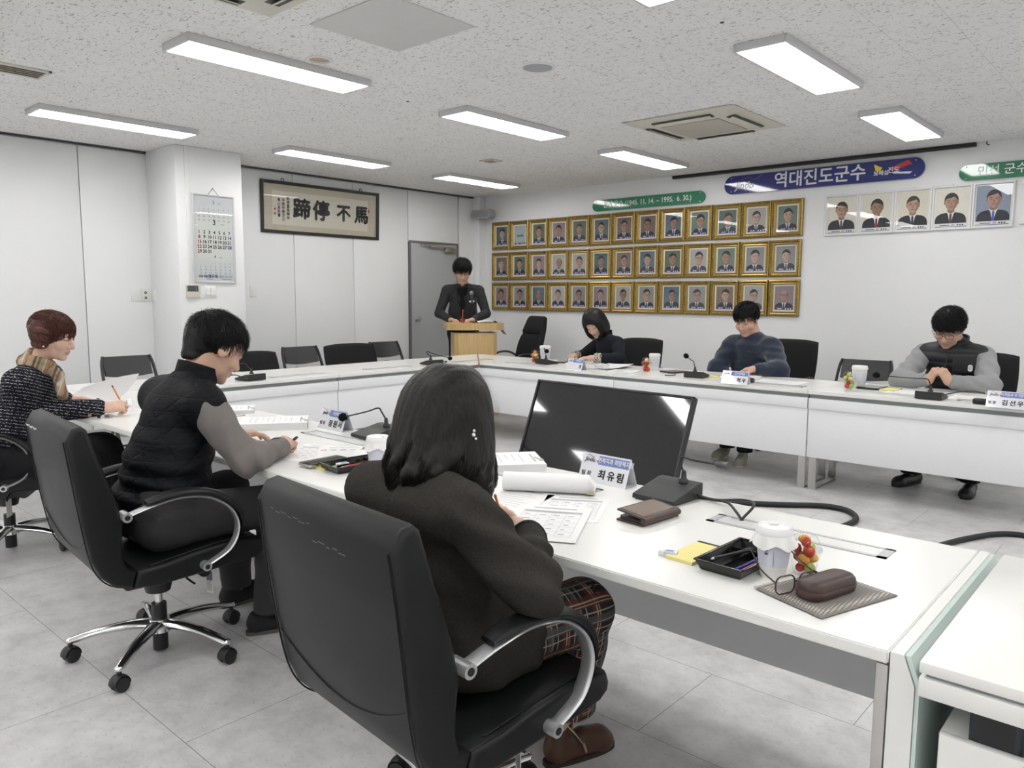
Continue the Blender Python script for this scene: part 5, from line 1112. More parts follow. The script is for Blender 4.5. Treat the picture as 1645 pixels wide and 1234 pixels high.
# --- the red-haired woman ----------------------------------------------------------------------------------
def tweed_woman():
    p = person('person with short auburn hair in a tweed jacket and checked scarf, far left', (0, 0, 0))
    hip, neck = V3(-4.62, 1.16, .52), V3(-4.47, 1.315, 1.0); shR, shL = V3(-4.36, 1.20, .935), V3(-4.62, 1.42, .935)
    elR, wrR = V3(-4.50, 1.29, .765), V3(-4.315, 1.585, .775); elL, wrL = V3(-4.82, 1.46, .765), V3(-4.88, 1.585, .77)
    hR, kR, aR = V3(-4.55, 1.12, .525), V3(-4.27, 1.47, .52), V3(-4.28, 1.56, .12); hL, kL, aL = V3(-4.69, 1.22, .525), V3(-4.42, 1.59, .52), V3(-4.44, 1.68, .12)
    X = head_frame((-4.395, 1.385, 1.160), (.70, .66, -.27), (.15, .15, .97))
    hv, hf, lp = head_piece(X, neck-V3(0, 0, .02), nr=.047, jaw=.96)
    core = body_core(hip, neck-V3(0, 0, .04), shL, shR, ((shL, elL, wrL), (shR, elR, wrR)), ((hL, kL, aL, V3(0, 1, 0)), (hR, kR, aR, V3(0, 1, 0))))
    FR = limb_frame(wrR, (.25, .96, .05), (.65, -.2, .75), (-.7, .1, .7)); FL = limb_frame(wrL, (.35, .93, 0), (0, 0, 1), (1, 0, 0))
    skin_body(p, 'body', [(hv, hf), core, hand_piece(FR, *PENF, wrist_to=seg(wrR, elR, .3), rs=.95), hand_piece(FL, (.25, .3, .35, .4), wrist_to=seg(wrL, elL, .3), rs=.92)], lp, SKIN_B)
    brows(X, p, M('auburn brow', (.05, .022, .015), .6), .0024)
    def comb(q): return np.stack([q[:, 0]*6, .55*np.ones(len(q))*np.clip(q[:, 1]*12, -.6, 1), -.9*np.ones(len(q))], 1)
    short_hair(p, X, HRED, 2400, 21, comb=comb, L=.075, lift=.10, vol=1.10, top=-.004, rad=.0012, vox=.0045, hl=([-.14, -.075, -.03, .0, .02, .045, .07, .11], [-.070, -.072, -.074, -.064, -.040, .020, .040, .044]),
               drop=[((s*.072, -.018, .02), (s*.068, -.012, -.048), .026, .022, .03) for s in (-1, 1)]+[((s*.055, -.055, .02), (s*.050, -.050, -.048), .034, .026, .04) for s in (-1, 1)]+[((0, -.080, .02), (0, -.066, -.045), .036, .028, .04)])
    MB().ball(X @ V3(.082, .002, -.050), .005, 10).build('earring', M('silver pearl', (.85, .85, .83), .15, .6), p)
    tw = tweed(); lat = (shR-shL).normalized()
    S = SDF(.006, .03); torso(S, hip, neck-V3(0, 0, .015), shL, shR, 1.10, drop=.03, fr=1.28); sleeve(S, shR, elR, seg(wrR, elR, .10), (.072, .064, .046), k=.015); sleeve(S, shL, elL, seg(wrL, elL, .10), (.068, .058, .044), k=.015)
    np_mesh('tweed_jacket', [S.mesh(lambda P, D: np.maximum(D+wave(P, 28, 31, .004), .50-P[..., 2]))], tw, p)
    d = (wrR-elR).normalized(); a = d.cross(V3(0, 0, 1)).normalized(); b = a.cross(d); c = seg(wrR, elR, .10)
    MB().tube([c+a*(.047+.002*math.sin(k*2.4))*math.cos(2*PI*k/36)+b*(.047+.002*math.sin(k*2.4))*math.sin(2*PI*k/36) for k in range(37)], .006, 6).build('frayed_cuff', tw, p)
    MB().lathe([(.009, -.002), (.009, .002), (.004, .003), (.0001, .003)], 14, frame(seg(wrR, elR, .2)-b*.030+a*.037, b, d, a)).build('button', M('old brass', (.30, .24, .12), .35, .8), p)
    sc = plaid('camel check scarf', None, (.42, .31, .20), [(.25, .06, (.05, .04, .035), .75), (.45, .06, (.05, .04, .035), .6), (.72, .03, (.70, .66, .58), .7), (.9, .015, (.35, .05, .04), .7)], .10)
    S = SDF(.005, .012); z = (X.translation-neck).normalized(); c0 = neck+z*.012
    for k in range(14):
        t0, t1 = 2*PI*k/14, 2*PI*(k+1)/14; x = lat; y = z.cross(x); q = lambda t, h, r: c0+x*r*math.cos(t)+y*r*math.sin(t)+z*(h+.012*math.sin(t*2))
        S.cap(q(t0, .0, .068), q(t1, .0, .068), .024, k=.01); S.cap(q(t0, .035, .060), q(t1, .035, .060), .020, k=.01)
    f = V3(.75, .66, 0); S.chain([c0+f*.07, c0+f*.105-V3(0, 0, .06), c0+f*.125-V3(0, 0, .16)], [.022, .026, .024], flat=lat, ratio=1.5)
    np_mesh('checked_scarf', [S.mesh(lambda P, D: D+wave(P, 60, 33, .003))], sc, p)
    sk = cloth('black pleated skirt', (.008, .008, .010), scale=200, fold=.2)
    S = SDF(.006, .05); S.cap(hL, hR, .115); S.cap(hR, kR, .105, .095); S.cap(hL, kL, .105, .095); S.cap(seg(hL, hR, .5), seg(kL, kR, .5), .10, .09); S.cap(kR, aR+V3(0, 0, .15), .095, .10); S.cap(kL, aL+V3(0, 0, .15), .095, .10); S.cap(seg(kL, kR, .5), seg(aL, aR, .5)+V3(0, 0, .15), .09, .10)
    np_mesh('pleated_skirt', [S.mesh(lambda P, D: np.maximum(D+.003*np.sin((P @ np.array((.66, -.75, 0)))*210), .22-P[..., 2]))], sk, p)
    sh = M('black leather shoe', (.010, .010, .010), .3)
    shoe(p, (-4.33, 1.50, 0), (.6, .8), sh, L=.24); shoe(p, (-4.49, 1.62, 0), (.6, .8), sh, L=.24)
    return X, FR
XT1, FRT = tweed_woman()
def lapels(p, mat, shirtmat, neck, up, fwd, lat, length=.30, w=.055, dep=.105):
    """shirt front panel and two lapels lying on the chest"""
    m = MB(); m.grid(lambda u, v: neck-up*(length*v)+lat*((u-.5)*2*w*(1-.75*v))+fwd*(dep*(.52+.50*math.sin(min(1, .25+v*.9)*PI*.5))+.004-.02*(2*u-1)**2), 9, 13, thick=.004); m.build('shirt_front', shirtmat, p)
    for s in (-1, 1):
        m = MB(); m.grid(lambda u, v: neck+up*(.022*(1-v))-up*(length*v)+lat*s*((.030+.044*(1-v)**.7)*(1-u)+u*(.060+.035*math.sin(PI*min(1, v*1.15))) if v < .97 else .02)+fwd*(dep*(.50+.54*math.sin(min(1, .25+v*.9)*PI*.5))+.007-.020*u), 6, 13, thick=.005); m.build('lapel', mat, p)
# --- the standing man at the podium ---------------------------------------------------------------------------
def standing_man():
    p = person('person in glasses and dark suit jacket standing behind the wooden podium', (0, 0, 0))
    f = V3(.666, -.745, 0); l = V3(-.745, -.666, 0)      # facing, and his right side
    c = V3(-6.725, 6.625, 0); hip, neck = c+V3(0, 0, .96), c+f*.03+V3(0, 0, 1.505); shR, shL = c+l*.195+V3(0, 0, 1.432), c-l*.195+V3(0, 0, 1.432)
    elR, wrR = c+l*.285+f*.05+V3(0, 0, 1.16), c+l*.13+f*.25+V3(0, 0, 1.085); elL, wrL = c-l*.285+f*.05+V3(0, 0, 1.16), c-l*.13+f*.25+V3(0, 0, 1.085)
    hR, kR, aR = c+l*.09+V3(0, 0, .93), c+l*.095+f*.02+V3(0, 0, .50), c+l*.10+V3(0, 0, .09); hL, kL, aL = c-l*.09+V3(0, 0, .93), c-l*.095+f*.02+V3(0, 0, .50), c-l*.10+V3(0, 0, .09)
    X = head_frame(c+f*.085+V3(0, 0, 1.652), f-l*.22+V3(0, 0, -.42), (.0, .0, 1)) @ Matrix.Scale(1.14, 4)
    hv, hf, lp = head_piece(X, neck, vox=.0035)
    core = body_core(hip, neck-V3(0, 0, .04), shL, shR, ((shL, elL, wrL), (shR, elR, wrR)), ((hL, kL, aL, f), (hR, kR, aR, f)))
    FR = limb_frame(wrR, -l*.6+f*.8, (0, 0, 1), -l); FL = limb_frame(wrL, l*.6+f*.8, (0, 0, 1), l)
    skin_body(p, 'body', [(hv, hf), core, hand_piece(FR, (.3, .4, .4, .45), wrist_to=seg(wrR, elR, .3), vox=.0032), hand_piece(FL, (.3, .4, .4, .45), wrist_to=seg(wrL, elL, .3), vox=.0032)], lp, SKIN_C)
    brows(X, p, DARKH); glasses(X, p, M('thin metal rim', (.30, .28, .25), .3, .9), .0011)
    short_hair(p, X, HBLACK, 1500, 41, comb=lambda q: np.stack([q[:, 0]*4+.3, 1.2*np.clip(q[:, 2]*9, -.4, 1), -.3-.2*np.ones(len(q))], 1), L=.065, lift=.30, vol=1.10, top=.008, rad=.0016, hl=([-.13, -.075, -.04, -.016, .004, .02, .05, .10], [-.070, -.06, -.015, .012, -.004, .03, .040, .044]))
    jm = cloth('dark grey suiting', (.030, .031, .034), scale=500); S = SDF(.006, .03); torso(S, hip, neck-V3(0, 0, .03), shL, shR, 1.05, fr=1.35)
    S.cap(hip, hip-V3(0, 0, .12), .122, .128, flat=l, ratio=1.35, k=.04); sleeve(S, shR, elR, seg(wrR, elR, .12), (.066, .056, .043), k=.012); sleeve(S, shL, elL, seg(wrL, elL, .12), (.066, .056, .043), k=.012)
    np_mesh('suit_jacket', [S.mesh(lambda P, D: np.maximum(D+wave(P, 24, 44, .003), .815-P[..., 2]))], jm, p)
    lapels(p, jm, cloth('black shirt', (.006, .006, .008), scale=500), neck-V3(0, 0, .035), V3(0, 0, 1), f, l, length=.36, w=.062, dep=.118)
    tubecollar(p, 'shirt_collar', cloth('charcoal collar', (.03, .033, .036)), neck-V3(0, 0, .03), f*.25+V3(0, 0, 1), l, (.068, .064), .05, -.004, gap=.35)
    X2 = frame(c-l*.115+f*.142+V3(0, 0, 1.305), -l+V3(0, 0, .10), V3(0, 0, 1), f)
    MB().box((0, 0, 0), (.062, .020, .004), X2, bev=.001).build('name_badge', M('badge white', (.75, .75, .75), .35), p)
    trousers(p, 'trousers', hL, hR, ((hL, kL, aL), (hR, kR, aR)), cloth('black navy trousers', (.008, .009, .016), scale=500), (.090, .072, .062), seed=45)
    for h in (c+l*.10-f*.06, c-l*.10-f*.06): shoe(p, h, f, M('black leather shoe', (.010, .010, .010), .3))
standing_man()
# --- the three people at the far row --------------------------------------------------------------------------------
def bob_woman():
    p = person('person with a black bob in a navy jacket reading at the far row', (0, 0, 0))
    hip, neck = V3(-4.44, 6.60, .52), V3(-4.53, 6.49, .975); shR, shL = V3(-4.665, 6.60, .895), V3(-4.335, 6.44, .905)
    elR, wrR = V3(-4.76, 6.42, .765), V3(-4.73, 6.24, .775); elL, wrL = V3(-4.24, 6.32, .765), V3(-4.43, 6.13, .775)
    hR, kR, aR = V3(-4.53, 6.58, .525), V3(-4.57, 6.15, .51), V3(-4.57, 6.15, .10); hL, kL, aL = V3(-4.35, 6.56, .525), V3(-4.37, 6.12, .51), V3(-4.37, 6.12, .10)
    X = head_frame((-4.590, 6.40, 1.090), (.12, -.88, -.52), (-.16, -.3, .92)) @ Matrix.Scale(1.07, 4)
    hv, hf, lp = head_piece(X, neck-V3(0, 0, .02), nr=.046, jaw=.94)
    core = body_core(hip, neck-V3(0, 0, .04), shL, shR, ((shL, elL, wrL), (shR, elR, wrR)), ((hL, kL, aL, V3(0, -1, 0)), (hR, kR, aR, V3(0, -1, 0))))
    FR = limb_frame(wrR, (.3, -.95, 0), (0, 0, 1), (1, 0, 0)); FL = limb_frame(wrL, (-.75, -.65, 0), (0, 0, 1), (-1, .6, 0))
    skin_body(p, 'body', [(hv, hf), core, hand_piece(FR, (.3, .35, .4, .45), wrist_to=seg(wrR, elR, .3), vox=.0032, rs=.95), hand_piece(FL, (.3, .35, .4, .45), wrist_to=seg(wrL, elL, .3), vox=.0032, rs=.95)], lp, SKIN_B)
    brows(X, p, DARKH, .0022)
    prof = [(.122, .0), (.119, .25), (.108, .50), (.09, .74), (.065, .90), (.03, 1.0), (-.02, 1.03), (-.06, 1.02), (-.10, .98), (-.13, .90)]
    long_hair(p, X, HBLACK, prof, .095, .112, n=1500, seed=51, wv=.001, lockn=16, lockr=.011, face=.98, zl=-.115, rad=.0015, vox=.005)
    jm = cloth('navy black jacket', (.010, .012, .019), scale=300, fold=.5); S = SDF(.006, .03); torso(S, hip, neck-V3(0, 0, .02), shL, shR, 1.06, drop=.02, fr=1.28)
    sleeve(S, shR, elR, seg(wrR, elR, .25), (.066, .058, .046), k=.015); sleeve(S, shL, elL, seg(wrL, elL, .28), (.068, .060, .048), k=.015)
    np_mesh('jacket', [S.mesh(lambda P, D: D+wave(P, 30, 52, .005))], jm, p)
    tubecollar(p, 'jacket_collar', jm, neck-V3(0, 0, .02), (-.2, -.3, 1), shR-shL, (.064, .075), .055, .012, gap=.4, thick=.008)
    m = MB()
    ck = plaid('checked cuff', None, (.62, .56, .47), [(.3, .09, (.03, .03, .035), .85), (.7, .05, (.03, .03, .035), .7)], .035)
    for n_, (w_, e_) in enumerate(((wrR, elR), (wrL, elL))): MB().tube([seg(w_, e_, .08), seg(w_, e_, .32)], [.045, .052], 18).build('checked_cuff', ck, p)
    trousers(p, 'trousers', hL, hR, ((hL, kL, aL), (hR, kR, aR)), cloth('black navy trousers', (.008, .009, .016)), (.088, .07, .06), vox=.008, seed=53)
    for h in ((-4.57, 6.22), (-4.37, 6.19)): shoe(p, (*h, 0), (0, -1), M('black leather shoe', (.010, .010, .010), .3), L=.24)
bob_woman()
def sweater_man():
    p = person('person in a navy sweater with head bowed at the far row', (0, 0, 0))
    hip, neck = V3(-2.93, 6.62, .53), V3(-2.955, 6.50, 1.035); shR, shL = V3(-3.160, 6.52, .940), V3(-2.745, 6.44, .940)
    elR, wrR = V3(-3.215, 6.36, .735), V3(-3.06, 6.34, .640); elL, wrL = V3(-2.61, 6.27, .765), V3(-2.73, 6.08, .785)
    hR, kR, aR = V3(-3.03, 6.60, .53), V3(-3.06, 6.12, .52), V3(-2.98, 6.14, .10); hL, kL, aL = V3(-2.83, 6.60, .53), V3(-2.80, 6.12, .52), V3(-2.78, 6.05, .10)
    X = head_frame((-2.985, 6.425, 1.175), (-.02, -.90, -.38), (-.05, -.3, .95)) @ Matrix.Scale(1.14, 4)
    hv, hf, lp = head_piece(X, neck, jaw=1.10, nr=.062)
    core = body_core(hip, neck-V3(0, 0, .04), shL, shR, ((shL, elL, wrL), (shR, elR, wrR)), ((hL, kL, aL, V3(0, -1, 0)), (hR, kR, aR, V3(0, -1, 0))))
    FR = limb_frame(wrR, (.6, -.8, 0), (0, 0, 1), (1, 0, 0)); FL = limb_frame(wrL, (-.92, -.25, -.10), (0, -.1, 1), (-.2, -.9, 0))
    skin_body(p, 'body', [(hv, hf), core, hand_piece(FR, (.3, .35, .4, .45), wrist_to=seg(wrR, elR, .3), vox=.0032), hand_piece(FL, (.35, .45, .5, .55), wrist_to=seg(wrL, elL, .3), vox=.003, rs=1.1)], lp, SKIN_C)
    brows(X, p, DARKH, .0034)
    short_hair(p, X, HBLACK, 1600, 61, comb=lambda q: np.stack([q[:, 0]*5+.2, 1.0*np.clip(q[:, 2]*8, -.5, 1), -.5*np.ones(len(q))], 1), L=.06, lift=.16, vol=1.10, top=.006, rad=.0016, hl=([-.13, -.075, -.04, -.016, .004, .02, .05, .10], [-.070, -.06, -.02, .008, -.004, .035, .048, .050]))
    sw = cloth('navy sweater', (.018, .027, .050), scale=350, fold=.5, bump=.5, sheen=.4); S = SDF(.006, .03); torso(S, hip, neck-V3(0, 0, .01), shL, shR, 1.30, drop=.02, fr=1.48)
    sleeve(S, shR, elR, seg(wrR, elR, .1), (.084, .076, .052), k=.05); sleeve(S, shL, elL, seg(wrL, elL, .1), (.086, .080, .052), k=.05)
    np_mesh('navy_sweater', [S.mesh(lambda P, D: D+wave(P, 26, 62, .007)+.003*np.sin(P[..., 2]*70+wave(P, 12, 5, 2.5)))], sw, p)
    tubecollar(p, 'ribbed_neckline', sw, neck-V3(0, 0, .012), (-.1, -.3, 1), shR-shL, (.076, .073), .026, -.002); tubecollar(p, 'shirt_collar', M('collar white', (.70, .71, .74), .7), neck-V3(0, 0, .01), (-.1, -.3, 1), shR-shL, (.070, .072), .040, .0, gap=.5, thick=.004)
    MB().tube([seg(wrL, elL, .06), seg(wrL, elL, .24)], [.051, .055], 18).build('ribbed_cuff', sw, p)
    trousers(p, 'trousers', hL, hR, ((hL, kL, aL), (hR, kR, aR)), cloth('dark slacks', (.02, .02, .024)), (.10, .08, .066), vox=.008, seed=63)
    sn = M('beige sneaker', (.36, .34, .28), .7, nz=.15); so = M('sneaker sole', (.60, .58, .50), .6)
    shoe(p, (-3.03, 6.22, 0), (.15, -1), sn, 'sneaker', L=.28, w=.048, solem=so); shoe(p, (-2.80, 6.07, 0), (.35, -1), sn, 'sneaker', L=.28, w=.048, solem=so)
sweater_man()
def puffer_man():
    p = person('person in black puffer vest and grey sweatshirt with clasped hands, far row', (0, 0, 0))
    hip, neck = V3(-1.375, 6.64, .53), V3(-1.375, 6.51, 1.035); shR, shL = V3(-1.58, 6.49, .940), V3(-1.165, 6.49, .940)
    elR, wrR = V3(-1.645, 6.19, .765), V3(-1.435, 6.105, .790); elL, wrL = V3(-1.075, 6.19, .768), V3(-1.305, 6.105, .790)
    hR, kR, aR = V3(-1.47, 6.62, .53), V3(-1.55, 6.14, .52), V3(-1.53, 6.17, .10); hL, kL, aL = V3(-1.27, 6.62, .53), V3(-1.17, 6.14, .52), V3(-1.14, 6.14, .10)
    X = head_frame((-1.395, 6.405, 1.150), (-.08, -.85, -.50), (.05, -.3, .95)) @ Matrix.Scale(1.12, 4)
    hv, hf, lp = head_piece(X, neck, jaw=1.08, nr=.062)
    core = body_core(hip, neck-V3(0, 0, .04), shL, shR, ((shL, elL, wrL), (shR, elR, wrR)), ((hL, kL, aL, V3(0, -1, 0)), (hR, kR, aR, V3(0, -1, 0))))
    FR = limb_frame(wrR, (.48, -.28, .82), (-.72, -.62, .25), (.2, .95, .2)); FL = limb_frame(wrL, (-.48, -.28, .82), (.72, -.62, .25), (-.2, .95, .2))
    cl = (1.05, 1.0, 1.0, .95)
    skin_body(p, 'body', [(hv, hf), core, hand_piece(FR, cl, wrist_to=seg(wrR, elR, .3), vox=.003, rs=1.08), hand_piece(FL, cl, wrist_to=seg(wrL, elL, .3), vox=.003, rs=1.08)], lp, SKIN_A)
    brows(X, p, DARKH, .0034); glasses(X, p, M('dark spectacle rim', (.02, .018, .022), .3), .0018)
    short_hair(p, X, HBLACK, 1700, 71, comb=lambda q: np.stack([-.8*np.ones(len(q))*np.clip(q[:, 1]*14+.3, 0, 1)+q[:, 0]*3, .7*np.clip(q[:, 2]*8, -.5, 1), -.4*np.ones(len(q))], 1), L=.07, lift=.24, vol=1.12, top=.008, rad=.0017, hl=([-.13, -.075, -.04, -.016, .004, .02, .05, .10], [-.070, -.06, -.02, .008, -.004, .03, .038, .040]))
    gm_ = cloth('heather grey sweatshirt', (.27, .275, .28), scale=300, nz=.12, fold=.6, sheen=.2); S = SDF(.006, .03); torso(S, hip, neck, shL, shR, 1.10, fr=1.40)
    sleeve(S, shR, elR, seg(wrR, elR, .14), (.078, .074, .048), k=.03); sleeve(S, shL, elL, seg(wrL, elL, .14), (.078, .074, .048), k=.03)
    np_mesh('sweatshirt', [S.mesh(lambda P, D: D+wave(P, 28, 72, .006)+.003*np.sin((P @ np.array((.6, .3, .8)))*75+wave(P, 14, 6, 2.5)))], gm_, p)
    for w_, e_ in ((wrR, elR), (wrL, elL)): MB().tube([seg(w_, e_, .10), seg(w_, e_, .28)], [.047, .053], 18).build('ribbed_cuff', gm_, p)
    pm = puffer(); S = SDF(.006, .03); torso(S, hip, neck, shL, shR, 1.32, drop=.02, fr=1.24); S.cap(seg(shL, shR, .10), seg(shL, shR, .90), .088, k=.03)
    for sh, el, sg in ((shR, elR, -1), (shL, elL, 1)): S.ell(sh+(el-sh).normalized()*.11+V3(sg*.065, 0, 0), (.080, .105, .115), k=.015, sub=True)
    np_mesh('puffer_vest', [S.mesh(lambda P, D: D+.005*(np.abs(np.sin(P[..., 2]*PI/.075))**.5-.7)*-1)], pm, p)
    tubecollar(p, 'vest_collar', pm, neck-V3(0, -.012, .02), (0, -.28, 1), shR-shL, (.082, .086), .075, .006, gap=.42, thick=.012)
    f = V3(0, -1, .1).normalized(); MB().tube([(-1.385, 6.37, .965), (-1.385, 6.345, .90), (-1.385, 6.335, .80)], .004, 6).build('zip', M('dark zip', (.03, .03, .03), .35, .6), p)
    MB().box((-1.265, 6.338, .895), (.15, .022, .115), bev=.008).build('chest_pocket', M('pocket black', (.006, .006, .008), .6), p)
    m = MB().mat(0).prism(rrect(.030, .048, .013, 5), .003, frame((-1.222, 6.326, .875), (1, 0, 0), (0, 0, 1), (0, -1, 0))); put_text(m.mat(1), 'C', .026, frame((-1.222, 6.3225, .875), (1, 0, 0), (0, 0, 1), (0, -1, 0)), .02)
    m.build('logo_patch', [M('patch white', (.78, .78, .78), .6), M('patch grey', (.30, .30, .31), .6)], p, 0)
    trousers(p, 'trousers', hL, hR, ((hL, kL, aL), (hR, kR, aR)), cloth('black slacks', (.008, .008, .010)), (.10, .08, .070), vox=.008, seed=73)
    bs = M('black leather shoe', (.010, .010, .010), .3)
    shoe(p, (-1.49, 6.27, 0), (-.35, -1), bs, L=.30, w=.046); shoe(p, (-1.14, 6.23, 0), (.06, -1), bs, L=.30, w=.046)
puffer_man()
# ---- things on the tables and floor ------------------------------------------------------------
def onface(o, x, y, z): return frame(o, x, y, z)
FOAM = M('black foam', (.008, .008, .008), .95, nz=.4, nscale=500, bump=.6, spec=.1)
MICB = M('microphone grey black', (.020, .021, .022), .5, nz=.15, nscale=300)
def microphone(label, x, y, rz, root, top, tip, foam=True, cable=None):
    """conference microphone: wedge base low at the seated side, gooseneck to a capsule; root/top/tip in world space"""
    o = thing('conference_microphone', label, 'microphone', (x, y, TH), rz, 'gooseneck conference microphones')
    I = (T(x, y, TH) @ R(rz)).inverted(); rt, tp, ti = [I @ Vector(p) for p in (root, top, tip)]
    m = MB(); P = [(-.085, .004), (.085, .004), (.085, .052), (.062, .052), (-.083, .018)]
    m.prism([(a, b) for a, b in P], .158, frame((-.079, 0, 0), (0, 1, 0), (0, 0, 1), (1, 0, 0))); m.build('base', MICB, o, 20)
    MB().box((0, -.010, .034), (.13, .125, .002), T(0, 0, 0) @ T(0, -.010, .034) @ R(.235, 'X') @ T(0, .010, -.034)).build('speaker_mesh', M('speaker mesh', (.030, .031, .033), .6, nz=.35, nscale=900), o)
    for sx in (-.06, .06): MB().cyl((sx, -.06, 0), (sx, -.06, .006), .008, n=10).cyl((sx, .06, 0), (sx, .06, .006), .008, n=10).build('rubber_foot', BLACK, o)
    rb = Vector((rt.x, rt.y, .05)); MB().lathe([(.017, 0), (.016, .008), (.010, .014), (.008, .034), (.0055, .04)], 18, T(*rb)).build('neck_socket', BLACK, o)
    pts = curve_pts([rb+Vector((0, 0, .03)), seg(rb, tp, .8), tp+(ti-tp)*.06+Vector((0, 0, .004)), seg(tp, ti, .35), ti], 7)
    nk = MB().tube(pts, .0036, 8).build('gooseneck', BLACK, o); d = (ti-tp).normalized(); q = d.to_track_quat('Z', 'Y').to_matrix().to_4x4()
    if foam: MB().ball((0, 0, 0), .021, 18, (1, 1, 1.15), Matrix.Translation(ti) @ q).build('foam_windscreen', FOAM, o)
    else: MB().lathe([(.005, -.035), (.0095, -.030), (.0115, -.012), (.0115, .010), (.0105, .012), (.0001, .0125)], 20, Matrix.Translation(ti) @ q).build('capsule', M('capsule grey', (.10, .10, .105), .35, .6), o)
    if cable: MB().tube(curve_pts([I @ Vector(p) for p in cable], 8), .0042, 8).build('cable', BLACK, o)
    return o
Zt = TH
microphone('microphone on the near table, bare capsule and cables running into a flap', -1.265, 2.185, -.06, (-1.235, 2.235, .77), (-1.245, 2.225, .852), (-1.075, 2.205, .855), foam=False,
           cable=[(-1.20, 2.23, Zt+.02), (-1.12, 2.235, Zt+.012), (-1.02, 2.23, Zt+.03), (-.965, 2.18, Zt+.035), (-.97, 2.115, Zt+.006), (-.975, 2.10, Zt-.01)])
tag(MB().tube(curve_pts([(-1.20, 2.24, Zt+.006), (-1.13, 2.25, Zt+.006), (-1.06, 2.20, Zt+.02), (-1.0, 2.13, Zt+.02), (-.955, 2.105, Zt-.01)], 8), .0042, 8).build('cable', BLACK), 'second black cable looping from the bare microphone into the table flap', 'cable')
microphone('microphone with foam ball by the nameplate of the quilted-vest man', -2.83, 2.215, -.12, (-2.80, 2.255, .77), (-2.815, 2.235, .855), (-3.06, 2.20, .79))
microphone('microphone on left row behind the quilted-vest man', -5.44, 3.06, -PI/2+.1, (-5.42, 3.06, .77), (-5.45, 3.035, .845), (-5.52, 2.93, .855),
           cable=[(-5.40, 3.0, Zt+.02), (-5.44, 2.92, Zt+.05), (-5.47, 2.85, Zt+.015), (-5.45, 2.8, Zt+.006)])
microphone('microphone on left row with its neck bent right, nearest the podium', -5.43, 4.93, -PI/2-.2, (-5.41, 4.90, .77), (-5.44, 4.87, .848), (-5.46, 5.20, .765),
           cable=[(-5.38, 4.98, Zt+.02), (-5.36, 5.06, Zt+.03), (-5.42, 5.09, Zt+.006)])
microphone('microphone at the far left corner beside a fruit cup', -4.72, 5.79, PI-.2, (-4.69, 5.74, .77), (-4.70, 5.72, .875), (-4.615, 5.66, .855))
microphone('microphone in front of the man in the navy sweater', -3.06, 5.70, PI+.15, (-3.055, 5.66, .77), (-3.065, 5.655, .845), (-3.14, 5.66, .893))
microphone('microphone with long horizontal neck before the puffer-vest man', -1.29, 5.58, PI, (-1.285, 5.53, .77), (-1.295, 5.52, .85), (-1.62, 5.52, .855),
           cable=[(-1.25, 5.54, Zt+.02), (-1.10, 5.60, Zt+.065), (-.97, 5.58, Zt+.055), (-.93, 5.52, Zt+.008), (-.98, 5.50, Zt+.006)])
# name plates
BAND = M('nameplate blue band', (.16, .22, .52), .4); TENT = M('nameplate card', (.74, .75, .79), .15, nz=.01, coat=.5); LOGO = M('logo navy', (.06, .06, .12), .5)
def nameplate(label, x, y, rz, name, dept, rank='팀장'):
    o = thing('nameplate', label, 'nameplate', (x, y, TH), rz, 'folded desk nameplates'); w, h, dp = .208, .098, .072
    m = MB(); a = math.atan2(dp/2, h); L = math.hypot(dp/2, h)
    XF = frame((0, 0, 0), (1, 0, 0), (0, math.sin(a), math.cos(a)), (0, -math.cos(a), math.sin(a)))
    XR_ = frame((0, dp, 0), (-1, 0, 0), (0, -math.sin(a), math.cos(a)), (0, math.cos(a), math.sin(a)))
    for X in (XF, XR_): m.box((0, L/2, -.0008), (w, L, .0016), X)
    m.box((0, dp/2, .001), (w, dp-.004, .0016)); m.build('folded_card', TENT, o, 0)
    for X in (XF, XR_):
        MB().box((.035, L*.79, .0004), (w*.63, L*.30, .0006), X).build('blue_band', BAND, o, 0)
        m = put_text(MB(), dept, .021, X @ T(.035, L*.79, .0009), .02, sx=.85); m.build('department_lettering', SIGNW, o, 0)
        m = put_text(MB(), 'Jindo', .022, X @ T(-.066, L*.77, .0006) @ Matrix(((1, .2, 0, 0), (0, 1, 0, 0), (0, 0, 1, 0), (0, 0, 0, 1))), .015); m.tube([X @ Vector((-.088+.044*t, L*.90+.004*math.sin(t*6), .0006)) for t in [k/8 for k in range(9)]], [.0003+.0008*math.sin(PI*k/8) for k in range(9)], 5); m.build('logo', LOGO, o, 0)
        MB().box((-.033, L*.75, .0004), (.006, .010, .0005), X).build('logo_seal', MATS['seal red'], o, 0)
        m = MB()
        if rank: put_text(m, rank[0], .020, X @ T(-.085, L*.28, .0006), .02); put_text(m, rank[1], .020, X @ T(-.060, L*.28, .0006), .02)
        n = len(name)
        for k, ch in enumerate(name): put_text(m, ch, .036, X @ T(-.005+.040*(k+3-n), L*.30, .0006), .03)
        m.build('name_lettering', INK, o, 0)
    return o
nameplate('white nameplate with black lettering on the near table before the television', -1.535, 2.19, -.03, '최유림', '주민복지과 희망복지팀')
nameplate('white nameplate partly hidden by the foam-ball microphone on the near table', -3.145, 2.18, -.02, '장원서', '여성복지팀')
nameplate('white nameplate at the far row by the woman with bobbed hair', -4.175, 5.50, -.20, '경', '가족행복팀', '')
nameplate('white nameplate at the far row before the navy-sweater man', -2.61, 5.44, .03, '혁우', '인구정책팀', '')
nameplate('white nameplate cut off by the right edge of the photo', -.845, 5.40, -.03, '김선우', '도시개발과 주거환경팀')
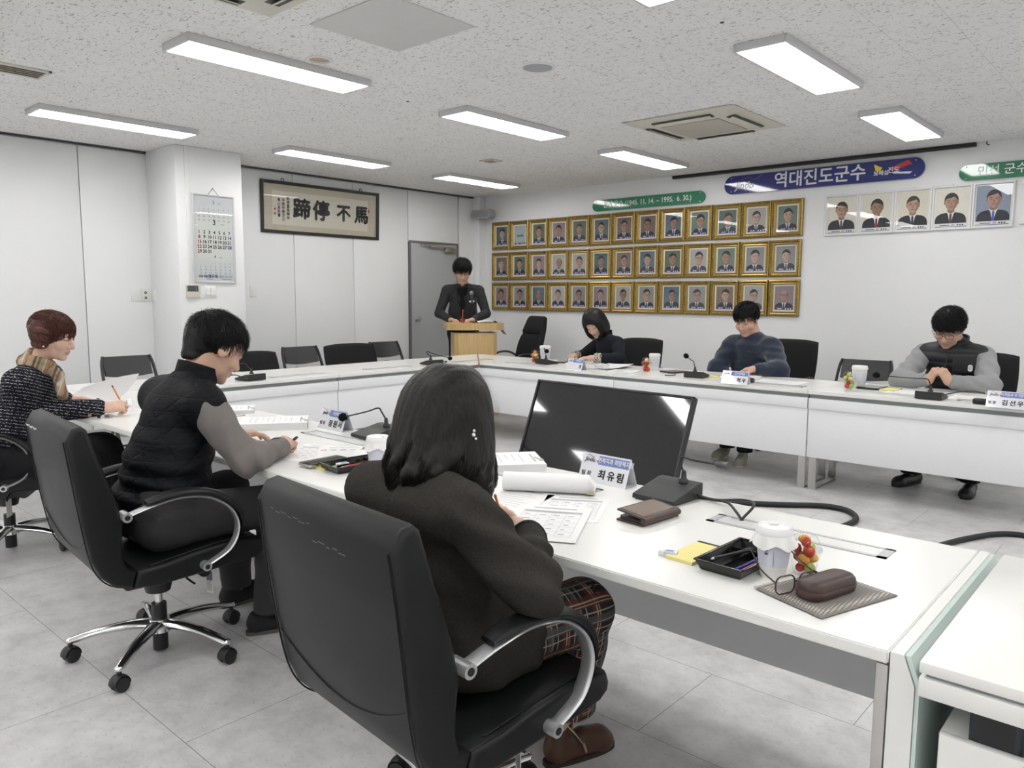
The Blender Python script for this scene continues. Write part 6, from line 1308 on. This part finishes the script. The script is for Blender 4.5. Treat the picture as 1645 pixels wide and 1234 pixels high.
# paper
def sheet(label, P, z, group=None, lines=9, table=False, thick=.0012, mat=PAPER, name='paper_sheet', cat='paper', curl=0.0):
    """sheet with corner points P (four xy, counter-clockwise from lower left as read) at height z"""
    A, B, Cc, D = [Vector((*p, 0)) for p in P]
    f = lambda u, v: A*(1-u)*(1-v)+B*u*(1-v)+Cc*u*v+D*(1-u)*v
    m = MB(); m.grid(lambda u, v: f(u, v)+Vector((0, 0, z+thick+curl*(u*u*.5+v*v*.5))), 7, 7, thick=thick)
    o = tag(m.build(name, mat), label, cat, group)
    if lines:
        m = MB(); rr = random.Random(sum(map(ord, label)))
        e = lambda u, v, h=.0004: tuple(f(u, v)+Vector((0, 0, z+thick+h+curl*(u*u*.5+v*v*.5))))
        def bar(u0, u1, v0, v1): m.add([e(u0, v0), e(u1, v0), e(u1, v1), e(u0, v1)], [(0, 1, 2, 3)])
        bar(.2, .8, .90, .93)
        if table:
            for k in range(6): bar(.1, .9, .12+.13*k, .124+.13*k)
            for k in range(5): bar(.1+.2*k-.002, .1+.2*k+.002, .12, .774)
            for k in range(5):
                for j in range(4): bar(.13+.2*j, .13+.2*j+rr.uniform(.05, .13), .17+.13*k, .19+.13*k)
            bar(.1, .9, .785, .83)
        else:
            for k in range(lines): bar(.1, rr.uniform(.6, .92), .80-.72*k/lines, .80-.72*k/lines+.008)
        m.build('print', M('print grey', (.42, .42, .44), .7), o, 0)
    return o
def pile(label, x, y, rz, w, d, h, clip=True, n=10, name='paper_stack', pad=False):
    o = thing(name, label, 'paper stack', (x, y, TH), rz); m = MB()
    for k in range(n): m.box((random.uniform(-.0015, .0015), random.uniform(-.0015, .0015), h*(k+.5)/n), (w, d, h/n*.96))
    m.build('pages', PAPER, o, 0); m = MB(); m.box((0, d*.40, h+.0003), (w*.6, .007, .0004))
    for k in range(8): m.box((-w*.06*(k % 3), d*(.26-.085*k), h+.0003), (w*(.60-.12*(k % 3)), .0022, .0004))
    m.build('print', M('print grey', (.42, .42, .44), .7), o, 0)
    if clip:
        c = MB().box((w*.2, d/2-.006, h/2), (.032, .016, h+.006), bev=.002).build('binder_clip', M('clip steel', (.50, .49, .45), .3, 1), o); MB().tube([(w*.2-.010, d/2-.012, h+.004), (w*.2-.006, d/2-.034, h+.012), (w*.2+.006, d/2-.034, h+.012), (w*.2+.010, d/2-.012, h+.004)], .0012, 6).build('clip_wire', STEEL, c)
    return o
pile('thick clipped paper stack between the grey blazer woman and the television', -2.0, 2.165, -.68, .235, .33, .028)
pile('thick white paper stack beside the writing hand of the quilted-vest man', -3.43, 2.05, -.62, .235, .33, .034)
pile('clipped paper stack behind the shoulder of the quilted-vest man', -4.06, 2.13, -.55, .22, .30, .020)
sheet('small flat grey sheet beside the clipped stack, left of the vest man', [(-3.80, 2.06), (-3.66, 2.06), (-3.66, 2.20), (-3.80, 2.20)], Zt, lines=0, mat=M('pale grey card', (.58, .59, .58), .6), cat='card')
# folded over bundle in front of the blazer woman
RX = frame((-1.600, 1.965, Zt), (.85, .53, 0), (-.53, .85, 0), (0, 0, 1))
o = thing('paper_bundle', 'bundle of white pages rolled over itself in front of the nameplate before the television', 'papers', (0, 0, 0)); o.matrix_world = RX
for q, (r, z0) in enumerate(((.031, .034), (.027, .030), (.023, .026), (.019, .022))):
    MB().grid(lambda u, v, r=r, z0=z0, q=q: (-.145+.29*u+.006*q, (-r*math.sin(min(v, .62)/.62*PI)*1.15+.012 if v < .62 else .012+(v-.62)/.38*(.14-.012*q)), z0+(r*math.cos(min(v, .62)/.62*PI) if v < .62 else -r+.0) if v < .62 else max(.003+.003*q, z0-r+.004)), 8, 26, thick=.0012).build('curled_page', PAPER, o)
tb = MB()
for k, c in enumerate(((.70, .25, .20), (.65, .30, .50), (.45, .60, .15))): MB().box((.150, -.006-.013*k, .004+.004*k), (.022, .010, .001)).build('index_tab', M('tab %d' % k, c, .5), o)
sheet('printed sheet with a grid under the hand of the blazer woman', [(-1.40, 1.50), (-1.20, 1.60), (-1.36, 1.90), (-1.56, 1.80)], Zt+.002, 'printed sheets on the near table', table=True, curl=.003)
sheet('printed sheet sticking out beneath the rolled bundle', [(-1.43, 1.70), (-1.27, 1.80), (-1.40, 2.06), (-1.58, 1.95)], Zt, 'printed sheets on the near table', table=True)
sheet('printed sheet left of the blazer woman\'s hand', [(-1.68, 1.66), (-1.48, 1.68), (-1.56, 1.97), (-1.76, 1.95)], Zt, 'printed sheets on the near table')
sheet('printed sheet under the forearm of the quilted-vest man', [(-2.76, 1.61), (-2.60, 1.70), (-2.72, 1.98), (-2.92, 1.90)], Zt, 'printed sheets on the near table', table=True)
o = sheet('printed sheet with a grey band beside the silver phone', [(-2.55, 1.70), (-2.42, 1.86), (-2.66, 2.06), (-2.82, 1.90)], Zt+.0016, 'printed sheets on the near table')
for k, c in enumerate(((.75, .30, .20), (.30, .55, .30), (.65, .25, .45), (.55, .62, .15), (.75, .45, .15))): MB().box((-2.735+.028*k, 1.865+.030*k, Zt+.0036), (.024, .012, .0008), T(-2.735+.028*k, 1.865+.030*k, 0) @ R(.85) @ T(2.735-.028*k, -1.865-.030*k, 0)).build('index_tab', M('flag %d' % k, c, .5), o)
# phones and wallets
def slab(name, label, cat, x, y, rz, w, d, h, case, face, z=TH, lift=0):
    o = thing(name, label, cat, (x, y, z), rz); MB().prism(rrect(w, d, .010, 4), h).build('case', case, o, 30)
    MB().prism(rrect(w-.006, d-.006, .008, 4), .0012, T(0, 0, h)).build('screen', face, o, 0); return o
GLOSSB = M('phone glass', (.006, .006, .007), .06, nz=.1, coat=.6); BRN = M('wallet brown leather', (.055, .030, .020), .4, nz=.2, nscale=80, bump=.2)
o = thing('phone_wallet', 'brown leather phone wallet slightly open on the near table', 'phone case', (-1.19, 1.945, TH), -.10)
MB().box((0, 0, .004), (.098, .175, .006), bev=.002).build('lower_cover', BRN, o); MB().prism(rrect(.086, .165, .010, 4), .009, T(0, 0, .007)).build('phone', BLACK, o, 30)
MB().box((0, 0, .024), (.098, .175, .006), T(.049, 0, .016) @ R(.10, 'Y') @ T(-.049, 0, -.016), bev=.002).build('upper_cover', BRN, o)
MB().prism(rrect(.080, .150, .006, 4), .001, T(.049, 0, .016) @ R(.10, 'Y') @ T(-.049, 0, -.016) @ T(0, 0, .027)).build('view_panel', M('wallet panel', (.24, .18, .145), .06, nz=.1, coat=1.0), o, 0)
MB().cyl((.049, -.085, .016), (.049, .085, .016), .010, n=10).build('spine', BRN, o)
slab('smartphone', 'silver edged smartphone beside the black pen tray with red pen', 'phone', -2.515, 1.715, .02, .085, .185, .009, M('phone steel', (.50, .50, .49), .25, .9), M('phone dark mirror', (.03, .028, .026), .05, coat=.8), z=TH+.008)
sheet('yellow sticky note pad under the silver smartphone', [(-2.50, 1.65), (-2.42, 1.65), (-2.42, 1.74), (-2.50, 1.74)], Zt, lines=0, mat=M('sticky yellow', (.72, .66, .22), .6), name='sticky_notes', cat='notepad', thick=.007)
slab('smartphone', 'black phone and card case behind the second fruit cup, far row', 'phone', -3.40, 5.93, -.3, .16, .20, .012, BLACK, M('dark red screen', (.08, .03, .02), .2))
slab('smartphone', 'black phone lying beside the yellow pad before the puffer-vest man', 'phone', -1.755, 5.90, -.1, .15, .20, .014, BLACK, GLOSSB)
slab('smartphone', 'dark phone lying behind the far left corner microphone', 'phone', -4.72, 6.02, .4, .12, .20, .012, BLACK, GLOSSB)
def pad(label, x, y, rz, w, d, h): 
    o = thing('memo_pad', label, 'memo pad', (x, y, TH), rz); MB().box((0, 0, h/2), (w, d, h)).build('sheets', M('memo yellow', (.78, .70, .28), .65, nz=.02), o, 0); MB().box((0, d/2+.003, h/2), (w+.001, .010, h+.002)).build('binding', NAVY, o, 0)
    return o
pad('yellow memo pad with dark binding beside the black tray, near table', -.925, 1.745, -.05, .078, .155, .008)
pad('yellow memo pad before the man in the puffer vest', -1.625, 5.88, -.1, .10, .14, .010); pad('small yellow memo pad beside the navy-sweater man\'s microphone', -2.955, 5.80, .1, .06, .08, .012)
def eraser(label, x, y, rz):
    o = thing('eraser', label, 'eraser', (x, y, TH), rz); MB().box((0, 0, .0065), (.048, .022, .013), bev=.002).build('rubber', M('eraser white', (.78, .78, .77), .6), o); MB().box((.004, 0, .0065), (.028, .0228, .0138)).build('paper_sleeve', M('sleeve white blue', (.60, .64, .74), .5), o, 0); MB().box((.004, 0, .0136), (.018, .010, .0006)).build('sleeve_print', BAND, o, 0); return o
eraser('white eraser with blue print beside the yellow memo pad', -.972, 1.692, .35); eraser('white eraser beside the writing hand of the auburn-haired woman', -4.345, 1.61, .2)
# black desk trays
def tray(label, x, y, rz, w, d):
    o = thing('desk_tray', label, 'tray', (x, y, TH), rz); P = M('tray black gloss', (.008, .008, .009), .18); m = MB()
    m.box((0, 0, .003), (w-.02, d-.02, .004)); h = .024
    for s in (-1, 1):
        m.grid(lambda u, v, s=s: (s*(w/2-.010+.010*v), (u-.5)*(d-.02+.02*v), .003+h*v), 2, 5, thick=.0025); m.grid(lambda u, v, s=s: ((u-.5)*(w-.02+.02*v), s*(d/2-.010+.010*v), .003+h*v), 2, 5, thick=.0025)
    m.box((0, 0, h+.002), (w+.004, d+.004, .0025)) if False else None
    for s in (-1, 1): m.box((s*(w/2+.001), 0, h+.003), (.008, d+.008, .003), bev=.001); m.box((0, s*(d/2+.001), h+.003), (w+.008, .008, .003), bev=.001)
    m.build('tray_body', P, o); MB().box((0, -.012, .012), (.003, d*.62, .018)).build('divider', P, o); MB().box((0, d*.24, .012), (w-.014, .003, .018)).build('divider', P, o); MB().box((-w*.25, d*.13, .010), (w*.45, .003, .014)).build('divider', P, o); return o
tray('black compartment tray with blue and red pens beside the coffee cup', -.806, 1.758, -.04, .122, .225); tray('black compartment tray with a red pen beside the silver phone', -2.375, 1.775, -.10, .135, .26)
def pen(label, a, b, r, cols, name='pen', cat='pen'):
    o = thing(name, label, cat, a); a2, b2 = Vector((0, 0, 0)), Vector(b)-Vector(a); L = (b2-a2).length; u = (b2-a2)/L
    if name == 'pencil':
        MB().tube([u*L*.10, u*L*.94], r, 6).build('shaft', M(cols[0], lin(cols[1]), .4), o, 20); MB().cyl(u*L*.10, u*L*.02, r, r*.25, 6).build('sharpened_wood', M('pencil wood', (.60, .42, .25), .6), o); MB().cyl(u*L*.03, a2, r*.35, .0002, 6).build('lead', DGREY, o); MB().cyl(u*L*.94, u*L, r*1.02, n=8).build('pencil_end', M(cols[2], lin(cols[3]), .4), o)
    else:
        MB().tube([u*L*.06, u*L*.70], [r*.95, r], 10).build('barrel', M(cols[0], lin(cols[1]), .35), o); MB().tube([u*L*.66, u*L*.985], r*1.12, 10).build('cap', M(cols[2], lin(cols[3]), .35), o); MB().cyl(u*L*.06, a2, r*.9, .0012, 10).build('tip', STEEL, o)
        s = u.cross(Vector((0, 0, 1))); s = Vector((0, 0, 1)) if s.length < .1 else s.normalized().cross(u); MB().tube([u*L*.96+s*r*1.3, u*L*.78+s*r*1.5], [(.0022, .0008)]*2, 6).build('pocket_clip', M(cols[2], lin(cols[3]), .35), o)
    return o
pen('black ridged pen lying across the tray near the coffee cup', (-.842, 1.668, Zt+.028), (-.795, 1.80, Zt+.030), .0045, ('pen black', '1a1a1c', 'pen black', '1a1a1c'))
pen('blue pen lying in the tray near the coffee cup', (-.785, 1.662, Zt+.012), (-.772, 1.80, Zt+.014), .0042, ('pen blue', '1c2a9a', 'pen blue cap', '16207c'))
pen('red pen lying in the tray near the coffee cup', (-.770, 1.662, Zt+.012), (-.760, 1.80, Zt+.014), .0042, ('pen red', 'b02a2e', 'pen red cap', '8a1c22'))
pen('red pen lying in the tray beside the silver phone', (-2.345, 1.67, Zt+.020), (-2.335, 1.83, Zt+.022), .0050, ('pen red', 'b02a2e', 'pen red cap', '8a1c22'))
eraser('white eraser lying in the tray beside the silver phone', -2.415, 1.73, 1.4).location.z = TH+.006
pB = FRB @ Vector((.038, .070, -.046)); pen('yellow orange pencil held by the woman in the grey blazer', pB+Vector((-.028, .050, -.034)), pB+Vector((-.028, .050, -.034))+Vector((.01, -.07, .15)).normalized()*.16, .0038, ('pencil orange', 'd98a2a', 'pencil end', 'c88a40'), 'pencil', 'pencil')
pT = FRT @ Vector((.038, .070, -.046)); pen('orange pencil with black end held by the auburn-haired woman', pT+Vector((.03, .03, -.035)), pT+Vector((.03, .03, -.035))+Vector((-.045, -.05, .14)).normalized()*.165, .0040, ('pencil orange', 'd98a2a', 'pencil black', '241a16'), 'pencil', 'pencil')
pV = FRV @ Vector((.038, .070, -.046)); pen('silver pen held by the man in the quilted vest', pV+Vector((-.035, .035, -.03)), pV+Vector((-.035, .035, -.03))+Vector((.09, .01, .06)).normalized()*.14, .0045, ('pen steel', '8c8c8a', 'pen dark', '3a3a3c'))
# cups
CUPW = M('cup paper white', (.80, .79, .76), .45, nz=.015)
def coffee(label, x, y, s=1.0, rz=0, detail=True):
    o = thing('coffee_cup', label, 'coffee cup', (x, y, TH), rz, 'lidded paper coffee cups'); o.scale = (s, s, s)
    MB().lathe([(.0001, .003), (.027, .003), (.0285, 0), (.0295, .003), (.040, .104), (.0418, .107), (.0405, .110)], 36).build('paper_cup', CUPW, o)
    MB().lathe([(.0335, .030), (.0402, .088), (.0396, .0885), (.0330, .030)], 36).build('sleeve', M('sleeve lavender white', (.66, .67, .76), .55), o)
    l = MB().lathe([(.0425, .104), (.0432, .109), (.0420, .113), (.0405, .121), (.0385, .124), (.0360, .1215), (.0340, .1185), (.0001, .1185)], 36).build('lid', M('lid white', (.80, .80, .80), .3, nz=.01), o)
    MB().box((0, .022, .1215), (.022, .010, .006), bev=.002).build('sip_tab', MATS['lid white'], l)
    if detail:
        MB().grid(lambda u, v: ((.0425+.011*v*(1+.35*math.sin(u*2*PI*9)))*math.cos(2*PI*u), (.0425+.011*v*(1+.35*math.sin(u*2*PI*9)))*math.sin(2*PI*u), .106-.026*v*(1+.25*math.sin(u*2*PI*5))), 73, 5).build('napkin_frill', M('napkin white', (.78, .78, .77), .8, nz=.02), o)
        m = MB(); r = .0405
        for k in range(7): a = -PI/2-.62+.03*k; m.box((0, 0, 0), (.0012, .0022, .006+.003*math.sin(k*2)), T(r*math.cos(a), r*math.sin(a), .074) @ R(a))
        for k in range(5): a = -PI/2-.60+.035*k; m.box((0, 0, 0), (.0012, .0022, .004), T(r*.985*math.cos(a), r*.985*math.sin(a), .064) @ R(a))
        a = -PI/2-.1; m.box((0, 0, 0), (.0012, .0008, .050), T(.0375*math.cos(a), .0375*math.sin(a), .059) @ R(a))
        m.build('sleeve_lettering', M('sleeve ink', (.05, .06, .10), .6), o, 0)
    return o
coffee('white lidded coffee cup with paper frill between tray and fruit cup, near table', -.715, 1.735, 1.0, .5)
coffee('white lidded coffee cup between the grey blazer woman and the black tray', -2.285, 1.80, 1.05, -.4)
coffee('white coffee cup at the far left corner behind a microphone', -4.83, 5.90, 1.35, 0, False); coffee('white coffee cup by the woman with bobbed hair, right of her papers', -3.63, 5.98, 1.2, 0, False); coffee('white coffee cup at the puffer-vest man beside his fruit cup', -1.845, 5.89, 1.3, 0, False)
CLEAR = thin_glass('clear plastic', (.97, .98, .97), .02, .8)
FR_ = {'grape': ('fruit grape green', (.38, .48, .12)), 'strawberry': ('fruit strawberry', (.42, .03, .02)), 'orange': ('fruit orange', (.72, .34, .05)), 'blueberry': ('fruit blueberry', (.02, .02, .05)), 'tomato': ('fruit tomato red', (.50, .05, .02)), 'apple': ('fruit apple flesh', (.70, .62, .38))}
def fruitcup(label, x, y, s, mix, seed, prefix):
    o = thing('fruit_cup', label, 'fruit cup', (x, y, TH), 0, 'clear plastic fruit cups'); o.scale = (s, s, s)
    MB().lathe([(.0001, .001), (.024, .001), (.026, .003), (.036, .058), (.0385, .060), (.0385, .063)], 32).build('clear_cup', CLEAR, o)
    MB().lathe([(.0395, .060), (.0395, .064), (.036, .066), (.0345, .078), (.027, .092), (.014, .099), (.0001, .101)], 32).build('domed_lid', CLEAR, o)
    r = random.Random(seed); k = 0
    for lay, (z, n, rad) in enumerate(((.017, 3, .0120), (.039, 3, .0165), (.061, 3, .0180), (.081, 2, .0105))):
        for j in range(n):
            a = 2*PI*j/n+lay*.7; kd = mix[k % len(mix)]; k += 1; nm, c = FR_[kd]; ft = {'grape': 'grape', 'strawberry': 'strawberry', 'orange': 'orange_piece', 'blueberry': 'blueberry', 'tomato': 'cherry_tomato', 'apple': 'apple_piece'}[kd]
            q = MB(); rr = .0142 if kd != 'blueberry' else .0095
            X = T(x+s*rad*math.cos(a), y+s*rad*math.sin(a), TH+s*z) @ R(r.uniform(0, 3), 'X')
            if kd == 'strawberry': q.lathe([(.0001, -.013), (.006, -.010), (.0105, -.002), (.0108, .004), (.008, .009), (.0001, .010)], 14)
            elif kd in ('orange', 'apple'): q.ball((0, 0, 0), rr, 14, (1.1, .75, 1))
            else: q.ball((0, 0, 0), rr, 14, (1, 1, 1.15 if kd == 'grape' else 1))
            f = q.build(ft, M(nm, c, .25, nz=.2, nscale=120), None, X=X @ Matrix.Scale(s, 4)); nth = ('lowest', 'second', 'third', 'top')[lay]+' layer'
            tag(f, '%s in the %s of the %s' % (kd.replace('tomato', 'cherry tomato')+(' piece' if kd in ('orange', 'apple') else ''), nth, prefix), 'fruit', '%ss in the %s of the %s' % (kd, nth, prefix))
    return o
fruitcup('clear domed fruit cup behind the coffee cup on the near table', -.665, 1.80, 1.0, ['grape', 'blueberry', 'strawberry', 'orange', 'tomato', 'orange', 'grape', 'strawberry', 'tomato', 'orange', 'strawberry', 'grape', 'grape', 'apple'], 3, 'near table fruit cup')
fruitcup('clear fruit cup at the far left corner in front of a coffee cup', -4.93, 5.86, 1.2, ['orange', 'apple', 'tomato', 'orange', 'apple', 'strawberry', 'orange'], 4, 'far left corner fruit cup')
fruitcup('clear fruit cup with red and yellow fruit beside the bobbed woman\'s papers', -3.62, 5.83, 1.25, ['tomato', 'strawberry', 'tomato', 'apple', 'grape', 'strawberry', 'orange'], 5, 'middle far row fruit cup')
fruitcup('clear fruit cup with red grapes at the puffer-vest man', -1.875, 5.76, 1.25, ['grape', 'apple', 'tomato', 'grape', 'apple', 'strawberry', 'tomato'], 6, 'right far row fruit cup')
# pouch, glasses case, spectacles
def woven():
    t = NT('woven pouch'); v = t.co(); vo = t.n('ShaderNodeTexVoronoi', distance='MANHATTAN'); t.set(vo.inputs['Vector'], v); vo.inputs['Scale'].default_value = 140; vo.inputs['Randomness'].default_value = .05
    c = t.ramp(vo.outputs['Distance'], (.25, (.66, .62, .56)), (.6, (.20, .185, .17))); t.p(col=c, rough=.8); t.bump(vo.outputs['Distance'], .4, .001); return t.m
PP = [(-.707, 1.622), (-.535, 1.558), (-.455, 1.800), (-.632, 1.848)]; f = lambda u, v: tuple((Vector(PP[0])*(1-u)*(1-v)+Vector(PP[1])*u*(1-v)+Vector(PP[2])*u*v+Vector(PP[3])*(1-u)*v))
o = thing('fabric_pouch', 'flat grey patterned fabric pouch near the table corner', 'pouch', (-.58, 1.70, TH))
MB().grid(lambda u, v: (f(u, v)[0]+.58, f(u, v)[1]-1.70, .003+.008*min(1, 5*min(u, 1-u, v, 1-v))**.6), 23, 23).grid(lambda u, v: (f(v, u)[0]+.58, f(v, u)[1]-1.70, .0015), 5, 5).build('cloth', woven(), o)
MB().tube([(PP[0][0]+.58, PP[0][1]-1.70, .006), (PP[0][0]*.7+PP[3][0]*.3+.58, PP[0][1]*.7+PP[3][1]*.3-1.70, .007)], .004, 8).build('seam_edge', MATS['pale grey card'], o)
o = thing('glasses_case', 'dark brown rounded glasses case lying on the grey pouch', 'glasses case', (-.572, 1.683, TH+.0105), -.28)
CASE = M('case brown', (.050, .026, .021), .45, nz=.2, nscale=90, bump=.5)
def case_pts(z0, z1, n=8): return [(0, 0)]
m = MB(); LV = [(.010, 0), (.003, .004), (0, .012), (-.0006, .0205), (.0006, .0215), (0, .0225), (.002, .031), (.008, .038), (.020, .041)]; n4 = 4*9
vs = []; fs = []
for k, (ins, z) in enumerate(LV): vs += [(x_, y_, z) for x_, y_ in rrect(.070-2*ins, .158-2*ins, .030-ins, 8)]
for k in range(len(LV)-1): fs += [(k*n4+i, k*n4+(i+1) % n4, (k+1)*n4+(i+1) % n4, (k+1)*n4+i) for i in range(n4)]
fs += [tuple(range(n4))[::-1], tuple((len(LV)-1)*n4+i for i in range(n4))]; m.add(vs, fs); m.build('case_shell', CASE, o, 60)
MB().box((.0345, .03, .020), (.002, .02, .006)).build('clasp', STEEL if False else CASE, o)
o = thing('eyeglasses', 'dark framed eyeglasses standing on the grey pouch against the case', 'eyeglasses', (-.622, 1.645, TH+.011), 1.15)
SPF = M('spectacle frame', (.045, .025, .030), .25); m = MB()
for s in (-1, 1): P = [(s*.034+x, 0, .022+y) for x, y in rrect(.054, .040, .015, 5)]; m.tube(P+[P[0]], .0019, 6)
m.tube([(-.008, 0, .026), (.008, 0, .026)], .0018, 6); m.build('lens_rims', SPF, o)
for s in (-1, 1): MB().tube(curve_pts([(s*.062, 0, .030), (s*.060, .05, .045), (s*.050, .095, .075), (s*.048, .108, .070)], 4), .0018, 6).build('temple', SPF, o)
for s in (-1, 1): MB().prism([(s*.034+x, .022+y) for x, y in rrect(.051, .037, .014, 5)], .0012, frame((0, .0006, 0), (1, 0, 0), (0, 0, 1), (0, -1, 0))).build('lens', thin_glass('lens glass'), o, 0)
# the auburn-haired woman's papers
m = MB(); m.grid(lambda u, v: (-5.20+.30*u+.12*v, 1.64+.22*u+.14*v*(1-v*.3), Zt+.006+.17*v**1.2*(1-.55*(1-u))+.012*math.sin(u*3)), 12, 10, thick=.0012)
tag(m.build('paper_sheet', PAPER), 'white page being lifted by the auburn-haired woman', 'paper')
pile('open paper bundle lying under the lifted page, far left', -4.83, 1.79, -.35, .30, .25, .012, clip=False, n=5)
sheet('white sheet under the writing hand of the auburn-haired woman', [(-4.62, 1.60), (-4.32, 1.64), (-4.36, 1.86), (-4.66, 1.82)], Zt, lines=6)
# far row papers
sheet('white sheet lying beside the bobbed woman, partly raised', [(-4.12, 5.72), (-3.86, 5.68), (-3.90, 6.06), (-4.20, 6.08)], Zt+.004, 'white sheets on the far row', lines=0, curl=.03)
pile('white paper pile before the second fruit cup, far row', -3.72, 5.62, .3, .24, .26, .012, clip=False, n=5); sheet('open printed sheets under the bobbed woman\'s hands', [(-4.80, 5.98), (-4.40, 5.92), (-4.38, 6.18), (-4.78, 6.20)], Zt, 'white sheets on the far row', lines=6)
o = thing('pencil_case', 'white and navy pencil pouch beside the far row nameplate', 'pencil case', (-4.06, 5.78, TH), -.4); MB().box((0, 0, .022), (.16, .085, .042), bev=.018, seg=4).build('pouch_body', M('pouch white', (.66, .67, .70), .5), o); MB().box((0, .02, .036), (.15, .03, .012), bev=.005).build('zip_strip', NAVY, o)
sheet('printed sheets right of the navy-sweater man\'s nameplate', [(-2.58, 5.66), (-2.24, 5.68), (-2.24, 5.98), (-2.60, 5.96)], Zt, 'white sheets on the far row', lines=8); pile('paper pile under the navy-sweater man\'s hand', -2.80, 5.97, .1, .26, .28, .010, clip=False, n=4)
sheet('white sheet left of the clasped hands of the puffer-vest man', [(-1.62, 5.70), (-1.40, 5.72), (-1.42, 6.00), (-1.62, 5.98)], Zt, 'white sheets on the far row', lines=5); sheet('white sheet under the microphone cable, far right', [(-1.22, 5.64), (-.94, 5.60), (-.94, 5.90), (-1.22, 5.92)], Zt, 'white sheets on the far row', lines=6)
tag(MB().tube(curve_pts([(-3.36, 5.80, Zt+.005), (-3.28, 5.74, Zt+.012), (-3.25, 5.66, Zt+.005), (-3.30, 5.60, Zt+.005)], 6), .004, 6).build('cable', BLACK), 'short black cable by the navy-sweater man\'s microphone', 'cable')
o = thing('gadget', 'small dark gadget behind the nameplate of the navy-sweater man', 'gadget', (-2.56, 5.62, TH)); MB().box((0, 0, .02), (.06, .05, .04), bev=.015, seg=3).build('gadget_body', NAVY, o)
o = thing('plug', 'black cable plug beside the nameplate at the right edge', 'plug', (-.99, 5.50, TH)); MB().box((0, 0, .018), (.09, .05, .036), bev=.012, seg=3).build('plug_body', BLACK, o)
# floor cables
def cable(label, pts, r): return tag(MB().tube(curve_pts(pts, 10), r, 10).build('floor_cable', M('cable sleeve black', (.008, .008, .009), .55), None), label, 'cable')
cable('thick black cable curling on the floor behind the near table', [(-2.5, 4.4, .018), (-2.2, 4.72, .018), (-1.96, 4.89, .018), (-1.76, 5.04, .018), (-1.60, 5.03, .018), (-1.50, 4.88, .018), (-1.50, 4.70, .018), (-1.56, 4.3, .018), (-1.45, 3.9, .018)], .018)
cable('thick black cable on the floor vanishing behind the side desk', [(-1.06, 4.4, .016), (-.96, 4.75, .016), (-.88, 4.96, .016), (-.79, 5.13, .016), (-.68, 5.20, .016), (-.50, 5.16, .016), (-.2, 5.0, .016)], .016)
cable('thin beige cable ring lying on the floor by the far left corner', [(-5.83+.13*math.cos(a), 6.55+.11*math.sin(a)-.9, .006) for a in [2*PI*k/14 for k in range(15)]], .006).data.materials[0] = M('cable beige', (.30, .22, .17), .6)
# podium things
XP_ = T(PX, PY, 0) @ R(PRZ)
def pw(x, y, z): return XP_ @ Vector((x*1.15, y*1.1, z))
o = thing('microphone_stand', 'microphone on a slim stand on the podium before the standing man', 'microphone', pw(-.03, -.02, PH)); 
MB().lathe([(.05, 0), (.05, .008), (.012, .014), (.005, .02)], 24).build('stand_base', BLACK, o); MB().tube([(0, 0, .015), (.004, 0, .20), (.002, -.004, .285)], .005, 8).build('stand_pole', DGREY, o)
u = (pw(.02, -.10, 0)-pw(-.03, -.02, 0)); MB().tube([(0, 0, .285), (-.045, -.012, .27)], .007, 8).build('mic_clamp', BLACK, o); MB().cyl((-.052, -.016, .22), (-.060, -.018, .33), .011, .014, 16).build('mic_body', DGREY, o); MB().ball((-.061, -.018, .345), .024, 16).build('mic_grille', M('mic grille', (.30, .30, .30), .4, .9, nz=.3, nscale=600), o)
o = thing('drink_cup', 'small clear cup with red drink and straw on the podium', 'drink cup', pw(.11, -.02, PH))
MB().lathe([(.0001, .001), (.024, .001), (.034, .055), (.034, .058)], 24).build('clear_cup', CLEAR, o); MB().lathe([(.0001, .003), (.023, .003), (.031, .046), (.0001, .046)], 24).build('drink', M('red drink', (.30, .06, .05), .3, nz=.4, nscale=120), o); MB().lathe([(.035, .056), (.034, .066), (.024, .080), (.0001, .086)], 24).build('domed_lid', CLEAR, o); MB().tube([(0, 0, .02), (.004, .002, .155)], .0042, 8).build('straw', M('straw orange', (.62, .16, .08), .4), o)
m = MB(); px = [pw(-.05-.30*u_, -.05+.0*u_, 0) for u_ in (0, 1)]
m.grid(lambda u_, v: tuple(pw(-.04-.29*u_, -.15+.22*v, PH+.006+(.02*math.sin(u_*PI) if u_ < .6 else .02*math.sin(.6*PI)-1.15*(u_-.6)**1.25*.45))), 14, 7, thick=.004)
tag(m.build('speech_papers', PAPER), 'speech papers drooping over the side of the podium', 'papers')
